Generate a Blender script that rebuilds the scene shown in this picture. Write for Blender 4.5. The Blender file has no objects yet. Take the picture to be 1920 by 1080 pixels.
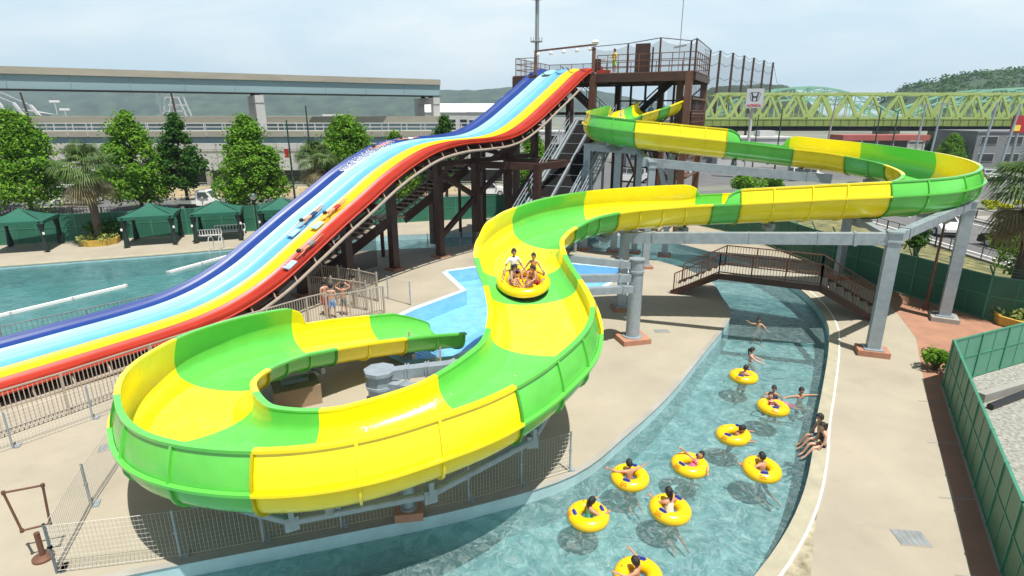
import bpy, bmesh, math, random
from mathutils import Vector, Matrix
from mathutils.geometry import tessellate_polygon
random.seed(7)
PI = math.pi
R = math.radians
scene = bpy.context.scene
COL = scene.collection
V = Vector

# ------------------------------------------------------------------ camera
F_PX, PITCH, CAM_H = 1070.0, R(17.0), 8.6
cam_d = bpy.data.cameras.new("camera")
cam = bpy.data.objects.new("camera", cam_d)
COL.objects.link(cam)
cam_d.sensor_width = 36.0
cam_d.lens = 36.0 * F_PX / 1920.0
cam_d.clip_start = 0.1
cam_d.clip_end = 8000.0
cam.location = (0, 0, CAM_H)
cam.rotation_euler = (PI / 2 - PITCH, 0, 0)
scene.camera = cam
_c, _s = math.cos(PITCH), math.sin(PITCH)

def survey(u, v, z=0.0, Y=None):
    """where the sight line through a measured photo point meets a level plane (or a given distance)"""
    x, y = (u - 960) / F_PX, (v - 540) / F_PX
    d = V((x, _c - y * _s, -(_s + y * _c)))
    t = (z - CAM_H) / d.z if Y is None else Y / d.y
    return V((0, 0, CAM_H)) + d * t

# ------------------------------------------------------------------ materials
def nd(nt, typ, **kw):
    n = nt.nodes.new(typ)
    for k, v in kw.items():
        setattr(n, k, v)
    return n

def pm(name, col, rough=0.5, metal=0.0, var=0.12, scale=3.0, bump=0.0, bscale=None, coat=0.0, var2=None, spec=0.5, sub=0.0, streak=None):
    m = bpy.data.materials.new(name)
    m.use_nodes = True
    nt = m.node_tree
    b = nt.nodes["Principled BSDF"]
    tc = nd(nt, "ShaderNodeTexCoord")
    no = nd(nt, "ShaderNodeTexNoise")
    no.inputs["Scale"].default_value = scale
    no.inputs["Detail"].default_value = 6.0
    no.inputs["Roughness"].default_value = 0.62
    if streak:
        mp = nd(nt, "ShaderNodeMapping")
        mp.inputs["Scale"].default_value = streak
        nt.links.new(tc.outputs["Object"], mp.inputs["Vector"])
        nt.links.new(mp.outputs["Vector"], no.inputs["Vector"])
    else:
        nt.links.new(tc.outputs["Object"], no.inputs["Vector"])
    rp = nd(nt, "ShaderNodeValToRGB")
    c0 = [max(0.0, c * (1 - var)) for c in col]
    c1 = [min(1.0, c * (1 + var)) for c in col] if var2 is None else list(var2)
    rp.color_ramp.elements[0].position = 0.32
    rp.color_ramp.elements[1].position = 0.68
    rp.color_ramp.elements[0].color = c0 + [1]
    rp.color_ramp.elements[1].color = c1 + [1]
    nt.links.new(no.outputs["Fac"], rp.inputs["Fac"])
    nt.links.new(rp.outputs["Color"], b.inputs["Base Color"])
    b.inputs["Metallic"].default_value = metal
    b.inputs["Specular IOR Level"].default_value = spec
    if coat:
        b.inputs["Coat Weight"].default_value = coat
        b.inputs["Coat Roughness"].default_value = 0.08
    mr = nd(nt, "ShaderNodeMapRange")
    mr.inputs["To Min"].default_value = max(0.02, rough * 0.8)
    mr.inputs["To Max"].default_value = min(1.0, rough * 1.2)
    nt.links.new(no.outputs["Fac"], mr.inputs["Value"])
    nt.links.new(mr.outputs["Result"], b.inputs["Roughness"])
    if bump:
        n2 = nd(nt, "ShaderNodeTexNoise")
        n2.inputs["Scale"].default_value = bscale or scale * 8
        n2.inputs["Detail"].default_value = 4.0
        nt.links.new(tc.outputs["Object"], n2.inputs["Vector"])
        bp = nd(nt, "ShaderNodeBump")
        bp.inputs["Strength"].default_value = bump
        bp.inputs["Distance"].default_value = 0.02
        nt.links.new(n2.outputs["Fac"], bp.inputs["Height"])
        nt.links.new(bp.outputs["Normal"], b.inputs["Normal"])
    return m

def pm_stained(name, col, rough, **kw):
    """deck coating with soft wet and worn patches of its own"""
    m = pm(name, col, rough, **kw)
    nt = m.node_tree
    b = nt.nodes["Principled BSDF"]
    src = b.inputs["Base Color"].links[0].from_socket
    tc = nd(nt, "ShaderNodeTexCoord")
    f = None
    for sc, lo, hi, amt in ((0.55, 0.58, 0.74, 0.89), (3.2, 0.62, 0.72, 0.93), (14.0, 0.66, 0.74, 0.94)):
        n = nd(nt, "ShaderNodeTexNoise")
        n.inputs["Scale"].default_value = sc
        n.inputs["Detail"].default_value = 5.0
        n.inputs["Roughness"].default_value = 0.6
        nt.links.new(tc.outputs["Object"], n.inputs["Vector"])
        mr = nd(nt, "ShaderNodeMapRange")
        mr.inputs["From Min"].default_value = lo
        mr.inputs["From Max"].default_value = hi
        mr.inputs["To Min"].default_value = 1.0
        mr.inputs["To Max"].default_value = amt
        nt.links.new(n.outputs["Fac"], mr.inputs["Value"])
        mx = nd(nt, "ShaderNodeMix", data_type='RGBA', blend_type='MULTIPLY')
        mx.inputs["Factor"].default_value = 1.0
        nt.links.new(src, mx.inputs[6])
        cb = nd(nt, "ShaderNodeCombineColor")
        for k in range(3): nt.links.new(mr.outputs["Result"], cb.inputs[k])
        nt.links.new(cb.outputs[0], mx.inputs[7])
        src = mx.outputs[2]
    nt.links.new(src, b.inputs["Base Color"])
    return m

def film(m):
    """thin running water over the gelcoat: ripples in the clear coat only"""
    nt = m.node_tree
    b = nt.nodes["Principled BSDF"]
    tc = nd(nt, "ShaderNodeTexCoord")
    n = nd(nt, "ShaderNodeTexNoise")
    n.inputs["Scale"].default_value = 2.6
    n.inputs["Detail"].default_value = 3.0
    n.inputs["Distortion"].default_value = 1.2
    nt.links.new(tc.outputs["Object"], n.inputs["Vector"])
    bp = nd(nt, "ShaderNodeBump")
    bp.inputs["Strength"].default_value = 0.35
    bp.inputs["Distance"].default_value = 0.12
    nt.links.new(n.outputs["Fac"], bp.inputs["Height"])
    nt.links.new(bp.outputs["Normal"], b.inputs["Coat Normal"])
    return m

def leaf_mat(name, col, col2):
    m = bpy.data.materials.new(name)
    m.use_nodes = True
    nt = m.node_tree
    for n in list(nt.nodes):
        nt.nodes.remove(n)
    out = nd(nt, "ShaderNodeOutputMaterial")
    tc = nd(nt, "ShaderNodeTexCoord")
    no = nd(nt, "ShaderNodeTexNoise")
    no.inputs["Scale"].default_value = 2.2
    no.inputs["Detail"].default_value = 5.0
    nt.links.new(tc.outputs["Object"], no.inputs["Vector"])
    rp = nd(nt, "ShaderNodeValToRGB")
    rp.color_ramp.elements[0].position = 0.35
    rp.color_ramp.elements[1].position = 0.65
    rp.color_ramp.elements[0].color = list(col) + [1]
    rp.color_ramp.elements[1].color = list(col2) + [1]
    nt.links.new(no.outputs["Fac"], rp.inputs["Fac"])
    p = nd(nt, "ShaderNodeBsdfPrincipled")
    p.inputs["Roughness"].default_value = 0.45
    p.inputs["Specular IOR Level"].default_value = 0.15
    t = nd(nt, "ShaderNodeBsdfTranslucent")
    mx = nd(nt, "ShaderNodeMixShader")
    mx.inputs[0].default_value = 0.3
    nt.links.new(rp.outputs["Color"], p.inputs["Base Color"])
    nt.links.new(rp.outputs["Color"], t.inputs["Color"])
    nt.links.new(p.outputs[0], mx.inputs[1])
    nt.links.new(t.outputs[0], mx.inputs[2])
    nt.links.new(mx.outputs[0], out.inputs["Surface"])
    return m

def veil_mat(name, col, opac):
    """fine netting: a part of the light goes straight through its holes"""
    m = bpy.data.materials.new(name)
    m.use_nodes = True
    nt = m.node_tree
    for n in list(nt.nodes):
        nt.nodes.remove(n)
    out = nd(nt, "ShaderNodeOutputMaterial")
    d = nd(nt, "ShaderNodeBsdfDiffuse")
    d.inputs["Color"].default_value = list(col) + [1]
    t = nd(nt, "ShaderNodeBsdfTransparent")
    mx = nd(nt, "ShaderNodeMixShader")
    mx.inputs[0].default_value = opac
    nt.links.new(t.outputs[0], mx.inputs[1])
    nt.links.new(d.outputs[0], mx.inputs[2])
    nt.links.new(mx.outputs[0], out.inputs["Surface"])
    return m

def water_mat(name, tint_a, tint_b, scale, foam=0.0, rough=0.04, bump=0.5, bsc=2.2, murk=0.15, body=(0.10, 0.32, 0.34)):
    m = bpy.data.materials.new(name)
    m.use_nodes = True
    nt = m.node_tree
    for n in list(nt.nodes):
        nt.nodes.remove(n)
    L = nt.links.new
    out = nd(nt, "ShaderNodeOutputMaterial")
    tc = nd(nt, "ShaderNodeTexCoord")
    # warped ripple pattern whose tint paints in the caustic light and dark
    w = nd(nt, "ShaderNodeTexNoise")
    w.inputs["Scale"].default_value = scale * 0.5
    w.inputs["Detail"].default_value = 3.0
    L(tc.outputs["Object"], w.inputs["Vector"])
    ad = nd(nt, "ShaderNodeVectorMath", operation="MULTIPLY_ADD")
    ad.inputs[1].default_value = (1.3, 1.3, 0)
    L(w.outputs["Color"], ad.inputs[0])
    L(tc.outputs["Object"], ad.inputs[2])
    n1 = nd(nt, "ShaderNodeTexNoise")
    n1.inputs["Scale"].default_value = scale
    n1.inputs["Detail"].default_value = 7.0
    n1.inputs["Roughness"].default_value = 0.6
    n1.inputs["Distortion"].default_value = 0.8
    L(ad.outputs[0], n1.inputs["Vector"])
    rp = nd(nt, "ShaderNodeValToRGB")
    rp.color_ramp.elements[0].position = 0.38
    rp.color_ramp.elements[1].position = 0.64
    rp.color_ramp.elements[0].color = list(tint_a) + [1]
    rp.color_ramp.elements[1].color = list(tint_b) + [1]
    L(n1.outputs["Fac"], rp.inputs["Fac"])
    tr = nd(nt, "ShaderNodeBsdfTransparent")
    L(rp.outputs["Color"], tr.inputs["Color"])
    df = nd(nt, "ShaderNodeBsdfDiffuse")
    df.inputs["Color"].default_value = list(body) + [1]
    m0 = nd(nt, "ShaderNodeMixShader")
    m0.inputs[0].default_value = murk
    L(tr.outputs[0], m0.inputs[1])
    L(df.outputs[0], m0.inputs[2])
    last = m0
    if foam:
        fd = nd(nt, "ShaderNodeBsdfDiffuse")
        fd.inputs["Color"].default_value = (0.75, 0.85, 0.85, 1)
        n3 = nd(nt, "ShaderNodeTexNoise")
        n3.inputs["Scale"].default_value = scale * 2.4
        n3.inputs["Detail"].default_value = 8.0
        n3.inputs["Roughness"].default_value = 0.7
        n3.inputs["Distortion"].default_value = 1.5
        L(ad.outputs[0], n3.inputs["Vector"])
        mr = nd(nt, "ShaderNodeMapRange")
        mr.inputs["From Min"].default_value = 0.46
        mr.inputs["From Max"].default_value = 0.85
        mr.inputs["To Max"].default_value = foam
        L(n3.outputs["Fac"], mr.inputs["Value"])
        m1 = nd(nt, "ShaderNodeMixShader")
        L(mr.outputs["Result"], m1.inputs[0])
        L(m0.outputs[0], m1.inputs[1])
        L(fd.outputs[0], m1.inputs[2])
        last = m1
    gl = nd(nt, "ShaderNodeBsdfGlossy")
    gl.inputs["Roughness"].default_value = rough
    n2 = nd(nt, "ShaderNodeTexNoise")
    n2.inputs["Scale"].default_value = bsc
    n2.inputs["Detail"].default_value = 5.0
    n2.inputs["Distortion"].default_value = 1.0
    L(tc.outputs["Object"], n2.inputs["Vector"])
    bp = nd(nt, "ShaderNodeBump")
    bp.inputs["Strength"].default_value = bump
    bp.inputs["Distance"].default_value = 0.12
    L(n2.outputs["Fac"], bp.inputs["Height"])
    L(bp.outputs["Normal"], gl.inputs["Normal"])
    fr = nd(nt, "ShaderNodeFresnel")
    fr.inputs["IOR"].default_value = 1.33
    L(bp.outputs["Normal"], fr.inputs["Normal"])
    mx = nd(nt, "ShaderNodeMixShader")
    L(fr.outputs[0], mx.inputs[0])
    L(last.outputs[0], mx.inputs[1])
    L(gl.outputs[0], mx.inputs[2])
    L(mx.outputs[0], out.inputs["Surface"])
    return m

M = {}
M["yellow"] = pm("yellow_gelcoat", (0.86, 0.71, 0.004), 0.22, var=0.05, scale=1.2, coat=0.5)
M["green"] = pm("green_gelcoat", (0.105, 0.50, 0.065), 0.22, var=0.07, scale=1.2, coat=0.5)
film(M["yellow"]); film(M["green"])
M["blue_lane"] = pm("blue_gelcoat", (0.012, 0.042, 0.20), 0.42, var=0.1, scale=1.0, coat=0.0)
M["white_lane"] = pm("white_gelcoat", (0.25, 0.45, 0.52), 0.42, var=0.07, scale=1.0, coat=0.0)
M["sky_lane"] = pm("pale_blue_gelcoat", (0.115, 0.36, 0.55), 0.42, var=0.07, scale=1.0, coat=0.0)
M["yel_lane"] = pm("yellow_lane_gelcoat", (0.80, 0.45, 0.004), 0.42, var=0.07, scale=1.0, coat=0.0)
M["red_lane"] = pm("red_gelcoat", (0.34, 0.022, 0.006), 0.42, var=0.1, scale=1.0, coat=0.0)
M["brown"] = pm("brown_steel_paint", (0.052, 0.022, 0.015), 0.5, var=0.25, scale=2.5)
M["brown2"] = pm("light_brown_steel", (0.125, 0.056, 0.032), 0.5, var=0.2, scale=2.5)
M["galv"] = pm("galvanised_steel", (0.30, 0.35, 0.38), 0.42, metal=0.3, var=0.14, scale=4.0)
M["galv_d"] = pm("weathered_galvanised", (0.26, 0.29, 0.30), 0.5, metal=0.3, var=0.2, scale=3.0)
M["taupe"] = pm("taupe_pipe", (0.30, 0.24, 0.19), 0.5, var=0.12)
M["fence_tan"] = pm("tan_fence_paint", (0.36, 0.31, 0.25), 0.5, var=0.1)
M["wire"] = pm("fence_wire", (0.42, 0.40, 0.36), 0.5, metal=0.2, var=0.1)
M["deck"] = pm_stained("beige_deck_coating", (0.325, 0.290, 0.222), 0.75, var=0.10, scale=0.35, bump=0.25, bscale=40, streak=None)
M["terracotta"] = pm("red_brown_paving", (0.32, 0.165, 0.105), 0.8, var=0.14, scale=1.3, bump=0.3, bscale=60)
M["coping"] = pm("sandy_coping", (0.34, 0.315, 0.225), 0.7, var=0.12, scale=2.0, bump=0.2, bscale=50)
M["white"] = pm("white_paint", (0.70, 0.70, 0.68), 0.5, var=0.05)
M["stain"] = pm("stained_concrete", (0.20, 0.17, 0.09), 0.85, var=0.4, scale=2.2, var2=(0.46, 0.42, 0.30), bump=0.3)
M["poolwall"] = pm("pool_wall_paint", (0.34, 0.50, 0.52), 0.6, var=0.12, scale=1.5)
M["poolfloor"] = pm("pool_floor_paint", (0.25, 0.45, 0.47), 0.6, var=0.10, scale=0.8)
M["leftfloor"] = pm("deep_pool_floor", (0.13, 0.32, 0.325), 0.6, var=0.15, scale=0.5)
M["splashfloor"] = pm("light_blue_pool_paint", (0.22, 0.50, 0.78), 0.5, var=0.10, scale=1.5)
M["water_river"] = water_mat("river_water", (0.48, 0.62, 0.63), (0.95, 1.0, 0.99), 2.3, foam=0.30, bump=0.5, bsc=4.2, murk=0.28, body=(0.13, 0.225, 0.23))
M["running_water"] = water_mat("running_water", (0.93, 1.0, 0.95), (1.0, 1.0, 1.0), 0.9, foam=0.07, bump=0.6, bsc=3.0, murk=0.04, body=(0.75, 0.85, 0.82), rough=0.10)
M["water_left"] = water_mat("still_pool_water", (0.55, 0.73, 0.74), (0.82, 0.93, 0.93), 0.8, bump=0.25, bsc=2.0, murk=0.25, body=(0.085, 0.19, 0.19))
M["water_splash"] = water_mat("splash_water", (0.80, 0.93, 1.0), (0.97, 1.0, 1.0), 1.6, foam=0.25, bump=0.35, bsc=3.5, murk=0.06, body=(0.3, 0.6, 0.85))
M["asphalt"] = pm("asphalt", (0.11, 0.11, 0.11), 0.85, var=0.25, scale=0.6, bump=0.3, bscale=50)
M["road"] = pm("road_asphalt", (0.12, 0.12, 0.117), 0.85, var=0.15, scale=0.8, bump=0.3, bscale=50)
M["pave"] = pm("pavement_concrete", (0.29, 0.28, 0.25), 0.8, var=0.15, scale=0.8)
M["sandy"] = pm("sandy_verge", (0.30, 0.235, 0.13), 0.9, var=0.2, scale=0.6, bump=0.4)
M["grass"] = pm("verge_grass", (0.09, 0.12, 0.035), 0.95, var=0.4, scale=1.3, var2=(0.26, 0.23, 0.10), bump=0.6, bscale=30)
M["land"] = pm("far_land", (0.16, 0.17, 0.13), 0.95, var=0.4, scale=0.02)
M["gravel"] = pm("pale_gravel", (0.19, 0.19, 0.155), 0.95, var=0.35, scale=9.0, var2=(0.36, 0.36, 0.32), bump=0.5, bscale=30)
M["conc"] = pm("concrete", (0.30, 0.28, 0.225), 0.8, var=0.12, scale=0.4, streak=(0.5, 0.5, 2.0))
M["conc_w"] = pm("pale_concrete", (0.44, 0.44, 0.43), 0.8, var=0.08, scale=0.5)
M["girder"] = pm("blue_grey_girder", (0.21, 0.31, 0.335), 0.6, var=0.10, scale=0.2, streak=(0.2, 0.2, 2))
M["wallpale"] = pm("pale_wall", (0.42, 0.425, 0.42), 0.8, var=0.12, scale=0.3)
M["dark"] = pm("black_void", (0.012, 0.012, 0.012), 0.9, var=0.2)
M["gfence"] = pm("green_fence_panel", (0.022, 0.125, 0.075), 0.55, var=0.14, scale=0.7)
M["gfence_l"] = pm("light_green_panel", (0.085, 0.25, 0.17), 0.5, var=0.12, scale=0.9)
M["gfence_s"] = pm("green_screen_sheet", (0.075, 0.19, 0.11), 0.5, var=0.2, scale=1.0)
M["gpost"] = pm("green_post_paint", (0.045, 0.21, 0.13), 0.45, var=0.1)
M["canopy"] = pm("dark_green_canvas", (0.008, 0.095, 0.058), 0.75, var=0.12, scale=1.5)
M["curtain"] = pm("black_green_curtain", (0.006, 0.020, 0.016), 0.8, var=0.3)
M["black"] = pm("black_paint", (0.015, 0.015, 0.016), 0.4, var=0.2)
M["dkgreen"] = pm("dark_green_pole", (0.01, 0.045, 0.035), 0.5, var=0.1)
M["truss"] = pm("lime_bridge_paint", (0.33, 0.42, 0.14), 0.55, var=0.14, scale=0.3)
M["truss_d"] = pm("lime_girder_paint", (0.19, 0.25, 0.06), 0.6, var=0.18, scale=0.3)
M["arch"] = pm("mint_bridge_paint", (0.24, 0.46, 0.34), 0.6, var=0.1, scale=0.3)
M["hill"] = pm("wooded_hill", (0.012, 0.035, 0.022), 0.95, var=0.5, scale=0.025, var2=(0.05, 0.085, 0.045), bump=1.0, bscale=0.1)
M["bark"] = pm("bark", (0.09, 0.065, 0.045), 0.9, var=0.3, scale=5, bump=0.6)
M["palmbark"] = pm("palm_bark", (0.10, 0.075, 0.055), 0.9, var=0.3, scale=6, bump=0.8)
M["leaf"] = leaf_mat("maple_leaves", (0.055, 0.165, 0.010), (0.180, 0.35, 0.024))
M["leaf_d"] = leaf_mat("dark_leaves", (0.020, 0.075, 0.010), (0.065, 0.165, 0.022))
M["leaf_y"] = leaf_mat("bright_leaves", (0.07, 0.17, 0.012), (0.18, 0.32, 0.03))
M["palm"] = leaf_mat("palm_fronds", (0.045, 0.105, 0.022), (0.17, 0.24, 0.08))
M["palmdry"] = leaf_mat("dry_palm_fronds", (0.20, 0.16, 0.08), (0.30, 0.26, 0.15))
M["flower"] = leaf_mat("yellow_flowers", (0.35, 0.42, 0.02), (0.60, 0.58, 0.04))
M["variegated"] = leaf_mat("pale_planter_leaves", (0.16, 0.24, 0.05), (0.42, 0.46, 0.16))
M["planter"] = pm("yellow_planter", (0.50, 0.33, 0.06), 0.7, var=0.15)
M["net"] = veil_mat("fine_netting", (0.10, 0.09, 0.10), 0.30)
M["net_d"] = veil_mat("brown_mesh", (0.06, 0.035, 0.03), 0.55)
M["tube"] = pm("yellow_vinyl", (0.80, 0.48, 0.004), 0.25, var=0.05, scale=3, coat=0.3)
M["handle"] = pm("blue_handle", (0.04, 0.06, 0.30), 0.4, var=0.1)
M["print"] = pm("orange_print", (0.55, 0.14, 0.03), 0.4, var=0.1)
M["skin"] = pm("skin", (0.42, 0.22, 0.135), 0.5, var=0.08, scale=8)
M["skin_d"] = pm("tanned_skin", (0.36, 0.17, 0.095), 0.5, var=0.08, scale=8)
M["skin_p"] = pm("pale_skin", (0.50, 0.29, 0.20), 0.5, var=0.06, scale=8)
M["hair"] = pm("black_hair", (0.012, 0.010, 0.009), 0.45, var=0.3, scale=30, bump=0.5)
M["lips"] = pm("lips", (0.35, 0.10, 0.08), 0.5)
M["c_red"] = pm("red_cloth", (0.35, 0.02, 0.025), 0.8, var=0.2, scale=9)
M["c_blue"] = pm("light_blue_cloth", (0.14, 0.30, 0.62), 0.8, var=0.35, scale=7)
M["c_navy"] = pm("navy_cloth", (0.02, 0.035, 0.10), 0.8, var=0.3, scale=9)
M["c_grey"] = pm("grey_cloth", (0.16, 0.17, 0.17), 0.8, var=0.4, scale=9)
M["c_black"] = pm("black_cloth", (0.014, 0.014, 0.016), 0.8, var=0.2)
M["c_white"] = pm("white_cloth", (0.72, 0.70, 0.66), 0.8, var=0.08)
M["c_mint"] = pm("mint_cloth", (0.12, 0.55, 0.46), 0.8, var=0.1)
M["c_pink"] = pm("pink_cloth", (0.72, 0.12, 0.26), 0.8, var=0.1)
M["c_yellow"] = pm("yellow_cloth", (0.72, 0.55, 0.08), 0.8, var=0.1)
M["c_lime"] = pm("lime_cloth", (0.35, 0.60, 0.12), 0.8, var=0.1)
M["c_orange"] = pm("orange_cloth", (0.70, 0.28, 0.05), 0.8, var=0.2)
M["glass"] = pm("dark_glass", (0.02, 0.025, 0.03), 0.08, var=0.1, spec=0.8)
M["carwhite"] = pm("white_car_paint", (0.72, 0.72, 0.70), 0.25, var=0.03, coat=0.6)
M["carblack"] = pm("black_car_paint", (0.012, 0.012, 0.013), 0.2, var=0.1, coat=0.8)
M["carred"] = pm("crimson_car_paint", (0.36, 0.012, 0.045), 0.25, var=0.05, coat=0.6)
M["carsilver"] = pm("silver_car_paint", (0.48, 0.50, 0.52), 0.25, metal=0.3, var=0.05, coat=0.6)
M["tyre"] = pm("tyre_rubber", (0.02, 0.02, 0.02), 0.8, var=0.1)
M["lampglass"] = pm("headlamp_glass", (0.6, 0.6, 0.58), 0.15, var=0.05)
M["redlens"] = pm("tail_lens", (0.4, 0.02, 0.02), 0.2, var=0.05)
M["redroof"] = pm("red_sheet_roof", (0.34, 0.09, 0.075), 0.6, var=0.15, scale=0.6)
M["greywall"] = pm("grey_cladding", (0.17, 0.18, 0.19), 0.7, var=0.15, scale=0.3)
M["sign_grey"] = pm("grey_sign_face", (0.52, 0.54, 0.56), 0.4, var=0.04)
M["sign_ink"] = pm("dark_sign_ink", (0.03, 0.035, 0.05), 0.4, var=0.1)
M["sign_red"] = pm("red_sign_ink", (0.55, 0.03, 0.03), 0.4, var=0.1)
M["splash"] = pm("white_spray", (0.80, 0.84, 0.86), 0.3, var=0.04)
M["mat_blue"] = pm("pale_blue_mat", (0.36, 0.60, 0.75), 0.6, var=0.1)
M["belt"] = pm("black_rubber_belt", (0.010, 0.009, 0.009), 0.8, var=0.3, spec=0.1)
M["footing"] = pm("terracotta_footing", (0.36, 0.175, 0.11), 0.8, var=0.12, scale=3)
M["block"] = pm("brown_block", (0.26, 0.18, 0.11), 0.8, var=0.12, scale=2)
M["step"] = pm("tan_step", (0.38, 0.27, 0.18), 0.7, var=0.15)

# ------------------------------------------------------------------ mesh kit
TOPM = {}

def tag(o, label=None, cat=None, group=None, kind=None):
    if label: o["label"] = label
    if cat: o["category"] = cat
    if group: o["group"] = group
    if kind: o["kind"] = kind
    return o

def thing(name, label, cat, loc=(0, 0, 0), rz=0.0, group=None):
    o = bpy.data.objects.new(name, None)
    o.empty_display_size = 0.3
    COL.objects.link(o)
    o.location = loc
    o.rotation_euler = (0, 0, rz)
    TOPM[o] = Matrix.Translation(V(loc)) @ Matrix.Rotation(rz, 4, 'Z')
    return tag(o, label, cat, group)

def link(o, parent=None):
    COL.objects.link(o)
    if parent is not None:
        o.parent = parent
    return o

class MB:
    def __init__(s):
        s.v, s.f, s.mi = [], [], []
    def quad(s, pts, mi=0):
        b = len(s.v)
        s.v += [V(p) for p in pts]
        s.f.append(tuple(range(b, b + len(pts))))
        s.mi.append(mi)
    def add(s, vs, fs, mi=0):
        b = len(s.v)
        s.v += [V(p) for p in vs]
        for f in fs:
            s.f.append(tuple(b + i for i in f))
            s.mi.append(mi)
    def box(s, c, size, rz=0.0, mi=0, mat=None):
        hx, hy, hz = size[0] / 2, size[1] / 2, size[2] / 2
        vs = [V((x, y, z)) for x in (-hx, hx) for y in (-hy, hy) for z in (-hz, hz)]
        rm = mat if mat is not None else Matrix.Rotation(rz, 3, 'Z')
        vs = [rm @ p + V(c) for p in vs]
        s.add(vs, [(0, 1, 3, 2), (4, 6, 7, 5), (0, 4, 5, 1), (2, 3, 7, 6), (0, 2, 6, 4), (1, 5, 7, 3)], mi)
        return s
    def beam(s, p, q, w, h, mi=0, up=(0, 0, 1)):
        p, q = V(p), V(q)
        d = (q - p)
        L = d.length
        if L < 1e-6: return s
        d.normalize()
        upv = V(up)
        if abs(d.dot(upv)) > 0.98: upv = V((0, 1, 0))
        x = d.cross(upv).normalized()
        y = x.cross(d).normalized()
        mt = Matrix((x, d, y)).transposed()
        s.box((p + q) / 2, (w, L, h), mi=mi, mat=mt)
        return s
    def tube(s, pts, r, n=8, mi=0, caps=True, closed=False):
        pts = [V(p) for p in pts]
        rs = r if isinstance(r, (list, tuple)) else [r] * len(pts)
        rings = []
        N = len(pts)
        px = None
        for i, p in enumerate(pts):
            if closed:
                d = pts[(i + 1) % N] - pts[i - 1]
            else:
                d = pts[min(i + 1, N - 1)] - pts[max(i - 1, 0)]
            d.normalize()
            if px is None:
                a = V((0, 0, 1)) if abs(d.z) < 0.9 else V((1, 0, 0))
                px = d.cross(a).normalized()
            else:
                px = (px - d * px.dot(d)).normalized()
            py = d.cross(px)
            rings.append([p + (px * math.cos(2 * PI * k / n) + py * math.sin(2 * PI * k / n)) * rs[i] for k in range(n)])
        vs = [x for rg in rings for x in rg]
        fs = []
        for i in range(N if closed else N - 1):
            j = (i + 1) % N
            for k in range(n):
                k2 = (k + 1) % n
                fs.append((i * n + k, i * n + k2, j * n + k2, j * n + k))
        if caps and not closed:
            fs.append(tuple(range(n - 1, -1, -1)))
            fs.append(tuple((N - 1) * n + k for k in range(n)))
        s.add(vs, fs, mi)
        return s
    def lathe(s, c, prof, n=16, mi=0):
        c = V(c)
        vs = [c + V((r * math.cos(2 * PI * k / n), r * math.sin(2 * PI * k / n), z)) for r, z in prof for k in range(n)]
        fs = []
        for i in range(len(prof) - 1):
            for k in range(n):
                k2 = (k + 1) % n
                fs.append((i * n + k, i * n + k2, (i + 1) * n + k2, (i + 1) * n + k))
        fs.append(tuple(range(n - 1, -1, -1)))
        fs.append(tuple((len(prof) - 1) * n + k for k in range(n)))
        s.add(vs, fs, mi)
        return s
    def strip(s, rows, mi=0):
        """rows of equal length -> sheet"""
        n = len(rows[0])
        s.add([p for r in rows for p in r], [(i * n + k, i * n + k + 1, (i + 1) * n + k + 1, (i + 1) * n + k) for i in range(len(rows) - 1) for k in range(n - 1)], mi)
        return s
    def extrude(s, prof, p0, ax, ay, depth, mi=0):
        """flat outline prof in axes ax, ay at p0, extruded along depth vector"""
        p0, ax, ay, dp = V(p0), V(ax), V(ay), V(depth)
        a = [p0 + ax * x + ay * y for x, y in prof]
        b = [p + dp for p in a]
        n = len(a)
        s.add(a + b, [tuple(range(n - 1, -1, -1)), tuple(range(n, 2 * n))] + [(i, (i + 1) % n, n + (i + 1) % n, n + i) for i in range(n)], mi)
        return s
    def mesh(s, name, mats, inv=None):
        me = bpy.data.meshes.new(name)
        vs = [inv @ v for v in s.v] if inv is not None else s.v
        me.from_pydata([tuple(v) for v in vs], [], s.f)
        for m in (mats if isinstance(mats, (list, tuple)) else [mats]):
            me.materials.append(m)
        if any(s.mi):
            me.polygons.foreach_set("material_index", s.mi)
        me.update()
        return me
    def build(s, name, mats, parent=None, smooth=False, fix=True, local=False):
        top = parent
        while top is not None and top.parent is not None:
            top = top.parent
        inv = None
        if top is not None and not local and top in TOPM:
            inv = TOPM[top].inverted()
        me = s.mesh(name, mats, inv)
        if fix:
            bm = bmesh.new()
            bm.from_mesh(me)
            bmesh.ops.recalc_face_normals(bm, faces=bm.faces)
            bm.to_mesh(me)
            bm.free()
        if smooth:
            me.polygons.foreach_set("use_smooth", [True] * len(me.polygons))
            if smooth != "all":
                me.set_sharp_from_angle(angle=R(smooth if smooth > 1 else 40))
        o = bpy.data.objects.new(name, me)
        return link(o, parent)

def copy_thing(o, loc, rz=None, label=None, scale=None):
    c = o.copy()
    COL.objects.link(c)
    c.location = loc
    if rz is not None: c.rotation_euler = (0, 0, rz)
    if scale is not None: c.scale = (scale[0], scale[1], scale[2]) if isinstance(scale, tuple) else (scale,) * 3
    if label: c["label"] = label
    for ch in list(o.children):
        d = ch.copy()
        COL.objects.link(d)
        d.parent = c
        for g in list(ch.children):
            e = g.copy()
            COL.objects.link(e)
            e.parent = d
    return c

def struct(name, mb, mats, smooth=False, kind="structure", fix=True):
    o = mb.build(name, mats, None, smooth, fix)
    o["kind"] = kind
    return o

def poly_sheet(loops, z):
    """flat sheet with holes; loops[0] outer"""
    vs = [[V((p[0], p[1], 0)) for p in lp] for lp in loops]
    tris = tessellate_polygon(vs)
    flat = [V((p.x, p.y, z)) for lp in vs for p in lp]
    mb = MB()
    mb.add(flat, [tuple(t) for t in tris])
    return mb

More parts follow.
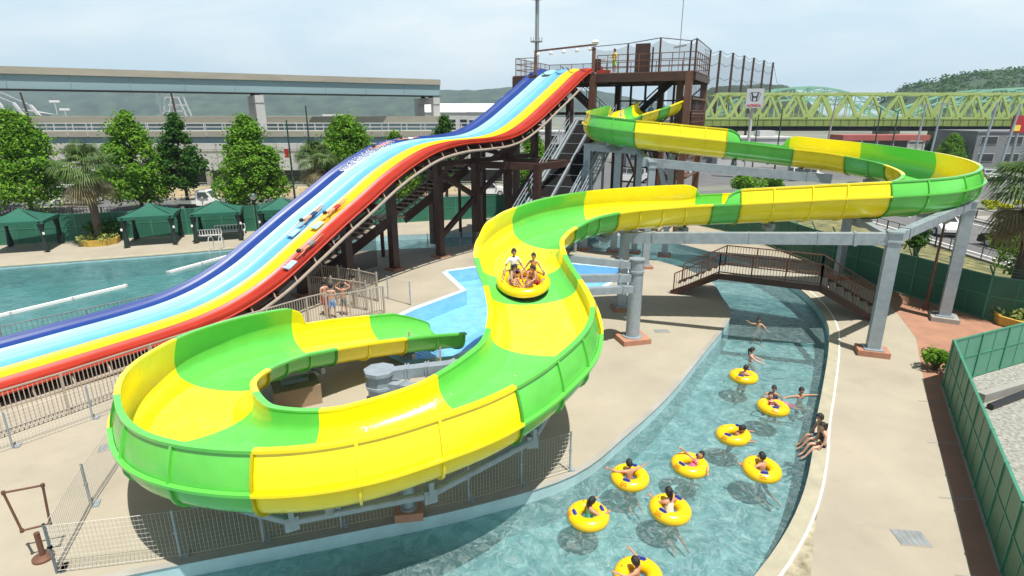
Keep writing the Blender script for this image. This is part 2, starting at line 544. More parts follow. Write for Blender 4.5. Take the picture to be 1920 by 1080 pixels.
def catmull(pts, step=0.2, dims=3):
    pts = [V(p) for p in pts]
    P = [pts[0] * 2 - pts[1]] + pts + [pts[-1] * 2 - pts[-2]]
    out = []
    for i in range(1, len(P) - 2):
        p0, p1, p2, p3 = P[i - 1], P[i], P[i + 1], P[i + 2]
        # centripetal parameters
        t0 = 0.0
        t1 = t0 + max((p1 - p0).length, 1e-4) ** 0.5
        t2 = t1 + max((p2 - p1).length, 1e-4) ** 0.5
        t3 = t2 + max((p3 - p2).length, 1e-4) ** 0.5
        n = max(2, int((p2 - p1).length / step))
        for k in range(n):
            t = t1 + (t2 - t1) * k / n
            a1 = p0 * ((t1 - t) / (t1 - t0)) + p1 * ((t - t0) / (t1 - t0))
            a2 = p1 * ((t2 - t) / (t2 - t1)) + p2 * ((t - t1) / (t2 - t1))
            a3 = p2 * ((t3 - t) / (t3 - t2)) + p3 * ((t - t2) / (t3 - t2))
            b1 = a1 * ((t2 - t) / (t2 - t0)) + a2 * ((t - t0) / (t2 - t0))
            b2 = a2 * ((t3 - t) / (t3 - t1)) + a3 * ((t - t1) / (t3 - t1))
            out.append(b1 * ((t2 - t) / (t2 - t1)) + b2 * ((t - t1) / (t2 - t1)))
    out.append(P[-2].copy())
    return out

def resample(pts, step):
    out = [pts[0].copy()]
    acc = 0.0
    for a, b in zip(pts, pts[1:]):
        L = (b - a).length
        while acc + L >= step:
            t = (step - acc) / L
            a = a + (b - a) * t
            out.append(a.copy())
            L = (b - a).length
            acc = 0.0
        acc += L
    if (out[-1] - pts[-1]).length > step * 0.3:
        out.append(pts[-1].copy())
    return out

def smooth_xy(pts, step=0.5):
    return [(p.x, p.y) for p in catmull([(x, y, 0) for x, y in pts], step)]

# ------------------------------------------------------------------ the ground, the deck and the water
def up_sheet(loops, z):
    mb = poly_sheet(loops, z)
    fs = []
    for f in mb.f:
        a, b, c = mb.v[f[0]], mb.v[f[1]], mb.v[f[2]]
        fs.append(f if (b - a).cross(c - a).z > 0 else tuple(reversed(f)))
    mb.f = fs
    return mb

def walls(loop, z0, z1, closed=True):
    mb = MB()
    n = len(loop)
    for i in range(n if closed else n - 1):
        a, b = loop[i], loop[(i + 1) % n]
        mb.quad([(a[0], a[1], z0), (b[0], b[1], z0), (b[0], b[1], z1), (a[0], a[1], z1)])
    return mb

left_bank = smooth_xy([(-22, 5.2), (-16, 6.7), (-9.5, 8.4), (-6.69, 9.25), (-3.66, 10.15), (-0.98, 11.02), (1.53, 12.23), (3.31, 14.22), (5.03, 16.46),
                       (7.24, 19.87), (9.0, 22.6), (9.9, 24.4), (10.25, 26.5), (10.6, 29.2), (10.0, 32), (7.6, 35.2), (4, 37.2), (-2, 37.8), (-9, 36.6), (-13, 35.2)])
right_bank = smooth_xy([(-13, 40.4), (-9, 41.2), (-2, 42.6), (5, 42.3), (10.4, 39.8), (13.0, 36), (14.6, 31.6), (14.75, 28.2), (14.35, 25.55), (13.43, 22.71), (12.24, 20.39),
                        (10.37, 17.21), (8.73, 14.51), (7.97, 13.16), (6.99, 11.6), (6.02, 10.32), (4.78, 9.0), (3.0, 7.5), (0, 5.9), (-6, 4.3), (-16, 2.5), (-22, 1.5)])
river = left_bank + right_bank
lpool = [(-18.5, 37.1), (-22.2, 35.4), (-30, 32.4), (-45, 26.2), (-45, 8), (-30, 8), (-20.7, 20.9), (-17.3, 25.0), (-14.8, 28.6), (-14.2, 33.5), (-14.6, 35.6), (-16.3, 37.2)]
spool = [(-3.7, 31.3), (1, 34), (6.8, 31.8), (4.0, 27.4), (0.9, 24), (-0.95, 21), (-2.2, 19.5), (-3.77, 19.05), (-5.0, 20.2), (-5.6, 22.6), (-4.4, 24.8), (-2.3, 27.7)]
park = [(-60, 29.7), (-35, 38), (-17.4, 43.8), (-7, 47.3), (2, 50), (13, 49), (17.3, 41), (18.2, 33.7), (19.1, 28.4), (20.6, 23.5), (23.5, 20.8), (18.5, 18.9), (14.2, 17), (9.6, 9.05), (6.2, 3.2), (4, -2), (-60, -2)]

struct("deck", up_sheet([park, river, lpool, spool], 0.0), M["deck"], fix=False)
far = [(4000 * math.cos(a * PI / 12), 4000 * math.sin(a * PI / 12)) for a in range(24)]
struct("ground", up_sheet([far, park], -0.02), M["land"], fix=False)
struct("river_floor", up_sheet([river], -1.15), M["poolfloor"], fix=False)
struct("river_wall", walls(river, -1.15, 0.0), M["poolwall"], fix=False)
struct("river_water", up_sheet([river], -0.34), M["water_river"], fix=False)
struct("pool_floor", up_sheet([lpool], -1.3), M["leftfloor"], fix=False)
struct("pool_wall", walls(lpool, -1.3, 0.0), M["poolwall"], fix=False)
struct("pool_water", up_sheet([lpool], -0.14), M["water_left"], fix=False)
struct("splash_pool_floor", up_sheet([spool], -0.75), M["splashfloor"], fix=False)
struct("splash_pool_wall", walls(spool, -0.75, 0.0), M["splashfloor"], fix=False)
struct("splash_pool_water", up_sheet([spool], -0.38), M["water_splash"], fix=False)

def offset_line(pts, d):
    out = []
    for i, p in enumerate(pts):
        a, b = pts[max(i - 1, 0)], pts[min(i + 1, len(pts) - 1)]
        t = V((b[0] - a[0], b[1] - a[1])).normalized()
        out.append((p[0] - t.y * d, p[1] + t.x * d))
    return out

def band(pts, d0, d1, z, th=0.0):
    a, b = offset_line(pts, d0), offset_line(pts, d1)
    mb = MB()
    if th:
        mb.strip([[(q[0], q[1], z - th), (q[0], q[1], z), (p[0], p[1], z), (p[0], p[1], z - th)] for p, q in zip(a, b)])
    else:
        mb.strip([[(q[0], q[1], z), (p[0], p[1], z)] for p, q in zip(a, b)])
    return mb

rb = [p for p in right_bank if p[1] < 29.5]
struct("river_coping", band(rb, -0.02, 0.31, 0.035, 0.06), M["coping"])
struct("white_line", band(rb, 0.31, 0.36, 0.041, 0.03), M["white"])
struct("drain_channel", up_sheet([[tuple(survey(u, v)[:2]) for u, v in ((1536, 935), (1527, 1000), (1520, 1080), (1500, 1180), (1380, 1180), (1452, 1080), (1490, 1030), (1515, 985))]], 0.006), M["stain"], fix=False)
lb = [p for p in left_bank if p[1] < 29.5]
struct("river_edge", band(lb, -0.03, 0.14, 0.006), M["pave"])
ring = lpool[0:4]
struct("pool_coping", band(ring, -0.55, 0.02, 0.03, 0.05), M["coping"])
sp = spool + [spool[0]]
struct("splash_pool_coping", band(sp, 0.0, 0.30, 0.012), pm("pale_blue_edge", (0.50, 0.72, 0.84), 0.6, var=0.08))

struct("path", up_sheet([[(18.0, 33.5), (18.3, 27.5), (17.3, 24.1), (16.2, 21.3), (14.2, 18.0), (12.1, 14.5), (10.55, 11.7), (8.95, 9.0), (5.7, 3.6), (4.5, 1.2), (6.0, 3.0), (9.55, 9.1), (14.15, 17.1), (18.45, 18.95),
        (23.4, 20.85), (20.55, 23.5), (19.05, 28.4)]], 0.005), M["terracotta"], fix=False)
for k in range(5):      # joint lines in the strip beside the fence
    y = 16.0 - 2.35 * k
    xr = 9.6 + (y - 9.05) / (17 - 9.05) * 4.6
    struct("paving_joint", MB().box((xr - 0.45, y, 0.009), (0.9, 0.03, 0.003), rz=-0.1), M["pave"])

# roads and verges outside the park
struct("road", up_sheet([[(-140, 49.5), (-40, 50.5), (14, 53.5), (29.0, 52.5), (29.0, -20), (38.5, -20), (38.5, 57), (62, 66), (150, 95), (150, 112), (52, 78), (20, 66), (-30, 60.5), (-140, 58)]], -0.012), M["road"], fix=False)
struct("parking_lot", up_sheet([[(2, 66), (20, 70), (48, 80), (70, 120), (0, 120)]], -0.013), M["asphalt"], fix=False)
struct("verge", up_sheet([[(-140, 58.4), (-30, 61), (2, 64.5), (2, 72), (-140, 70)]], -0.010), M["sandy"], fix=False)
struct("grass_strip", up_sheet([[(13, 49), (17.3, 41), (18.2, 33.7), (19.1, 28.4), (20.6, 23.5), (23.5, 20.8), (28.6, 20), (28.6, 50)]], -0.009), M["grass"], fix=False)
struct("front_verge", up_sheet([[(-60, 29.8), (-35, 38.1), (-17.4, 43.9), (-7, 47.4), (2, 50.1), (13, 49.1), (28.6, 50.2), (28.6, 52), (14, 53), (-40, 50), (-120, 49), (-120, 29)]], -0.008), M["grass"], fix=False)
struct("gravel_lot", up_sheet([[(4, -2), (6.2, 3.2), (9.6, 9.05), (14.2, 17), (18.5, 18.9), (23.5, 20.8), (28.6, 20), (28.6, -20), (4, -20)]], -0.007), M["gravel"], fix=False)
mb = MB()
for k in range(26):     # broken centre line and edge lines of the road on the right
    mb.box((34.6, 50 - 3.2 * k, -0.006), (0.16, 1.7, 0.004))
mb.box((30.0, 16, -0.006), (0.15, 72, 0.004)).box((37.6, 16, -0.006), (0.15, 72, 0.004))
for k in range(22):
    mb.box((-70 + 5.2 * k, 54.6 + 0.03 * k, -0.006), (2.4, 0.16, 0.004))
struct("lane_marking", mb, M["white"])
struct("kerb", MB().beam((28.8, -20, 0.05), (28.8, 50, 0.05), 0.3, 0.16).beam((38.7, -20, 0.05), (38.7, 55, 0.05), 0.3, 0.16), M["pave"])
struct("pavement", up_sheet([[(38.9, -20), (42, -20), (42, 54), (38.9, 54)]], 0.06), M["pave"], fix=False)

# low hills behind everything
def ridge(name, x0, x1, Y, prof, depth, base=-2):
    mb = MB()
    n = 90
    rows = []
    for j in range(9):
        t = j / 8
        row = []
        for i in range(n + 1):
            q = i / n
            x = x0 + (x1 - x0) * q
            k = q * (len(prof) - 1)
            a = int(min(k, len(prof) - 2))
            h = prof[a] + (prof[a + 1] - prof[a]) * ((1 - math.cos(PI * (k - a))) / 2)
            h *= math.sin(t * PI / 2) ** 0.8
            h += (math.sin(x * 0.031 + j * 1.7) * 0.04 + math.sin(x * 0.083 + j * 2.9) * 0.025 + random.uniform(-0.02, 0.02)) * h
            row.append((x, Y + depth * t, base + h + 0.0))
        rows.append(row)
    mb.strip(rows)
    return struct(name, mb, M["hill"], smooth="all")

ridge("far_hills", -2200, 420, 1500, [104, 114, 112, 106, 98, 92, 90, 88, 86, 92, 80, 74, 88, 74, 44], 300)
ridge("near_hill", 100, 200, 330, [6, 28, 29, 5], 60)
wr_ = [14, 33, 42, 44, 46, 51, 58, 64, 66]
ridge("wooded_ridge", 300, 640, 400, wr_, 120)

# ------------------------------------------------------------------ the green and yellow raft slide
SL = [(10.5, 42.6, 8.42), (9.5, 41.6, 8.02), (8.3, 40.4, 7.72), (7.0, 39.2, 7.38), (5.95, 37.6, 7.08), (6.1, 35.9, 6.85), (7.6, 34.6, 6.6), (10.0, 33.8, 6.35), (12.6, 33.1, 6.1), (15.3, 32.3, 5.8),
      (18.0, 31.0, 5.5), (19.45, 28.3, 5.2), (18.75, 25.2, 4.95), (16.8, 23.45, 4.75), (14.3, 23.0, 4.6), (11.7, 23.4, 4.4), (8.8, 23.75, 4.2), (6.2, 23.8, 4.07), (3.7, 23.2, 3.95), (2.1, 22.3, 3.8),
      (1.0, 21.0, 3.62), (0.35, 19.5, 3.47), (0.25, 18.2, 3.30), (0.42, 17.0, 3.05), (0.72, 15.6, 2.72), (0.85, 14.2, 2.42), (0.65, 12.9, 2.15), (-0.1, 11.65, 1.95), (-1.0, 10.69, 1.8), (-2.1, 10.08, 1.65),
      (-3.4, 9.64, 1.52), (-4.75, 9.68, 1.42), (-6.15, 10.22, 1.33), (-7.2, 11.35, 1.25), (-7.84, 12.6, 1.15), (-7.95, 14.0, 1.05), (-7.6, 15.3, 0.95), (-7.0, 16.4, 0.82), (-6.1, 17.45, 0.65), (-5.2, 18.3, 0.5),
      (-4.3, 19.05, 0.34), (-3.4, 19.75, 0.18), (-2.5, 20.4, 0.0)]
def depth_of(k):        # depth of the trough below its shoulders at control point k
    tab = [(0, 0.95), (20, 0.95), (23, 0.64), (26, 0.66), (30, 0.78), (34, 0.76), (36, 0.70), (39, 0.80), (50, 0.85)]
    for (a, da), (b, db) in zip(tab, tab[1:]):
        if a <= k <= b: return da + (db - da) * (k - a) / (b - a)
line = resample(catmull([(x, y, z + 1.0 - depth_of(k)) for k, (x, y, z) in enumerate(SL)], 0.1), 0.16)
NL = len(line)
W, TH = 1.36, 0.05

def at_line(x, y, lo=0):
    return min(range(lo, NL), key=lambda i: (line[i].x - x) ** 2 + (line[i].y - y) ** 2)

DD = []
for q in line:
    k = min(range(len(SL)), key=lambda j: (SL[j][0] - q.x) ** 2 + (SL[j][1] - q.y) ** 2)
    DD.append(depth_of(k))
for _ in range(6):
    DD = [(DD[max(i - 1, 0)] + DD[i] + DD[min(i + 1, NL - 1)]) / 3 for i in range(NL)]
WW = [W + 0.38 * max(0.0, 1 - i / 14) ** 1.5 for i in range(NL)]

def frame(i):
    t = line[min(i + 1, NL - 1)] - line[max(i - 1, 0)]
    h = V((t.x, t.y, 0)).normalized()
    return line[i], h, V((h.y, -h.x, 0))           # point, heading, right hand

hL, hR = [0.0] * NL, [0.0] * NL
cl = [1.0] * NL
for i in range(10):
    cl[NL - 1 - i] = 0.30 + 0.70 * (i / 10) ** 0.7
def tall(arr, a, b, ease0=5, ease1=5):
    for i in range(a, b + 1):
        k = 1.0
        if ease0 and i - a < ease0: k = math.sqrt(max(0, 1 - (1 - (i - a) / ease0) ** 2))
        if ease1 and b - i < ease1: k = min(k, math.sqrt(max(0, 1 - (1 - (b - i) / ease1) ** 2)))
        arr[i] = max(arr[i], k)
i_a = at_line(12.75, 33.1)
i_b, i_c = at_line(15.1, 32.35), at_line(8.45, 23.75)
i_d, i_e = at_line(8.2, 23.78, i_b), at_line(0.3, 18.9)
i_f, i_g = at_line(0.85, 14.3), at_line(-6.15, 17.4)
tall(hR, at_line(7.6, 39.9), i_a)
tall(hL, i_b, i_c)
tall(hR, i_d, i_e)
EXTS = [(0, 0.62), (i_a, 0.62), (i_b, 0.60), ((i_b + i_c) // 2, 0.52), (i_c, 0.52), (i_d, 0.48), (i_e, 0.48), (i_f, 0.70), (NL - 1, 0.70)]
EX = []
for i in range(NL):
    for (a, ea), (b, eb_) in zip(EXTS, EXTS[1:]):
        if a <= i <= b:
            EX.append(ea + (eb_ - ea) * (i - a) / max(1, b - a))
            break
tall(hL, i_f, i_g)

def inner(i):
    W, D = WW[i], DD[i]
    pts = []
    for k in (4, 3, 2, 1):
        pts.append((-W + 0.20 * hL[i] * (k / 4) ** 1.4, D * cl[i] + EX[i] * hL[i] * k / 4))
    for k in range(0, 19):
        a = PI - PI * k / 18
        pts.append((W * math.cos(a), (D - D * (math.sin(a) ** 0.58)) * (cl[i] if k < 9 else 1.0)))
    for k in (1, 2, 3, 4):
        pts.append((W - 0.20 * hR[i] * (k / 4) ** 1.4, D + EX[i] * hR[i] * k / 4))
    return pts

def outer(i, th=TH):
    W, D = WW[i], DD[i]
    p = inner(i)
    out = []
    n = len(p)
    for k in range(n):
        if k < 4: nx, nz = -1, 0
        elif k >= n - 4: nx, nz = 1, 0
        else:
            a = PI - PI * (k - 4) / 18
            nx, nz = math.cos(a) / W, -math.sin(a) / D
            l = math.hypot(nx, nz)
            nx, nz = nx / l, nz / l
        out.append((p[k][0] + nx * th, p[k][1] + nz * th))
    return out

def place(i, q):
    p, h, r = frame(i)
    return p + r * q[0] + V((0, 0, q[1]))

bounds = [(9.65, 41.75), (8.8, 40.9), (7.45, 39.6), (5.85, 38.0), (5.95, 36.3), (7.6, 34.6), (12.0, 33.28), (15.3, 32.3), (18.2, 31.0), (19.7, 28.3), (19.0, 25.1), (14.25, 23.0), (9.1, 23.7), (7.95, 23.8), (3.65, 23.17),
          (1.2, 21.25), (0.3, 17.75), (0.62, 16.0), (0.83, 13.5), (-0.85, 10.88), (-4.3, 9.85), (-7.2, 11.55), (-7.82, 14.2), (-6.4, 17.1), (-4.4, 18.9)]
bi = [0] + [at_line(*b) for b in bounds] + [NL - 1]
slide = thing("water_slide", "winding green and yellow half-pipe raft slide with two big loops above the lazy river", "water slide", line[NL // 2] * 1.0 * 0 + V((0.4, 17, 0)))
ribs_at = []
for k in range(len(bi) - 1):
    a, b = bi[k], bi[k + 1]
    nseg = max(1, round((b - a) * 0.16 / 1.25))
    ribs_at.append([a + round((b - a) * j / nseg) for j in range(nseg + 1)])
for k in range(len(bi) - 1):
    a, b = bi[k], bi[k + 1]
    mt = M["yellow"] if k % 2 == 0 else M["green"]
    mb = MB()
    rings = []
    for i in range(a, b + 1):
        rings.append([place(i, q) for q in inner(i)] + [place(i, q) for q in reversed(outer(i))])
    n = len(rings[0])
    vs = [p for rg in rings for p in rg]
    fs = []
    for i in range(len(rings) - 1):
        for j in range(n):
            j2 = (j + 1) % n
            fs.append((i * n + j, (i + 1) * n + j, (i + 1) * n + j2, i * n + j2))
    for base in (0, (len(rings) - 1) * n):
        h = n // 2
        for j in range(h - 1):
            fs.append((base + j, base + j + 1, base + n - 2 - j, base + n - 1 - j))
    mb.add(vs, fs)
    o = mb.build("slide_section", mt, slide, smooth=50)
    # bolted joints: a rib round the outside, a ledge along each shoulder and a rolled lip
    rb_ = MB()
    for i in ribs_at[k]:
        i0 = min(max(i, 1), NL - 2)
        o1 = outer(i0, TH + 0.002)
        o2 = outer(i0, TH + 0.055)
        p, h, r = frame(i0)
        for q, w in ((o1, o2),):
            A = [place(i0, x) - h * 0.025 for x in q]
            B = [place(i0, x) - h * 0.025 for x in w]
            C_ = [place(i0, x) + h * 0.025 for x in w]
            D_ = [place(i0, x) + h * 0.025 for x in q]
            rb_.strip([[x0, x1, x2, x3] for x0, x1, x2, x3 in zip(A, B, C_, D_)])
    rb_.build("joint_flange", mt, o, smooth=40)
    for sgn, hh in ((-1, hL), (1, hR)):
        lg = MB()
        rows, lip = [], []
        for i in range(a, b + 1):
            W, D = WW[i], DD[i]
            x = sgn * (W + TH)
            Dz = D * (cl[i] if sgn < 0 else 1.0)
            rows.append([place(i, (x, Dz + 0.03)), place(i, (x + sgn * 0.095, Dz + 0.03)), place(i, (x + sgn * 0.095, Dz - 0.03)), place(i, (x, Dz - 0.03))])
            zt = Dz + EX[i] * hh[i]
            xi = sgn * (W - 0.20 * hh[i])
            xo = xi + sgn * (TH + 0.06)
            lip.append([place(i, (xi - sgn * 0.012, zt - 0.01)), place(i, (xi - sgn * 0.012, zt + 0.035)), place(i, (xo, zt + 0.035)), place(i, (xo, zt - 0.03)), place(i, (xi + sgn * TH, zt - 0.03))])
        lg.strip(rows)
        lg.build("shoulder_ledge", mt, o, smooth=40)
        MB().strip(lip).build("rim_lip", mt, o, smooth=40)

film_ = MB()
film_.strip([[place(i, q) + V((0, 0, 0.014)) for q in inner(i)[9:18]] for i in range(2, NL - 1)])
fl_o = film_.build("running_water", M["running_water"], slide, smooth="all", fix=False)
# saddles under the trough, every few metres
for i in range(12, NL - 6, 22):
    sad = MB()
    p, h, r = frame(i)
    rot = Matrix((r, h, V((0, 0, 1)))).transposed()
    sad.box(p + V((0, 0, -0.16)), (1.5, 0.14, 0.22), mat=rot)
    sad.box(p + V((0, 0, -0.34)), (0.7, 0.26, 0.2), mat=rot)
    sad.build("saddle_bracket", M["galv_d"], slide)

# ------------------------------------------------------------------ galvanised supports of the raft slide
def support(label, base, top, w, foot=(1.0, 1.0, 0.22), rz=0.0, round_=False, arms=(), mat="galv", group="galvanised supports of the raft slide", footmat="footing", name="slide_support"):
    t = thing(name, label, "support column", (base[0], base[1], 0), rz, group)
    mb = MB()
    if round_:
        mb.lathe((base[0], base[1], 0), [(w, 0.0), (w, top - 0.55), (w * 1.12, top - 0.54), (w * 1.12, top - 0.46), (w, top - 0.45), (w, top - 0.05), (w * 1.15, top - 0.04), (w * 1.15, top)], 20)
        mb.lathe((base[0], base[1], 0), [(w * 1.5, foot[2]), (w * 1.5, foot[2] + 0.04)], 16)
    else:
        mb.box((base[0], base[1], top / 2), (w, w * 0.85, top), rz=rz)
        mb.box((base[0], base[1], top - 0.32), (w + 0.08, w * 0.85 + 0.08, 0.05), rz=rz)
        mb.box((base[0], base[1], top + 0.01), (w + 0.10, w * 0.85 + 0.10, 0.06), rz=rz)
        mb.box((base[0], base[1], foot[2] + 0.02), (w + 0.22, w + 0.2, 0.05), rz=rz)
        mb.box((base[0] , base[1], (top + foot[2]) / 2), (w + 0.012, 0.03, top - foot[2] - 0.5), rz=rz)
    mb.build("column", M[mat], t, smooth=35 if round_ else False)
    if foot[0]:
        fb = MB().box((base[0], base[1], foot[2] / 2), foot, rz=rz)
        fb.build("footing", M[footmat], t)
    for p, q, aw, ah in arms:
        ab = MB().beam(p, q, aw, ah)
        d = (V(q) - V(p)).normalized()
        L = (V(q) - V(p)).length
        for f in (0.12, 0.88):
            c = V(p) + d * L * f
            ab.beam(c - d * 0.05, c + d * 0.05, aw + 0.06, ah + 0.06)
        k = int(L / 2.2)
        for j in range(1, k):
            c = V(p) + d * L * j / k
            ab.beam(c - d * 0.012, c + d * 0.012, aw + 0.03, ah + 0.03)
        ab.build("arm", M[mat], t)
    return t

support("thick round galvanised column on a terracotta block beside the splash pool", (4.75, 21.0), 3.35, 0.265, (1.15, 1.0, 0.2), 0.25, True,
        [((4.5, 21.0, 3.1), (1.5, 20.9, 3.45), 0.26, 0.26), ((4.5, 20.9, 2.62), (0.9, 20.3, 2.75), 0.26, 0.28), ((4.55, 20.8, 2.2), (1.0, 18.6, 2.72), 0.26, 0.26)])
support("square grey column with terracotta footing between the footbridge and the red-brown path", (13.45, 19.7), 4.62, 0.42, (1.05, 0.75, 0.22), -0.35, False,
        [((13.35, 19.75, 4.38), (4.6, 22.7, 3.80), 0.32, 0.42), ((13.6, 19.85, 4.42), (18.6, 23.3, 5.0), 0.3, 0.34), ((13.4, 19.9, 4.40), (13.9, 22.6, 4.52), 0.25, 0.2)])
support("tall grey column standing on the red-brown path near the dark green fence", (18.8, 23.4), 5.15, 0.42, (1.0, 1.0, 0.2), -0.5, False, [((18.8, 23.5, 5.02), (18.2, 25.6, 4.72), 0.25, 0.2)], footmat="pave")
support("grey column right behind the far end of the footbridge", (17.8, 30.0), 5.15, 0.36, (0.9, 0.9, 0.2), 0.2)
support("slim grey column under the left end of the long beam near the round column", (5.0, 24.8), 3.85, 0.36, (0.8, 0.8, 0.16), 0.1)
support("grey column standing at the bank behind the river bend", (7.75, 32.2), 6.05, 0.38, (0.8, 0.8, 0.16), 0.0, False, [((7.4, 33.0, 5.98), (16.9, 30.6, 5.28), 0.32, 0.46), ((7.75, 32.2, 5.95), (7.6, 34.8, 6.35), 0.25, 0.22)])
support("pale grey post beside the foot of the raft conveyor rails", (4.75, 36.9), 6.75, 0.40, (0.8, 0.8, 0.16), -0.3, False, [((4.75, 36.9, 6.58), (7.9, 35.9, 6.40), 0.3, 0.42), ((4.75, 36.9, 6.6), (6.2, 38.6, 6.9), 0.25, 0.3)])
support("pale grey post second from the conveyor under the first bend", (6.6, 36.3), 6.45, 0.40, (0.8, 0.8, 0.16), -0.3)
support("pale grey post third from the conveyor under the first bend", (7.85, 35.8), 6.35, 0.34, (0.8, 0.8, 0.16), -0.3)
support("pale grey post with a slanted strut under the first yellow stretch", (9.6, 35.0), 6.2, 0.34, (0.8, 0.8, 0.16), -0.3, False, [((9.6, 35.0, 3.2), (8.6, 34.0, 5.9), 0.2, 0.2)])
support("short grey pipe column on a terracotta block at the river edge", (-2.3, 10.75), 1.62, 0.13, (0.62, 0.5, 0.2), 0.15, True)

# ring of pipe under the lower loop, held by an octagonal hub
hub = thing("support_hub", "octagonal galvanised hub with stacked arms in the middle of the lower loop", "support column", (-3.6, 14.2, 0))
mb = MB()
for k, (z0, z1, r) in enumerate(((0, 0.7, 0.42), (0.7, 1.05, 0.36), (1.05, 1.12, 0.42), (1.12, 1.45, 0.36), (1.45, 1.52, 0.42), (1.52, 1.85, 0.36), (1.85, 1.95, 0.44))):
    mb.lathe((-3.6, 14.2, 0), [(r, z0), (r, z1)], 8)
mb.build("column", M["galv"], hub)
nodes = [(-7.3, 11.0, 0.98), (-6.45, 9.95, 1.05), (-4.25, 9.2, 1.08), (-1.65, 9.75, 1.28), (0.45, 11.3, 1.55), (1.15, 12.9, 1.8)]
for (zz, q) in ((1.78, (0.75, 14.6, 2.15)), (1.47, (0.3, 12.5, 1.82)), (1.14, (-1.6, 10.4, 1.45)), (0.55, (-4.25, 9.7, 1.15)), (0.52, (-6.3, 10.5, 1.05))):
    d = (V(q) - V((-3.6, 14.2, zz))).normalized()
    ab = MB().beam(V((-3.6, 14.2, zz)) + d * 0.25, q, 0.3, 0.28)
    for f in (0.7, 0.78, 1.25, 1.33):
        c = V((-3.6, 14.2, zz)) + d * f
        ab.beam(c - d * 0.02, c + d * 0.02, 0.36, 0.34)
    ab.build("arm", M["galv"], hub)
rg = MB()
for a, b in zip(nodes, nodes[1:]):
    rg.tube([a, b], 0.085, 10)
for p in nodes:
    rg.box(p, (0.26, 0.2, 0.3), rz=random.uniform(0, 1))
    rg.box((p[0], p[1], p[2] + 0.2), (0.10, 0.26, 0.3), rz=0.5)
rg.build("ring_beam", M["galv"], hub, smooth=40)

blk = thing("support_block", "brown block with a grey saddle on top under the lower loop's return", "support block", (-6.75, 16.0, 0))
MB().box((-6.7, 16.0, 0.32), (1.35, 0.95, 0.64), rz=0.5).build("block", M["block"], blk)
MB().box((-6.75, 16.1, 0.70), (0.8, 0.3, 0.13), rz=0.5).build("saddle", M["galv_d"], blk)

# ------------------------------------------------------------------ the five-lane rainbow slide
RO, RD, RN = V((-15.6, 15.7, 0)), V((0.6, 0.8, 0)), V((-0.8, 0.6, 0))
PROF = [(-16, 0.42), (-8, 0.45), (0, 0.5), (3, 0.6), (5, 0.68), (6.6, 0.83), (8, 1.15), (9.6, 1.78), (11.5, 2.85), (13, 3.72), (14.7, 4.65), (16.4, 5.6), (18, 6.3), (19.5, 6.78), (21.5, 7.05), (23.5, 7.1), (25.5, 7.2),
        (27, 7.5), (28.8, 8.2), (30.5, 9.05), (32.8, 10.25), (34.9, 11.35), (36.2, 11.75), (37.2, 11.8)]
prof = catmull([(s, 0, z) for s, z in PROF], 0.3)

def rz_at(s):
    for a, b in zip(prof, prof[1:]):
        if a.x <= s <= b.x:
            return a.z + (b.z - a.z) * (s - a.x) / max(b.x - a.x, 1e-6)
    return prof[0].z if s < prof[0].x else prof[-1].z

def rpt(s, lat, dz=0.0):
    p = RO + RD * s + RN * lat
    return V((p.x, p.y, rz_at(s) + dz))

def on_rainbow_plane(u, v, lat):
    r = survey(u, v, 0) - V((0, 0, CAM_H))
    o = RO + RN * lat
    # o + RD*s = r*t in plan
    det = RD.x * (-r.y) - (-r.x) * RD.y
    t = (RD.x * (-o.y) - RD.y * (-o.x)) / det
    s = ((-o.x) * (-r.y) - (-r.x) * (-o.y)) / det
    return s, CAM_H + r.z * t

rain = thing("lane_slide", "five-lane humped slide striped blue, white, pale blue, yellow and red", "water slide", tuple(rpt(10, 2.5)[:2]) + (0,))
rows_s = [p.x for p in prof]
lane_m = ["red_lane", "yel_lane", "sky_lane", "white_lane", "blue_lane"]
for L in range(5):
    mb = MB()
    rings = []
    for s in rows_s:
        pr = []
        for k in range(13):
            f = k / 12
            h = 0.16 * abs(2 * f - 1) ** 4.0 - 0.10
            pr.append((L + 0.012 + 0.976 * f, h))
        if L == 0:
            pr = [(-0.06, -0.15), (-0.13, -0.07), (-0.06, -0.04), (-0.08, 0.09), (-0.05, 0.15), (0.0, 0.15), (0.03, 0.11)] + pr[1:]
        if L == 4:
            pr = pr[:-1] + [(4.97, 0.09), (5.02, 0.15), (5.08, 0.15), (5.10, 0.08), (5.12, -0.2)]
        top = [rpt(s, a, h) for a, h in pr]
        rings.append(top)
    mb.strip(rings)
    und = [[rpt(s, L + 0.98, -0.17), rpt(s, L + 0.02, -0.17)] for s in rows_s]
    mb.strip(und)
    mb.build("lane", M[lane_m[L]], rain, smooth=45, fix=True)
pipe = MB()
pp = [rpt(s, -0.22, -0.50) for s in rows_s if -16 < s < 34]
pipe.tube(pp, 0.075, 8)
for s in [x * 1.05 - 15 for x in range(46)]:
    pipe.beam(rpt(s, -0.22, -0.48), rpt(s, -0.02, -0.2), 0.05, 0.05)
pipe.build("edge_pipe", M["taupe"], rain, smooth=40)
st = MB()
for s in [x * 1.05 - 15 for x in range(48)]:
    st.beam(rpt(s, -0.1, -0.33), rpt(s, 5.1, -0.33), 0.12, 0.16)
for lat in (0.5, 2.6, 4.6):
    q = [rpt(s, lat, -0.50) for s in rows_s]
    for a, b in zip(q, q[1:]):
        st.beam(a, b, 0.16, 0.2)
st.build("underframe", M["brown"], rain)
seam = MB()
for L in (1, 2, 3, 4):
    pass

